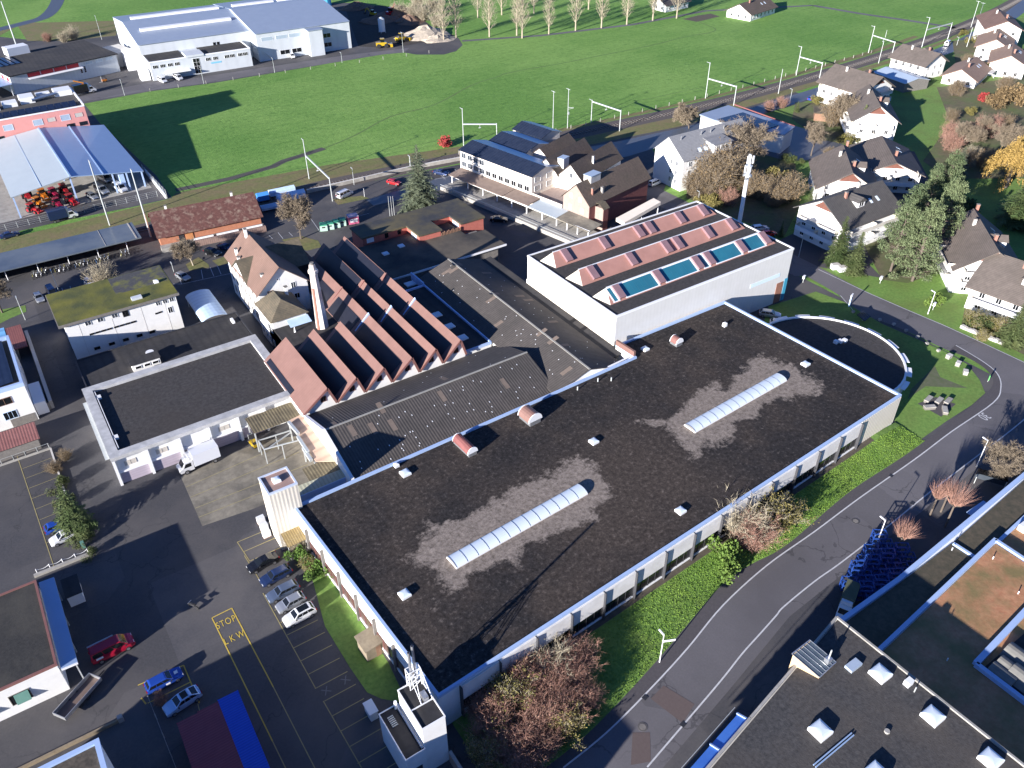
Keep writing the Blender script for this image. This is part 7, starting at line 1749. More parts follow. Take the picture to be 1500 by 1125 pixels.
# more garden growth among the houses on the right
for b_, s_, P, nm, lb in [
    ((1022,288),.95,P_shB,'shrub','brown tree left of the mast group, nearest the pale house wall'),
    ((1050,262),1.15,P_shB,'shrub','tall brown tree in the middle of the mast group'),
    ((1078,262),1.1,P_shB,'shrub','brown tree between the bare pale trunk and the mast'),
    ((1100,286),.95,P_shB,'shrub','brown tree right behind the telecom mast shaft'),
    ((1132,300),.9,P_shB,'shrub','tan tree in front of the rounded tan one'),
    ((1055,300),.6,P_buO,'shrub','yellow green bush at the rear edge of the tall hall'),
    ((1175,240),.5,P_buD,'shrub','dark bush at the upper corner of the narrow lawn'),
    ((1212,230),.45,P_shB,'shrub','brown bush at the garden end beside the shaded double house'),
    ((1240,212),.7,P_buO,'shrub','olive bush below the broad spruce'),
    ((1278,212),.5,P_buD,'shrub','dark green bush right of the broad spruce'),
    ((1400,140),.8,P_shB,'shrub','brown garden tree left of the red bush'),
    ((1420,168),.55,P_buO,'shrub','olive bush in the shade behind the white gable house'),
    ((1392,178),.6,P_shB,'shrub','brown tree at the edge of the shaded garden'),
    ((1470,190),.7,P_shB,'shrub','brown bush left of the light brown hedge'),
    ((1450,150),.6,P_buN,'shrub','light brown bush directly behind the red bush'),
    ((1405,118),.5,P_buO,'shrub','green bush at the bungalow lawn'),
    ((1360,118),.4,P_buD,'shrub','dark bush in the shade beside the metal shed'),
    ((1462,78),.6,P_shB,'shrub','grey brown tree before the terraced roofs'),
    ((1410,52),.5,P_buO,'shrub','grey green bush beside the level crossing road'),
    ((1408,245),.75,P_shB,'shrub','brown tree in front of the willow, lowest one'),
    ((1440,246),.8,P_shB,'shrub','brown tree left of the willow trunk'),
    ((1422,232),.9,P_shT,'bare_shrub','pale bare tree between the brown trees left of the willow'),
    ((1388,205),1.3,P_shR2,'bare_shrub','pinkish bare shrub behind the pines'),
    ((1408,208),1.2,P_shT,'bare_shrub','pale bare shrub behind the pines'),
    ((1445,200),1.5,P_shR2,'bare_shrub','tall pinkish bare shrub above the willow'),
    ((1180,330),.4,P_buD,'shrub','dark low bush at the foot of the narrow spruces'),
    ((1205,345),.45,P_buD,'shrub','dark low bush left of the ribbed roof house'),
    ((1385,275),.6,P_buD,'shrub','dark bush at the upper pines'),
    ((1448,420),.35,P_buO,'shrub','small bush at the wall of the white balcony house'),
    ((1405,420),.4,P_buD,'shrub','dark bush beside the brown roofed house terrace'),
    ((1492,500),.8,P_shO,'shrub','tan bush at the right edge below the spruce'),
    ((1436,498),.6,P_shO,'shrub','tan bush just above the white stones'),
    ]:
    x, y = G(*b_); plant(nm, lb, 'shrub', x, y, P(), s_)
# ================================================================== VEHICLES
PAINT = {}
def paint(name, c, rough=.25, metal=.2):
    if name not in PAINT:
        m = bpy.data.materials.new(name); m.use_nodes = True; b = m.node_tree.nodes['Principled BSDF']
        b.inputs['Base Color'].default_value = rgba(c); b.inputs['Roughness'].default_value = rough; b.inputs['Metallic'].default_value = metal
        b.inputs['Coat Weight'].default_value = .6; b.inputs['Coat Roughness'].default_value = .08
        PAINT[name] = m
    return PAINT[name]
m_lamp = M('lamp_glass',(0.75,0.75,0.72),None,rough=.1); m_tail = M('tail_light',(0.35,0.01,0.01),None,rough=.2); m_rim = M('wheel_rim',(0.45,0.45,0.47),None,rough=.3,metal=.8); m_plast = M('dark_plastic',(0.025,0.025,0.027),None,rough=.6)
CARM = {}
# side outlines: x from rear (-) to nose (+), heights of belt and roof
SHAPES = {
 'hatch': dict(L=4.1,W=1.76,belt=[(-2.05,.75),(-2.0,.95),(-1.2,.98),(.75,.95),(1.5,.84),(1.95,.70),(2.05,.52)],cab=(-1.92,.95,-1.45,.25,1.47)),
 'estate':dict(L=4.6,W=1.80,belt=[(-2.3,.75),(-2.25,.95),(-1.4,.98),(.85,.95),(1.7,.82),(2.2,.68),(2.3,.5)],cab=(-2.18,1.0,-1.75,.3,1.47)),
 'sedan': dict(L=4.6,W=1.80,belt=[(-2.3,.72),(-2.24,.95),(-1.5,1.0),(.85,.96),(1.7,.83),(2.2,.68),(2.3,.5)],cab=(-1.75,1.0,-.95,.25,1.43)),
 'suv':   dict(L=4.5,W=1.86,belt=[(-2.25,.85),(-2.2,1.08),(-1.3,1.1),(.8,1.08),(1.65,.98),(2.15,.82),(2.25,.6)],cab=(-2.15,1.0,-1.7,.3,1.66)),
 'coupe': dict(L=4.6,W=1.88,belt=[(-2.3,.8),(-2.22,1.06),(-1.4,1.08),(.8,1.04),(1.7,.92),(2.2,.76),(2.3,.55)],cab=(-2.1,1.0,-1.1,.2,1.60)),
 'van':   dict(L=5.0,W=1.95,belt=[(-2.5,.9),(-2.48,1.1),(-1.5,1.15),(1.3,1.12),(2.0,1.02),(2.4,.86),(2.5,.6)],cab=(-2.46,1.75,-2.38,1.0,1.95)),
}
def car_meshes(kind):
    if kind in CARM: return CARM[kind]
    S = SHAPES[kind]; W2 = S['W']/2; bl = S['belt']
    b = MB(); secs = []
    for x, zb in bl:
        e = min(1, (S['L']/2-abs(x))/.35); w = W2*(.80+.20*e**.5); zl = .22+.10*(1-e)
        secs.append([(x,-w*.93,zl),(x,-w,zl+.18),(x,-w,zb*.72),(x,-w*.93,zb),(x,-w*.5,zb+.03),(x,w*.5,zb+.03),(x,w*.93,zb),(x,w,zb*.72),(x,w,zl+.18),(x,w*.93,zl)])
    n = len(secs[0]); i0 = len(b.v)
    for s_ in secs: b.v += s_
    for k in range(len(secs)-1):
        for j in range(n):
            jj = (j+1)%n; b.f.append((i0+k*n+j, i0+k*n+jj, i0+(k+1)*n+jj, i0+(k+1)*n+j)); b.m.append(0)
    b.f.append(tuple(i0+j for j in range(n))[::-1]); b.m.append(0)
    e0 = i0+(len(secs)-1)*n; b.f.append(tuple(e0+j for j in range(n))); b.m.append(0)
    xr0, xf0, xr1, xf1, zr = S['cab']; zb = max(z for x, z in bl)-.03
    bot = [(xr0,-W2*.90,zb),(xf0,-W2*.90,zb),(xf0,W2*.90,zb),(xr0,W2*.90,zb)]; top = [(xr1,-W2*.70,zr-.06),(xf1,-W2*.70,zr-.05),(xf1,W2*.70,zr-.05),(xr1,W2*.70,zr-.06)]
    mid = [(xr1+.18,-W2*.58,zr),(xf1-.12,-W2*.58,zr),(xf1-.12,W2*.58,zr),(xr1+.18,W2*.58,zr)]
    i = len(b.v); b.v += bot+top+mid
    for a_, c_ in ((0,4),(4,8)):
        for j in range(4): jj=(j+1)%4; b.f.append((i+a_+j,i+a_+jj,i+c_+jj,i+c_+j)); b.m.append(0)
    b.f.append((i+8,i+9,i+10,i+11)); b.m.append(0)
    B, T_ = [Vector(p) for p in bot], [Vector(p) for p in top]
    def pane(p, q, r, s_, in_=.10, off=.015, lo=.10, hi=.10):
        """glass quad inset into the quad p q r s"""
        f = lambda u, v: (p*(1-u)+q*u)*(1-v)+(s_*(1-u)+r*u)*v
        nrm = (q-p).cross(s_-p).normalized()*off
        m = MB(); m.poly([tuple(f(u,v)+nrm) for u,v in ((in_,lo),(1-in_,lo),(1-in_,1-hi),(in_,1-hi))]); return m
    parts = {}
    parts['windscreen'] = pane(B[1],B[2],T_[2],T_[1],.06).mesh('windscreen', m_glassdk)
    parts['rear_window'] = pane(B[3],B[0],T_[0],T_[3],.08,lo=.2).mesh('rear_window', m_glassdk)
    for nm, P0, P1, Q1, Q0 in (('side_window',B[0],B[1],T_[1],T_[0]),('side_window',B[2],B[3],T_[3],T_[2])):
        f = lambda u, v: (P0*(1-u)+P1*u)*(1-v)+(Q0*(1-u)+Q1*u)*v
        nrm = (P1-P0).cross(Q0-P0).normalized()*.015; m = MB()
        for u0, u1 in ((.05,.34),(.37,.64),(.67,.95)): m.poly([tuple(f(u,v)+nrm) for u,v in ((u0,.1),(u1,.1),(u1,.86),(u0,.86))])
        parts.setdefault('side', []).append(m.mesh('side_window', m_glassdk))
    w = MB(); w.tube((0,-.11,0),(0,.11,0),.32,.32,14); parts['tyre'] = w.mesh('wheel', m_black)
    w = MB(); w.tube((0,-.125,0),(0,.125,0),.2,.2,10); parts['rim'] = w.mesh('rim', m_rim)
    x1 = S['L']/2
    parts['headlight'] = MB().box(-.16,.06,-.19,.19,-.07,.07).mesh('headlight', m_lamp); parts['tail'] = MB().box(-.05,.08,-.15,.15,-.1,.12).mesh('tail_light', m_tail)
    parts['bumper'] = MB().box(x1-.12,x1+.03,-W2*.7,W2*.7,.28,.42).box(-x1-.03,-x1+.12,-W2*.7,W2*.7,.3,.45).mesh('bumper', m_plast)
    parts['mirror'] = MB().box(-.09,.09,-.09,.09,-.06,.07).mesh('mirror', m_plast)
    CARM[kind] = (b, parts, S); return CARM[kind]
def car(kind, pm, label, x, y, rot, group=None, roof=None, s=1.0, cat='car', name='parked_car', z=.03):
    b, P, S = car_meshes(kind); t = thing(name, label, cat, (x,y,z), rot, group); t.scale = (s,s,s)
    key = (kind, pm.name)
    if key not in CARM: CARM[key] = b.mesh('body', pm, smooth=False)
    bo = add('body', CARM[key], t)
    add('windscreen', P['windscreen'], t); add('rear_window', P['rear_window'], t)
    for m in P['side']: add('side_window', m, t)
    W2 = S['W']/2; xw = S['L']*.315
    for sx_ in (-1,1):
        for sy_ in (-1,1):
            wo = add('wheel', P['tyre'], t, (sx_*xw, sy_*(W2-.09), .32)); add('rim', P['rim'], wo)
    zf = S['belt'][-2][1]; 
    for sy_ in (-1,1):
        add('headlight', P['headlight'], t, (S['L']/2-.10, sy_*W2*.62, zf-.06)); add('tail_light', P['tail'], t, (-S['L']/2+.0, sy_*W2*.70, S['belt'][1][1]-.14)); add('mirror', P['mirror'], t, (S['cab'][1]-.25, sy_*(W2+.06), S['belt'][3][1]+.02))
    add('bumper', P['bumper'], t)
    if roof:
        xr0,xf0,xr1,xf1,zr = S['cab']; MB().box(xr1+.3,xf1-.2,-W2*.56,W2*.56,zr+.003,zr+.012).build('roof_panel', roof, t)
    return t
c_white = paint('white_car_paint',(0.75,0.75,0.75)); c_silver = paint('silver_car_paint',(0.42,0.44,0.47),.3,.6); c_grey = paint('grey_blue_car_paint',(0.13,0.17,0.25),.3,.5); c_navy = paint('navy_car_paint',(0.025,0.045,0.12),.25,.4); c_black = paint('black_car_paint',(0.012,0.013,0.017)); c_red = paint('dark_red_car_paint',(0.40,0.012,0.04)); c_brred = paint('bright_red_car_paint',(0.42,0.015,0.02)); c_blue = paint('royal_blue_car_paint',(0.02,0.07,0.36)); c_lblue = paint('light_blue_car_paint',(0.42,0.58,0.80),.25,.3)
row = 'cars in the bays along the hall lawn'
car('suv', c_white, 'white estate car with dark sunroof, last in the row of parked cars by the lawn', -8.0,25.2,R(183),row,roof=m_glassdk)
car('hatch', c_silver, 'silver small car second in the row next to the white estate car', -8.2,27.9,R(183),row)
car('estate', c_grey, 'grey blue estate car in the middle of the row by the lawn', -8.4,30.4,R(182),row)
car('estate', c_navy, 'dark blue estate car standing next to the black car by the hall lawn', -8.2,33.7,R(183),row)
car('sedan', c_black, 'black car nearest the lift tower in the row by the lawn', -8.9,37.1,R(184),row)
t = car('van', c_red, 'dark red van with a ladder bar on its roof in the shaded yard', -30.6,33.9,R(3),s=1.08,cat='van',name='parked_van')
MB().box(-2.4,.6,.55,.68,2.0,2.12).build('ladder', m_alu, t); MB().box(-2.0,-1.2,-.99,-.975,.9,1.2).build('sign_plate', m_whpaint, t)
t = car('estate', c_blue, 'royal blue estate car with white door emblem in the yellow marked bay', -26.2,25.3,R(3))
MB().box(.0,.55,-.915,-.902,.5,.82).build('emblem', m_whpaint, t); MB().box(1.35,1.8,-.25,.25,.925,.94).build('emblem', m_whpaint, t)
car('coupe', c_lblue, 'pale blue car with black roof parked beside the containers', -25.1,21.0,R(188),roof=m_black)
car('hatch', c_blue, 'deep blue hatchback beside the spruce in the left car park', -32.4,61.9,R(3),'pair of cars in the left car park')
car('hatch', c_white, 'white hatchback beside the deep blue one in the left car park', -32.2,59.0,R(186),'pair of cars in the left car park')
G_ = 'cars on the station parking'
def cpx(kind, pm, label, px, rot, group=G_, **k):
    x, y = G(px[0], px[1], .6); return car(kind, pm, label, x, y, rot, group, **k)
cpx('hatch', c_silver, 'silver car next to the dark blue car behind the mossy roof building', (57,436), R(-85))
cpx('van', c_navy, 'dark blue van behind the mossy roof building corner', (76,428), R(-85), s=.92, cat='van', name='parked_van')
cpx('hatch', c_white, 'white car peeping out behind the edge of the mossy roof', (131,414), R(-85))
cpx('hatch', c_silver, 'pale silver car alone on the parking right of the mossy roof', (268,405), R(-70))
cpx('suv', c_black, 'black off road car beside the small bare tree and goods shed', (312,370), R(-60))
cpx('sedan', c_navy, 'dark car in the shadow right of the black off road car', (331,362), R(-60))
cpx('van', c_white, 'white van on the station road left of the red car', (505,285), R(20), cat='van', name='parked_van')
cpx('hatch', c_brred, 'bright red car on the station parking left of the big spruce', (577,267), R(-60))
cpx('sedan', c_navy, 'dark blue car in the parking bays beside the cream office', (646,253), R(-60))
cpx('sedan', c_black, 'black car in the shade along the goods platform', (731,321), R(-40), None)
cpx('van', c_white, 'small white van behind the brown gable house', (959,268), R(10), None, s=.85, cat='van', name='parked_van')
cpx('estate', c_silver, 'silver estate car squeezed between the two halls by the annex', (1128,460), R(-50), 'cars between the halls')
cpx('hatch', c_white, 'white car half hidden behind the hall parapet by the annex', (1142,474), R(-50), 'cars between the halls')
cpx('estate', c_white, 'white estate car in the shade behind the tall hall', (1113,334), R(-20), 'cars behind the tall hall')
cpx('hatch', c_brred, 'dark red car behind the white estate car in the shade', (1126,342), R(-20), 'cars behind the tall hall')
cpx('estate', c_blue, 'blue car on the blue road beside the railway balcony house', (1190,144), R(10), None)
cpx('van', c_white, 'white and red van on the blue road near the level crossing', (1388,64), R(20), None, cat='van', name='parked_van')
cpx('van', c_white, 'white van at the doors of the long hall, left one', (238,118), R(-80), 'vans at the long hall', cat='van', name='parked_van')
cpx('van', c_white, 'white van at the doors of the long hall, right one', (261,114), R(-80), 'vans at the long hall', cat='van', name='parked_van')
cpx('van', c_white, 'white van at the rear yard stair of the long hall', (428,82), R(-100), 'vans at the long hall', cat='van', name='parked_van', s=.9)
cpx('van', c_white, 'white van under the blue roof next to the blue partition', (176,276), R(-75), 'vans in the machine shed', cat='van', name='parked_van', s=1.1)
cpx('van', c_silver, 'silver van under the blue roof in the middle of the shed', (149,279), R(-75), 'vans in the machine shed', cat='van', name='parked_van', s=1.1)
cpx('estate', c_silver, 'silver pickup under the blue roof beside the red machines', (135,287), R(-75), 'vans in the machine shed')
cpx('van', c_silver, 'grey van at the back under the blue roof', (154,262), R(-75), 'vans in the machine shed', cat='van', name='parked_van', s=1.1)
cpx('sedan', c_navy, 'dark car on the lane at the left edge above the shelter roof', (14,344), R(5), None)
# box lorry
def lorry(label, x, y, rot, s=1.0, box=None, L=4.4, cat='lorry'):
    t = thing('box_lorry', label, cat, (x,y,.03), rot); t.scale = (s,s,s); bm_ = box or m_whpaint
    MB().box(-3.5,-3.5+L,-1.1,1.1,.95,3.3).build('cargo_box', bm_, t)
    MB().box(-3.4,3.1,-.45,.45,.55,.9).build('chassis', m_plast, t)
    c = MB(); prof = [(1.0,.5),(3.3,.5),(3.4,1.1),(2.9,1.35),(2.3,2.25),(1.0,2.35)]; c.extr([(a_,b_) for a_,b_ in prof], -1.0,1.0,'y'); cb_ = c.build('cab', c_white, t)
    c.v = []; 
    w_ = MB(); w_.poly([(2.87,-.85,1.42),(2.87,.85,1.42),(2.36,.8,2.18),(2.36,-.8,2.18)]); w_.v = [(a_+.03,b_,c_+.03) for a_,b_,c_ in w_.v]; w_.build('windscreen', m_glassdk, cb_)
    for sy_ in (-1,1):
        w_ = MB(); q = [(1.35,sy_*1.01,1.35),(2.6,sy_*1.01,1.35),(2.25,sy_*1.01,2.1),(1.35,sy_*1.01,2.1)]; w_.poly(q if sy_<0 else q[::-1]); w_.build('side_window', m_glassdk, cb_)
        add('headlight', MB().box(-.05,.06,-.16,.16,-.1,.1).mesh('headlight', m_lamp), t, (3.36,sy_*.75,.85))
        for xx in (-2.5,2.3):
            wo = add('wheel', MB().tube((0,-.14,0),(0,.14,0),.42,.42,14).mesh('wheel', m_black), t, (xx,sy_*.92,.42)); add('rim', MB().tube((0,-.155,0),(0,.155,0),.24,.24,10).mesh('rim', m_rim), wo)
    if L < 4.5: MB().box(.95,1.5,-.9,.9,2.36,3.1).build('wind_deflector', c_white, t)
    return t
lorry('white box lorry parked along the depot bays', -10.2, 64.2, R(183), 1.0, M('lorry_box',(0.68,0.69,0.72),None,rough=.4))
x, y = G(92,314,1.5); lorry('dark blue box lorry on the lane beyond the shelter roof', x, y, R(4), 1.0, paint('dark_blue_lorry',(0.012,0.03,0.09)))
x, y = G(1240,884,1.0); lorry('olive green canvas lorry in the shade above the grey gravel roof', x, y, R(205), .82, M('olive_canvas',(0.075,0.085,0.05),(0.11,0.12,0.07),1.,.9))
x, y = G(124,131,1.5); lorry('black lorry with orange crane on the far works road', x, y, R(8), 1.1, paint('black_lorry',(0.015,0.015,0.018)))
tt = bpy.data.objects['box_lorry.003']; MB().bar((.2,0,3.4),(-2.6,.3,4.6),.3,.3).build('crane_arm', M('orange_paint',(0.75,0.25,0.02),None,rough=.4), tt)
# flat trailer by the green shutter building
x, y = G(*KP(0,3,430,735),.8); t = thing('tipping_trailer', 'long pale tipping trailer standing askew beside the green shutter building', 'trailer', (x,y,.03), R(35))
MB().box(-2.9,2.9,-.9,.9,.55,.68).build('bed', M('rust_bed',(0.12,0.085,0.07),(0.17,0.12,0.10),1.,.8), t)
a = MB(); ring(a,-3,3,-1,1,.08,.69,1.25); a.build('side_boards', m_alu, t)
for xx in (-.6,.6):
    for sy_ in (-1,1): add('wheel', MB().tube((0,-.12,0),(0,.12,0),.36,.36,12).mesh('wheel', m_black), t, (xx,sy_*.8,.36))
MB().bar((3,0,.5),(4.3,0,.5),.12,.12).build('drawbar', m_dkmet, t)
# motorbike
x, y = G(*KP(0,3,1065,245)); t = thing('motorbike', 'dark motorbike standing on the edge of the shade in the yard', 'motorbike', (x,y,.03), R(120))
for xx in (-.7,.7): add('wheel', MB().tube((0,-.06,0),(0,.06,0),.32,.32,12).mesh('wheel', m_black), t, (xx,0,.32))
MB().bar((-.7,0,.4),(.7,0,.4),.12,.14).bar((-.4,0,.75),(.4,0,.8),.26,.22).build('frame', m_dkmet, t); MB().bar((-.6,0,.88),(.0,0,.85),.24,.1).build('seat', m_black, t); MB().bar((.5,-.35,1.0),(.5,.35,1.0),.05,.05).build('handlebar', m_alu, t)
# yellow fork lift
def forklift(label, x, y, rot, pm):
    t = thing('forklift', label, 'forklift', (x,y,.03), rot)
    MB().box(-1.0,.7,-.55,.55,.3,1.0).build('body', pm, t); MB().box(-1.05,-.6,-.5,.5,1.003,1.25).build('counterweight', m_plast, t)
    a = MB()
    for xx in (-.8,.5):
        for yy in (-.5,.5): a.bar((xx,yy,1.0),(xx*.8,yy*.9,2.1),.07,.07)
    a.box(-.75,.5,-.5,.5,2.1,2.18); a.build('guard', m_plast, t); MB().box(.75,.85,-.4,-.3,.1,2.2).box(.75,.85,.3,.4,.1,2.2).build('mast', m_steel, t); MB().box(.85,1.8,-.35,-.22,.1,.16).box(.85,1.8,.22,.35,.1,.16).build('fork', m_steel, t)
    for xx in (-.7,.4):
        for sy_ in (-1,1): add('wheel', MB().tube((0,-.1,0),(0,.1,0),.28,.28,12).mesh('wheel', m_black), t, (xx,sy_*.5,.28))
    return t
m_yelp = paint('yellow_machine_paint',(0.55,0.36,0.02)); m_orp = paint('orange_machine_paint',(0.62,0.20,0.02)); m_redp = paint('red_machine_paint',(0.42,0.02,0.03)); m_magp = paint('crimson_machine_paint',(0.36,0.02,0.07))
x, y = G(*KP(0,2,1392,362),1.0); forklift('yellow forklift under the weathered loading canopy', x, y, R(100), m_yelp)
x, y = G(152,117,.8); forklift('orange forklift on the far works road by the workshop', x, y, R(190), m_orp)
# red machines in the shed
def tractor(label, px, rot, pm, s=1.0, loader=True):
    x, y = G(px[0], px[1], 1.0); t = thing('tractor', label, 'tractor', (x,y,.05), rot, 'farm machines in the shed'); t.scale=(s,s,s)
    MB().box(.1,2.0,-.42,.42,.75,1.45).build('bonnet', pm, t); MB().box(-1.5,.2,-.6,.6,.6,1.0).build('body', pm, t)
    c = MB(); c.box(-1.2,.1,-.65,.65,1.0,2.3,0); c.build('cab', m_glassdk, t); MB().box(-1.35,.2,-.75,.75,2.303,2.45).build('cab_roof', pm, t)
    for xx, r_, yy in ((-.9,.78,.85),(1.5,.5,.72)):
        for sy_ in (-1,1): wo = add('wheel', MB().tube((0,-.2,0),(0,.2,0),r_,r_,14).mesh('wheel', m_black), t, (xx,sy_*yy,r_)); add('rim', MB().tube((0,-.21,0),(0,.21,0),r_*.55,r_*.55,10).mesh('rim', pm), wo)
    for sy_ in (-1,1): MB().bar((-.9,sy_*.85,1.62),(-.1,sy_*.85,1.5),.4,.08).build('mudguard', pm, t)
    if loader: MB().bar((.3,-.5,1.5),(2.7,-.5,.7),.12,.16).bar((.3,.5,1.5),(2.7,.5,.7),.12,.16).box(2.6,3.1,-.8,.8,.4,.8).build('loader_arm', pm, t)
    return t
tractor('red tractor with front loader at the open corner of the machine shed',(48,306),R(-60),m_redp)
tractor('orange tractor next to the corner tractor at the front of the machine shed',(56,297),R(-70),m_orp)
tractor('orange red machine in the second row beside the shed post',(63,286),R(-80),m_orp,1.1)
tractor('crimson tractor in the middle front of the machine shed',(84,298),R(-80),m_magp)
tractor('red machine right beside the tall shed post',(104,293),R(-75),m_redp,1.05)
tractor('crimson tractor behind the middle front one',(79,284),R(-75),m_magp,1.05,False)
tractor('red harvester half under the pale roof at the left',(40,287),R(-85),m_redp,1.25,False)
tractor('red machine under the roof edge behind the post tractor',(94,278),R(-80),m_redp,1.05,False)
# excavators and heaps in the far stockyard
def loader(label, px, rot, pm, s=1.0, dig=False):
    x, y = G(px[0], px[1], 1.0); t = thing('excavator' if dig else 'wheel_loader', label, 'excavator' if dig else 'wheel loader', (x,y,.05), rot); t.scale=(s,s,s)
    MB().box(-2.4,1.6,-.9,.9,.8,2.0).build('body', pm, t); MB().box(-.6,.8,-.7,.7,2.0,3.2).build('cab', m_glassdk, t); MB().box(-.7,.9,-.8,.8,3.203,3.35).build('cab_roof', pm, t)
    if dig: MB().bar((1.2,0,1.8),(4.0,0,4.2),.4,.5).bar((4.0,0,4.2),(5.6,0,1.6),.3,.35).build('arm', pm, t); MB().box(5.2,6.2,-.6,.6,.6,1.6).build('bucket', m_dkmet, t); MB().box(-2.2,2.0,-1.3,-.7,.0,.8).build('track', m_black, t); MB().box(-2.2,2.0,.7,1.3,.0,.8).build('track', m_black, t)
    else:
        MB().bar((1.2,0,1.6),(3.2,0,.9),.9,.35).build('arm', pm, t); MB().box(3.0,3.9,-1.4,1.4,.2,1.3).build('bucket', pm, t)
        for xx in (-1.5,1.4):
            for sy_ in (-1,1): add('wheel', MB().tube((0,-.25,0),(0,.25,0),.75,.75,14).mesh('wheel', m_black), t, (xx,sy_*1.0,.75))
    return t
loader('yellow wheel loader at the edge of the far stockyard beside the rubble',(560,66),R(-20),m_yelp,1.1)
loader('yellow wheel loader with raised bucket beside the roundabout end of the works road',(588,58),R(10),m_yelp,1.1)
loader('red excavator on the far stockyard in front of the thicket',(572,20),R(30),m_brred if False else m_redp,1.1,True)
loader('small yellow excavator at the middle of the far stockyard',(546,20),R(120),m_yelp,.8,True)
def heap(label, px, Rr, H, mat, seed, sx_=1.0):
    rnd = random.Random(seed); x, y = G(*px); mb = MB(); n = 14; rings = []
    for k in range(5):
        f = k/4; rings.append([(math.cos(2*math.pi*j/n)*Rr*(1-f*.85)*rnd.uniform(.8,1.2)*sx_, math.sin(2*math.pi*j/n)*Rr*(1-f*.85)*rnd.uniform(.8,1.2), H*f*rnd.uniform(.85,1.1)) for j in range(n)])
    for a_, b_ in zip(rings, rings[1:]):
        for j in range(n): jj=(j+1)%n; mb.poly([a_[j],a_[jj],b_[jj],b_[j]])
    mb.poly(rings[-1]); o = mb.build('rubble_heap', mat, None, loc=(x,y,0)); tag(o, label, 'rubble heap', 'heaps on the far stockyard'); return o
m_rub = M('pale_rubble',(0.30,0.25,0.19),(0.50,0.43,0.34),1.0,.95,.3); m_rub2 = M('brown_rubble',(0.13,0.08,0.055),(0.24,0.15,0.10),.9,.95,.3)
heap('pale rubble heap at the road end of the far stockyard',(622,52),9,4,m_rub,1,1.5)
heap('low pale rubble heap right of the large pale one',(640,58),6,2.2,m_rub,2,1.3)
heap('long pale heap in front of the yellow small excavator',(556,30),7,2.5,m_rub2,3,1.6)
heap('brown red soil heap behind the red excavator',(585,20),8,3.5,m_rub2,4,1.5)
heap('brown soil heap right of the red excavator',(598,32),7,3,m_rub2,5)
heap('grey heap at the back of the stockyard beside the long hall',(522,12),7,3,m_rub2,6,1.3)
x, y = G(560,48); t = thing('silo_tank', 'white upright tank on the far stockyard', 'tank', (x,y,0)); MB().tube((0,0,.6),(0,0,6.0),1.5,1.5,14).build('tank', m_whpaint, t); MB().tube((0,0,6.0),(0,0,6.7),1.5,.3,14).build('lid', m_steel, t)
for k in range(4): MB().box(-1.2+.0*k+2.2*(k%2),-1.0+2.2*(k%2),-1.2+2.2*(k//2),-1.0+2.2*(k//2),0,.7).build('leg', m_steel, t)
x, y = G(477,8); t = thing('silo_tank', 'blue and white silo at the rear corner of the long hall', 'tank', (x,y,0)); MB().tube((0,0,0),(0,0,8),3,3,14).build('tank', M('sky_blue_paint',(0.10,0.45,0.70),None,rough=.5), t); MB().tube((0,0,8),(0,0,9),3,1,14).build('lid', m_whpaint, t)
# ================================================================== POLES, LAMPS, MASTS
rail_g = 'railway catenary masts'
def gantry(b1, t1, b2, label, arm=True, yb=None):
    x, y, h = HT(b1, t1); h = min(h, 12.5); x2, y2 = G(*b2)
    t = thing('catenary_gantry', label, 'catenary mast', (x,y,0), 0, rail_g)
    MB().tube((0,0,0),(0,0,h),.16,.11,8).build('mast', m_steel, t); dx, dy = x2-x, y2-y
    MB().tube((dx,dy,0),(dx,dy,6.8),.16,.14,8).build('mast', m_steel, t)
    MB().bar((0,0,6.9),(dx,dy,6.5),.3,.36).build('cross_beam', m_steel, t)
    MB().bar((-.1,-.3,h-.2),(.1,1.6 if arm else .4,h-.2),.1,.14).build('arm', m_steel, t)
    o = MB().bar((dx*.5,dy*.5,6.5),(dx*.5,dy*.5,5.4),.1,.1).build('hanger', m_steel, t); MB().tube((dx*.5-.35,dy*.5,5.6),(dx*.5+.35,dy*.5,5.6),.09,.09,6).build('insulator', m_whpaint, o)
gantry((453,262),(447,204),KP(1,0,440,1105),'railway portal mast left of the white van over the brown verge')
gantry(KP(1,0,1160,802),KP(1,0,1153,595),(728,212),'railway portal mast standing against the cream office roof')
gantry(KP(2,0,472,672),KP(2,0,478,548),KP(2,0,628,720),'low railway portal mast behind the twin gables')
gantry(KP(2,0,1100,540),KP(2,0,1126,343),KP(2,0,1255,580),'railway portal mast above the weeping willow')
gantry(KP(3,0,248,415),KP(3,0,280,255),KP(3,0,373,445),'railway portal mast left of the railway balcony house')
gantry(KP(3,0,645,290),KP(3,0,683,143),KP(3,0,768,325),'railway portal mast behind the railway bend house')
gantry(KP(3,0,938,260),KP(3,0,982,95),KP(3,0,1080,215),'railway portal mast before the level crossing')
def pole(name, base, top, label, cat, group=None, r=.13, mat=None, head=None, hmax=60):
    x, y, h = HT(base, top); h = min(h, hmax); t = thing(name, label, cat, (x,y,0), 0, group)
    MB().tube((0,0,0),(0,0,h),r,r*.65,8).build('pole', mat or m_steel, t)
    if head == 'lamp': MB().bar((0,0,h-.05),(.0-.0,.95,h+.05),.22,.1).build('lamp_head', mat or m_steel, t)
    if head == 'arm': MB().bar((0,-.8,h-.2),(0,1.2,h-.2),.1,.12).build('arm', m_steel, t)
    if head == 'cat': MB().bar((0,0,6.9),(.2,-2.6,7.4),.1,.1).bar((0,0,6.2),(.2,-2.6,7.3),.08,.08).build('bracket', m_steel, t); MB().bar((0,-.8,h-.2),(0,1.2,h-.2),.1,.12).build('arm', m_steel, t); MB().box(-.25,.25,-.5,-.1,4.6,5.4).build('switch_box', m_steel, t)
    return t
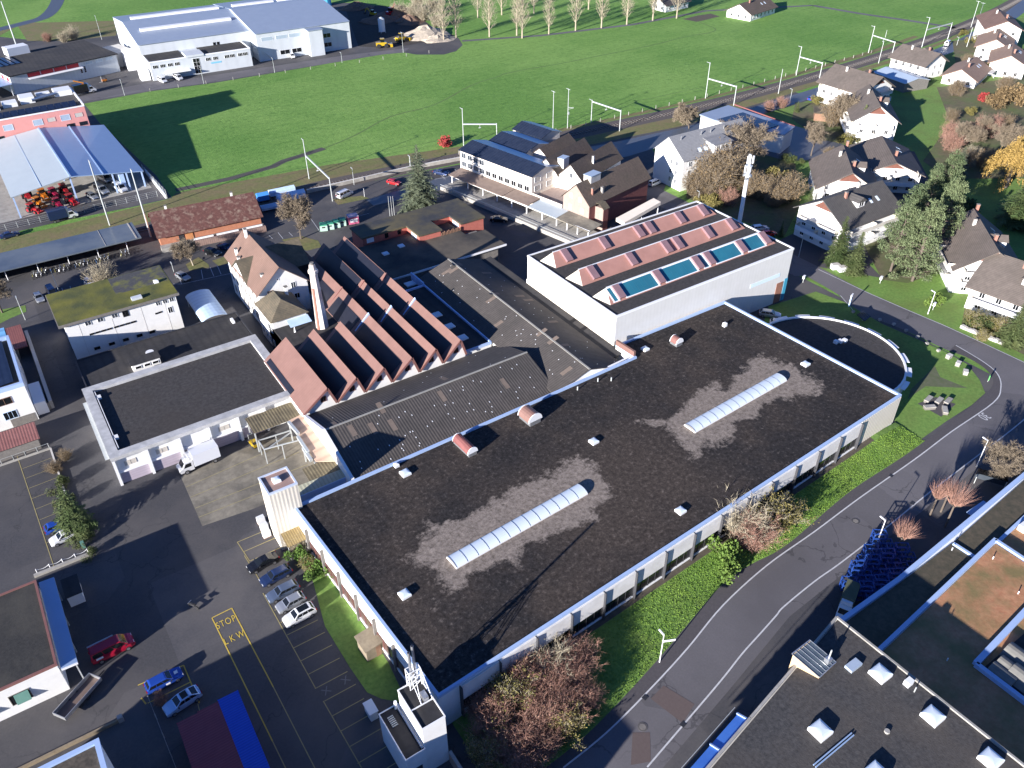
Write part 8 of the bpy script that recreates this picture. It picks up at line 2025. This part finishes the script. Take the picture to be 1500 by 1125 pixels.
pole('catenary_mast',KP(2,0,262,715),KP(2,0,266,500),'single railway mast right of the office portal, the left of two','catenary mast',rail_g,head='arm')
pole('catenary_mast',KP(2,0,342,705),KP(2,0,348,487),'single railway mast with bracket right of the office portal','catenary mast',rail_g,head='cat')
pole('catenary_mast',KP(3,0,150,515),KP(3,0,173,378),'lone short railway mast by the red hedge shrubs','catenary mast',rail_g,hmax=9)
pole('catenary_mast',KP(3,0,700,348),KP(3,0,730,225),'slanting railway mast before the railway bend house portal','catenary mast',rail_g,hmax=9)
pole('catenary_mast',KP(3,0,738,205),KP(3,0,748,165),'short white post behind the bend house portal','catenary mast',rail_g,r=.1)
pole('catenary_mast',KP(3,0,1208,150),KP(3,0,1250,5),'left of the two railway masts at the level crossing','catenary mast',rail_g,head='arm')
pole('catenary_mast',KP(3,0,1245,125),KP(3,0,1283,15),'right of the two railway masts at the level crossing','catenary mast',rail_g,head='arm')
pole('catenary_mast',KP(3,0,1185,258),KP(3,0,1208,150),'slim railway mast beside the blue road at the crossing','catenary mast',rail_g,hmax=9)
pole('catenary_mast',(161,330),(133,235),'tall pale mast before the blue shed roof, with white tip','catenary mast',rail_g,r=.2,head='arm')
pole('catenary_mast',(221,347),(172,248),'tall lattice mast at the corner of the tiled goods shed','catenary mast',rail_g,r=.24,head='arm')
pole('catenary_mast',(24,66),(2,2),'very tall pale mast at the upper left edge','mast',None,r=.3)
pole('catenary_mast',KP(1,0,868,930),KP(1,0,862,858),'short signal post behind the big spruce by the track','signal post',None,r=.2,head='lamp')
LG = 'street lamps'
def lamp(base, top, label, group=LG, hmax=8, mat=None, r=.085): return pole('street_lamp', base, top, label, 'street lamp', group, r=r, head='lamp', hmax=hmax, mat=mat)
t = lamp((966,970),(974,930),'white street lamp with a side arm sign on the grass bank',mat=m_whpaint); MB().bar((0,0,4.4),(1.6,-.6,4.2),.06,.35).build('arm_sign', m_whpaint, t)
lamp((1284,797),(1294,762),'white street lamp beside the blue frames and lower pollard',mat=m_whpaint)
lamp((1430,684),(1446,645),'white street lamp beside the upper pollard with thick limbs',mat=m_whpaint)
lamp((1359,460),(1370,428),'white street lamp on the drive of the lawn house',mat=m_whpaint)
lamp(KP(3,1,262,400),KP(3,1,285,285),'grey street lamp in the shade behind the tall hall corner')
lamp(KP(0,1,330,605),KP(0,1,280,475),'tall lamp behind the mossy roof building'); lamp(KP(0,1,140,745),KP(0,1,80,625),'lamp on the station lawn at the left edge')
lamp(KP(0,0,685,525),KP(0,0,662,440),'lamp on the field edge of the far works road, left one'); lamp(KP(0,0,1120,460),KP(0,0,1105,370),'lamp before the office block of the long hall')
lamp(KP(1,0,122,400),KP(1,0,108,320),'lamp before the dark yard of the long hall'); lamp(KP(1,0,492,345),KP(1,0,488,290),'short lamp at the gate porch of the long hall'); lamp(KP(1,0,828,290),KP(1,0,820,150),'tall lamp at the rubble by the works road end')
lamp(KP(0,0,560,218),KP(0,0,518,88),'tall lamp behind the dark workshop roof',hmax=11)
lamp(KP(1,0,558,1015),KP(1,0,545,925),'lamp on the platform between the white van and the red car'); lamp(KP(3,0,210,580),KP(3,0,228,490),'lamp on the blue road beside the red hedge shrubs')
lamp(KP(3,0,1275,190),KP(3,0,1292,120),'lamp on the blue road near the upper right houses'); lamp(KP(3,0,1130,250),KP(3,0,1140,205),'lamp on the blue road near the level crossing van')
lamp(KP(2,1,1060,95),KP(2,1,1067,40),'lamp behind the rear parapet of the tall white hall'); lamp(KP(0,1,955,480),KP(0,1,940,435),'short lamp right of the mossy roof')
for i, px in enumerate((755,768,780)): pole('flagpole', KP(1,1,px,175), KP(1,1,px-10,65), ['left','middle','right'][i]+' one of the three bare flagpoles left of the big spruce','flagpole','flagpoles on the station place',r=.07)
pole('signpost', KP(1,0,615,1080), KP(1,0,613,1035), 'small white signpost in front of the white van', 'signpost', r=.06, mat=m_whpaint)
# telecom mast
x, y, _ = HT((1083,342),(1101,228)); t = thing('telecom_mast', 'tall white telecom mast with antenna boxes behind the tall hall', 'mast', (131,77,0))
MB().tube((0,0,0),(0,0,14.5),.55,.45,10).build('shaft', m_whpaint, t); MB().tube((0,0,14.5),(0,0,19.2),.3,.25,8).build('top_pole', m_whpaint, t)
for z in (14.2,16.4): MB().tube((0,0,z),(0,0,z+.15),.9,.9,10).build('platform_ring', m_steel, t)
for k in range(6):
    th = k*1.05; MB().box(-.2,.2,-.12,.12,0,1.9).build('antenna', m_whpaint, t, loc=(math.cos(th)*.75,math.sin(th)*.75,17.2 if k%2 else 14.6))
for k in range(4): MB().box(-.3,.3,-.2,.2,0,.5).build('radio_unit', m_alu, t, loc=(math.cos(k*1.6+.4)*.8,math.sin(k*1.6+.4)*.8,13.2+.5*(k%2)))
# ================================================================== SMALL THINGS
# recycling bins
gb = 'green recycling bins'
for i, (a_, b_) in enumerate(((392,250),(428,242),(462,232),(494,222))):
    x, y = G(*KP(1,1,a_,b_)); t = thing('recycling_bin', ['leftmost green bin by the bare island tree','second green bin from the bare island tree','third green bin beside the rightmost one','rightmost green bin next to the pink container'][i], 'recycling bin', (x,y,0), R(-20), gb)
    MB().box(-.95,.95,-.95,.95,.05,1.5).build('body', M('pale_green_bin',(0.35,0.50,0.42),None,rough=.5), t); MB().prism([(-.9,-.9),(.9,-.9),(.9,.9),(-.9,.9)],1.503,1.75).build('lid', M('green_bin',(0.04,0.25,0.15),None,rough=.5), t); MB().box(-.4,.4,-.98,-.953,.9,1.25).build('slot', m_black, t)
x, y = G(*KP(1,1,553,210)); t = thing('clothes_container', 'pink and white container right of the green bins', 'container', (x,y,0), R(-10)); MB().box(-1.3,1.3,-1.1,1.1,.05,2.0).build('body', M('pink_container',(0.50,0.12,0.22),None,rough=.5), t); MB().box(-1.35,1.35,-1.15,1.15,2.003,2.12).build('lid', M('pale_pink',(0.62,0.45,0.50),None,rough=.5), t); MB().box(-1.0,1.0,-1.13,-1.103,.6,1.5).build('label_panel', m_whpaint, t)
# tarpaulin covered loads beside the goods shed
for px, L, Wd, h, mt_m, lb, rz in ((KP(1,0,60,1105),3.0,2.4,2.6,m_blueply if False else M('mid_blue_tank',(0.06,0.25,0.62),None,rough=.5),'bright blue tank container right of the goods shed',-5),(KP(1,0,165,1070),7,2.4,2.2,m_tarp,'pale blue tarpaulin covered wagon, rear one beside the goods shed',-4),(KP(1,0,215,1100),7.5,2.6,2.6,m_tarp,'pale blue tarpaulin covered wagon, front one beside the goods shed',-4),(KP(1,1,120,135),7,2.5,1.6,M('pale_blue_boards',(0.36,0.48,0.62),(0.46,0.57,0.70),.7,.6),'low pale blue boarded wagon nearest the bare island tree',-4)):
    x, y = G(*px); t = thing('covered_wagon', lb, 'wagon', (x,y,0), R(rz), 'wagons beside the goods shed')
    MB().box(-L/2,L/2,-Wd/2,Wd/2,.6,h*.75).build('body', mt_m, t); MB().extr([(-Wd/2-.05,h*.75),(0,h),(Wd/2+.05,h*.75)],-L/2-.05,L/2+.05,'x').build('cover', mt_m, t)
    for xx in (-L*.32,L*.32):
        for sy_ in (-1,1): add('wheel', MB().tube((0,-.1,0),(0,.1,0),.35,.35,10).mesh('wheel', m_black), t, (xx,sy_*(Wd/2-.25),.35))
lw = thing('platform_wall', 'low pale platform wall along the track from the wagons to the office', 'wall', (48.4,159.9,0)); 
MB().bar((0,0,.5),(32,-1.2,.5),.3,1.0).bar((32,-1.2,.5),(47.5,-3.3,.5),.3,1.0).build('wall', m_conc, lw); MB().bar((0,0,1.05),(32,-1.2,1.05),.5,.1).bar((32,-1.2,1.05),(47.5,-3.3,1.05),.5,.1).build('coping', m_panel, lw)
# bicycles
wheel = MB(); 
for k in range(14): a0, a1 = 2*math.pi*k/14, 2*math.pi*(k+1)/14; wheel.bar((math.cos(a0)*.33,0,math.sin(a0)*.33),(math.cos(a1)*.33,0,math.sin(a1)*.33),.05,.05)
for k in range(4): a0 = math.pi*k/4; wheel.bar((math.cos(a0)*.33,0,math.sin(a0)*.33),(-math.cos(a0)*.33,0,-math.sin(a0)*.33),.015,.015)
bw = wheel.mesh('wheel', m_plast)
bfr = MB().tube((-.5,0,.33),(-.1,0,.33),.03,.03,5).tube((-.1,0,.33),(.4,0,.78),.035,.035,5).tube((-.1,0,.33),(-.25,0,.85),.035,.035,5).tube((-.25,0,.82),(.4,0,.82),.035,.035,5).tube((-.5,0,.33),(-.25,0,.82),.03,.03,5).tube((.52,0,.33),(.38,0,.95),.03,.03,5)
bmts = [m_alu, m_whpaint, m_steel, M('bike_blue',(0.10,0.2,0.4),None,rough=.3), M('bike_yellow',(0.45,0.40,0.08),None,rough=.3)]
bfm = [bfr.mesh('frame', m_) for m_ in bmts]; bsd = MB().box(-.38,-.12,-.07,.07,.86,.93).mesh('saddle', m_black); bhb = MB().bar((.36,-.3,1.0),(.36,.3,1.0),.04,.04).mesh('handlebar', m_alu)
bg_ = 'bicycles along the platform shelter'
clus = [(-21.4,151.6,'leftmost'),(-16.6,151.0,'second'),(-12.2,150.9,'third'),(-7.6,150.6,'fourth'),(-1.9,150.9,'rightmost')]
rnd = random.Random(3)
for cxb, cyb, cn in clus:
    for k in range(8 if cn != 'rightmost' else 5):
        t = thing('bicycle', 'bicycle parked in the '+cn+' cluster before the long shelter roof', 'bicycle', (cxb-1.6+.45*k, cyb-.6+rnd.uniform(-.3,.3)+(0.9 if k%2 else -.5), .03), R(80+rnd.uniform(-14,14)), bg_)
        add('wheel', bw, t, (-.5,0,.33)); add('wheel', bw, t, (.52,0,.33)); add('frame', bfm[(k*3+int(cxb))%5], t); add('saddle', bsd, t); add('handlebar', bhb, t)
# blue stacked frames by the street
bm2 = MB()
for sx_ in (-.9,.9):
    for sy_ in (-.5,.5): bm2.box(sx_-.06,sx_+.06,sy_-.06,sy_+.06,0,1.0)
for sy_ in (-.5,.5):
    for z_ in (.1,.95): bm2.box(-.9,.9,sy_-.05,sy_+.05,z_-.05,z_+.05)
for sx_ in (-.9,.9):
    for z_ in (.1,.95): bm2.box(sx_-.05,sx_+.05,-.5,.5,z_-.05,z_+.05)
bfmesh = bm2.mesh('stillage', m_blueply)
P00, P10, P01 = G(1282,800), G(1325,826), G(1240,862)
k = 0
for iu in range(5):
    for iv in range(5):
        f, g = iu/4, iv/4
        x = P00[0]+(P10[0]-P00[0])*f+(P01[0]-P00[0])*g; y = P00[1]+(P10[1]-P00[1])*f+(P01[1]-P00[1])*g
        for lv in range(2 if (iu+iv)%3 else 3):
            o = add('stillage', bfmesh, None, (x, y, .03+1.02*lv), R(-38)); tag(o, 'blue metal stillage stacked under the pollards by the street', 'stillage', 'blue stillages by the street')
# benches and stones on the grass island
px0 = KP(3,2,1020,170); x, y = G(*px0); sheet('paving', [G(*KP(3,2,*q)) for q in ((915,155),(1015,120),(1125,158),(1045,228))], .052, m_walk)
for i, ((a_, b_), rz, lb) in enumerate((((972,140),10,'left one of the three back blocks'),((1030,148),10,'middle one of the three back blocks'),((1080,150),10,'right one of the three back blocks'),((978,183),-28,'front left block set askew'),((1062,200),40,'front right block set askew'))):
    x, y = G(*KP(3,2,a_,b_)); t = thing('bench_block', 'rough stone bench block on the dark paving, '+lb, 'bench', (x,y,.05), R(rz), 'stone benches on the grass island')
    MB().box(-1.0,1.0,-.4,.4,0,.45).build('base', m_concdk, t); MB().box(-1.03,1.03,-.43,.43,.453,.6).build('seat', m_conc, t)
for i, (a_, b_) in enumerate(((1085,955),(1135,995),(1175,1042))):
    x, y = G(*KP(3,1,a_,b_)); t = thing('stone_block', ['upper','middle','lower'][i]+' one of three pale stone blocks on the sunny lawn tip', 'stone block', (x,y,.04), .3*i, 'stones along the lawn edge')
    MB().box(-.55,.55,-.4,.4,0,.7).build('block', m_conc, t); MB().box(-.58,.58,-.43,.43,.703,.8).build('top', m_panel, t)
for i, (a_, b_) in enumerate(((560,705),(706,748),(783,773),(850,808),(913,843),(965,880),(1028,918))):
    x, y = G(*KP(3,1,a_,b_)); o = MB().prism([(-.35,-.25),(.3,-.3),(.38,.2),(-.2,.32)],0,.42).build('boundary_stone', m_conc, None, loc=(x,y,.04)); tag(o, ['first','second','third','fourth','fifth','sixth','seventh'][i]+' small pale boundary stone from the left along the shaded road edge', 'boundary stone', 'boundary stones along the road')
x, y = G(*KP(3,1,612,748)); t = thing('solar_sign', 'dark tilted panel on the grass behind the curved annex rim', 'panel', (x,y,0), R(10)); MB().slab([(-1.3,1.0,1.6),(-1.3,-1.0,.9),(1.3,-1.0,.9),(1.3,1.0,1.6)],.1).build('panel', m_solar, t); MB().box(-.1,.1,-.1,.1,0,1.2).build('post', m_steel, t)
for (a_, b_), lb in (((285,540),'white letter box on a post behind the tall hall'),((708,545),'white letter box at the drive beside the pines'),((998,690),'white letter box beside the lawn drive lamp')):
    x, y = G(*KP(3,1,a_,b_)); t = thing('letter_box', lb, 'letter box', (x,y,0), .3, 'letter boxes on the right road'); MB().box(-.05,.05,-.05,.05,0,1.1).build('post', m_steel, t); MB().box(-.4,.4,-.25,.25,1.1,1.8).build('box', m_whpaint, t)
for i, (a_, b_) in enumerate(((460,465),(498,478))):
    x, y = G(*KP(3,1,a_,b_)); t = thing('waste_bin', ['left','right']+[] if False else ['left white bin before the slim spruces','right white bin before the slim spruces'][i], 'bin', (x,y,0), R(-20), 'white bins'); MB().box(-.9,.9,-.6,.6,.1,1.2).build('body', m_whpaint, t); MB().box(-.95,.95,-.65,.65,1.203,1.3).build('lid', m_panel, t)
x, y = G(*KP(3,1,1300,1085)); t = thing('figure_sign', 'small green and white figure sign on the tip of the lawn', 'sign', (x,y,0), R(30)); MB().tube((0,0,0),(0,0,.5),.05,.05,6).build('post', m_steel, t); MB().prism([(-.3,-.06),(.3,-.06),(.3,.06),(-.3,.06)],.5,1.5).build('board', M('sign_green',(0.15,0.5,0.15),None,rough=.5), t)
x, y = G(*KP(3,1,540,668)); t = thing('pylon_sign', 'pale blue and white pylon sign beside the shaded road', 'sign', (x,y,0), R(20)); MB().box(-.5,.5,-.12,.12,0,2.6).build('board', m_tarp, t); MB().box(-.52,.52,-.14,.14,2.603,2.9).build('cap', m_whpaint, t)
# stone edging by the right road
t = thing('stone_wall', 'low white stone edging below the tan garden shrubs', 'wall', (*G(1409,480),0)); p0 = G(1409,480); p1 = G(1466,503)
mb = MB(); rnd = random.Random(8)
for k in range(22):
    f = (k+.5)/22; mb.box((p1[0]-p0[0])*f-.45,(p1[0]-p0[0])*f+.4,(p1[1]-p0[1])*f-.4-rnd.random()*.3,(p1[1]-p0[1])*f+.4,0,.35+rnd.random()*.3)
mb.build('stones', m_panel, t)
# hoarding under the pollards
x, y = G(*KP(3,2,1310,590),.5); t = thing('bus_shelter', 'dark glass shelter beside the upper pollard under the blue parapet', 'shelter', (x,y,0), R(-62)); MB().box(-2.2,2.2,-.7,.7,2.2,2.3).build('roof', m_glassdk, t); MB().box(-2.2,2.2,.66,.7,.2,2.19).build('back_pane', m_glass, t)
for xx in (-2.1,2.1): MB().box(xx-.05,xx+.05,-.65,-.55,0,2.19).build('post', m_steel, t)
# stacked white sacks by the lift tower
for i, (a_, b_) in enumerate(((50,810),(68,850),(80,885))):
    x, y = G(*KP(1,2,a_,b_)); t = thing('pallet_stack', ['upper','middle','lower'][i]+' white wrapped pallet at the foot of the lift tower', 'pallet', (x,y,.03), R(2), 'white pallets at the lift tower'); MB().box(-.6,.6,-.4,.4,0,.14).build('pallet', m_brownwd, t); MB().box(-.57,.57,-.38,.38,.143,1.3).build('load', m_whpaint, t)
# fences of the machine shed and field
f1 = thing('mesh_fence', 'grey mesh fence along the machine shed yard', 'fence', (-30,182.0,0))
for i in range(17): MB().tube((2.7*i,-.04*i,0),(2.7*i,-.04*i,1.7),.05,.05,5).build('post', m_steel, f1)
for z_ in (.2,.7,1.2,1.65): MB().bar((0,0,z_),(43.3,-.65,z_),.03,.03).build('wire', m_steel, f1)
f2 = thing('concrete_wall', 'white wall with mesh fence between machine shed and field', 'wall', (14.8,178.6,0))
MB().box(-.15,.15,0,22,0,1.2).build('wall', m_whpaint, f2)
for i in range(9): MB().tube((.3-.1*i,2.8*i,0),(.3-.1*i,2.8*i,2.6),.05,.05,5).build('post', m_steel, f2)
for z_ in (1.4,1.9,2.4): MB().bar((.3,0,z_),(-.5,22.4,z_),.04,.04).build('wire', m_steel, f2)
f3 = thing('field_fence', 'line of short pale fence posts along the field edge by the railway', 'fence', (98,161,0))
for i in range(34):
    xx = 6*i; yy = -2.6*min(1,i/16)+ (0.0 if i<20 else .22*(i-20))
    MB().box(xx-.08,xx+.08,yy-.08,yy+.08,0,1.2).build('post', m_conc, f3)
f4 = thing('field_fence', 'line of short pale fence posts along the far works road', 'fence', (36,280,0))
for i in range(12): MB().box(10*i-.08,10*i+.08,-1.25*i-.08,-1.25*i+.08,0,1.2).build('post', m_conc, f4)
# overhead line above the track
ol = thing('overhead_line', 'thin overhead contact wire strung along the railway track', 'overhead line', (52,161,0))
wl_ = [p for p in rail_line if 30 < p[0] < 425]
for z_, r_ in ((5.5,.02),(6.6,.025)):
    a = MB()
    for p, q in zip(wl_, wl_[1:]): a.tube((p[0]-52,p[1]-161,z_),(q[0]-52,q[1]-161,z_),r_,r_,4,cap=False)
    a.build('wire', m_dkmet, ol)
# ================================================================== light, sky, camera
w = bpy.data.worlds.new("World"); sc.world = w; w.use_nodes = True
nt = w.node_tree; bg = nt.nodes['Background']
sky = nt.nodes.new('ShaderNodeTexSky'); sky.sky_type = 'NISHITA'; sky.sun_disc = False
SUN_EL, SUN_AZ = 14.6, 180+16.6      # direction TO the sun, measured from +x
sky.sun_elevation = R(SUN_EL); sky.sun_rotation = R(90-SUN_AZ); sky.altitude = 450; sky.air_density = 1.0; sky.dust_density = 0.4; sky.ozone_density = 2.0
tn = nt.nodes.new('ShaderNodeMix'); tn.data_type = 'RGBA'; tn.blend_type = 'MULTIPLY'; tn.inputs[0].default_value = 1.0
tn.inputs[7].default_value = (0.50, 0.78, 1.40, 1)      # camera white balance set for the low warm sun leaves the sky bluer
nt.links.new(sky.outputs[0], tn.inputs[6]); nt.links.new(tn.outputs[2], bg.inputs['Color']); bg.inputs['Strength'].default_value = 0.050
s = bpy.data.lights.new('sun', 'SUN'); s.energy = 5.0; s.angle = R(.5); s.color = (1.0, .955, .92)
so = bpy.data.objects.new('sun', s); COL.objects.link(so)
dirv = Vector((math.cos(R(SUN_AZ))*math.cos(R(SUN_EL)), math.sin(R(SUN_AZ))*math.cos(R(SUN_EL)), math.sin(R(SUN_EL))))
so.rotation_euler = dirv.to_track_quat('Z', 'Y').to_euler(); so.location = dirv*300
cam = bpy.data.cameras.new('camera'); co = bpy.data.objects.new('camera', cam); COL.objects.link(co)
cam.sensor_fit = 'HORIZONTAL'; cam.sensor_width = 36.0; cam.lens = FPX/1500*36.0; cam.clip_start = 1; cam.clip_end = 6000
mt = Matrix((( _r.x, _u.x, -_f.x, CAM.x),(_r.y, _u.y, -_f.y, CAM.y),(_r.z, _u.z, -_f.z, CAM.z),(0,0,0,1)))
co.matrix_world = mt
sc.camera = co
sc.view_settings.view_transform = 'Standard'; sc.view_settings.look = 'None'; sc.view_settings.gamma = 1.0; sc.view_settings.exposure = 1.36
sc.render.resolution_x = 1024; sc.render.resolution_y = 768
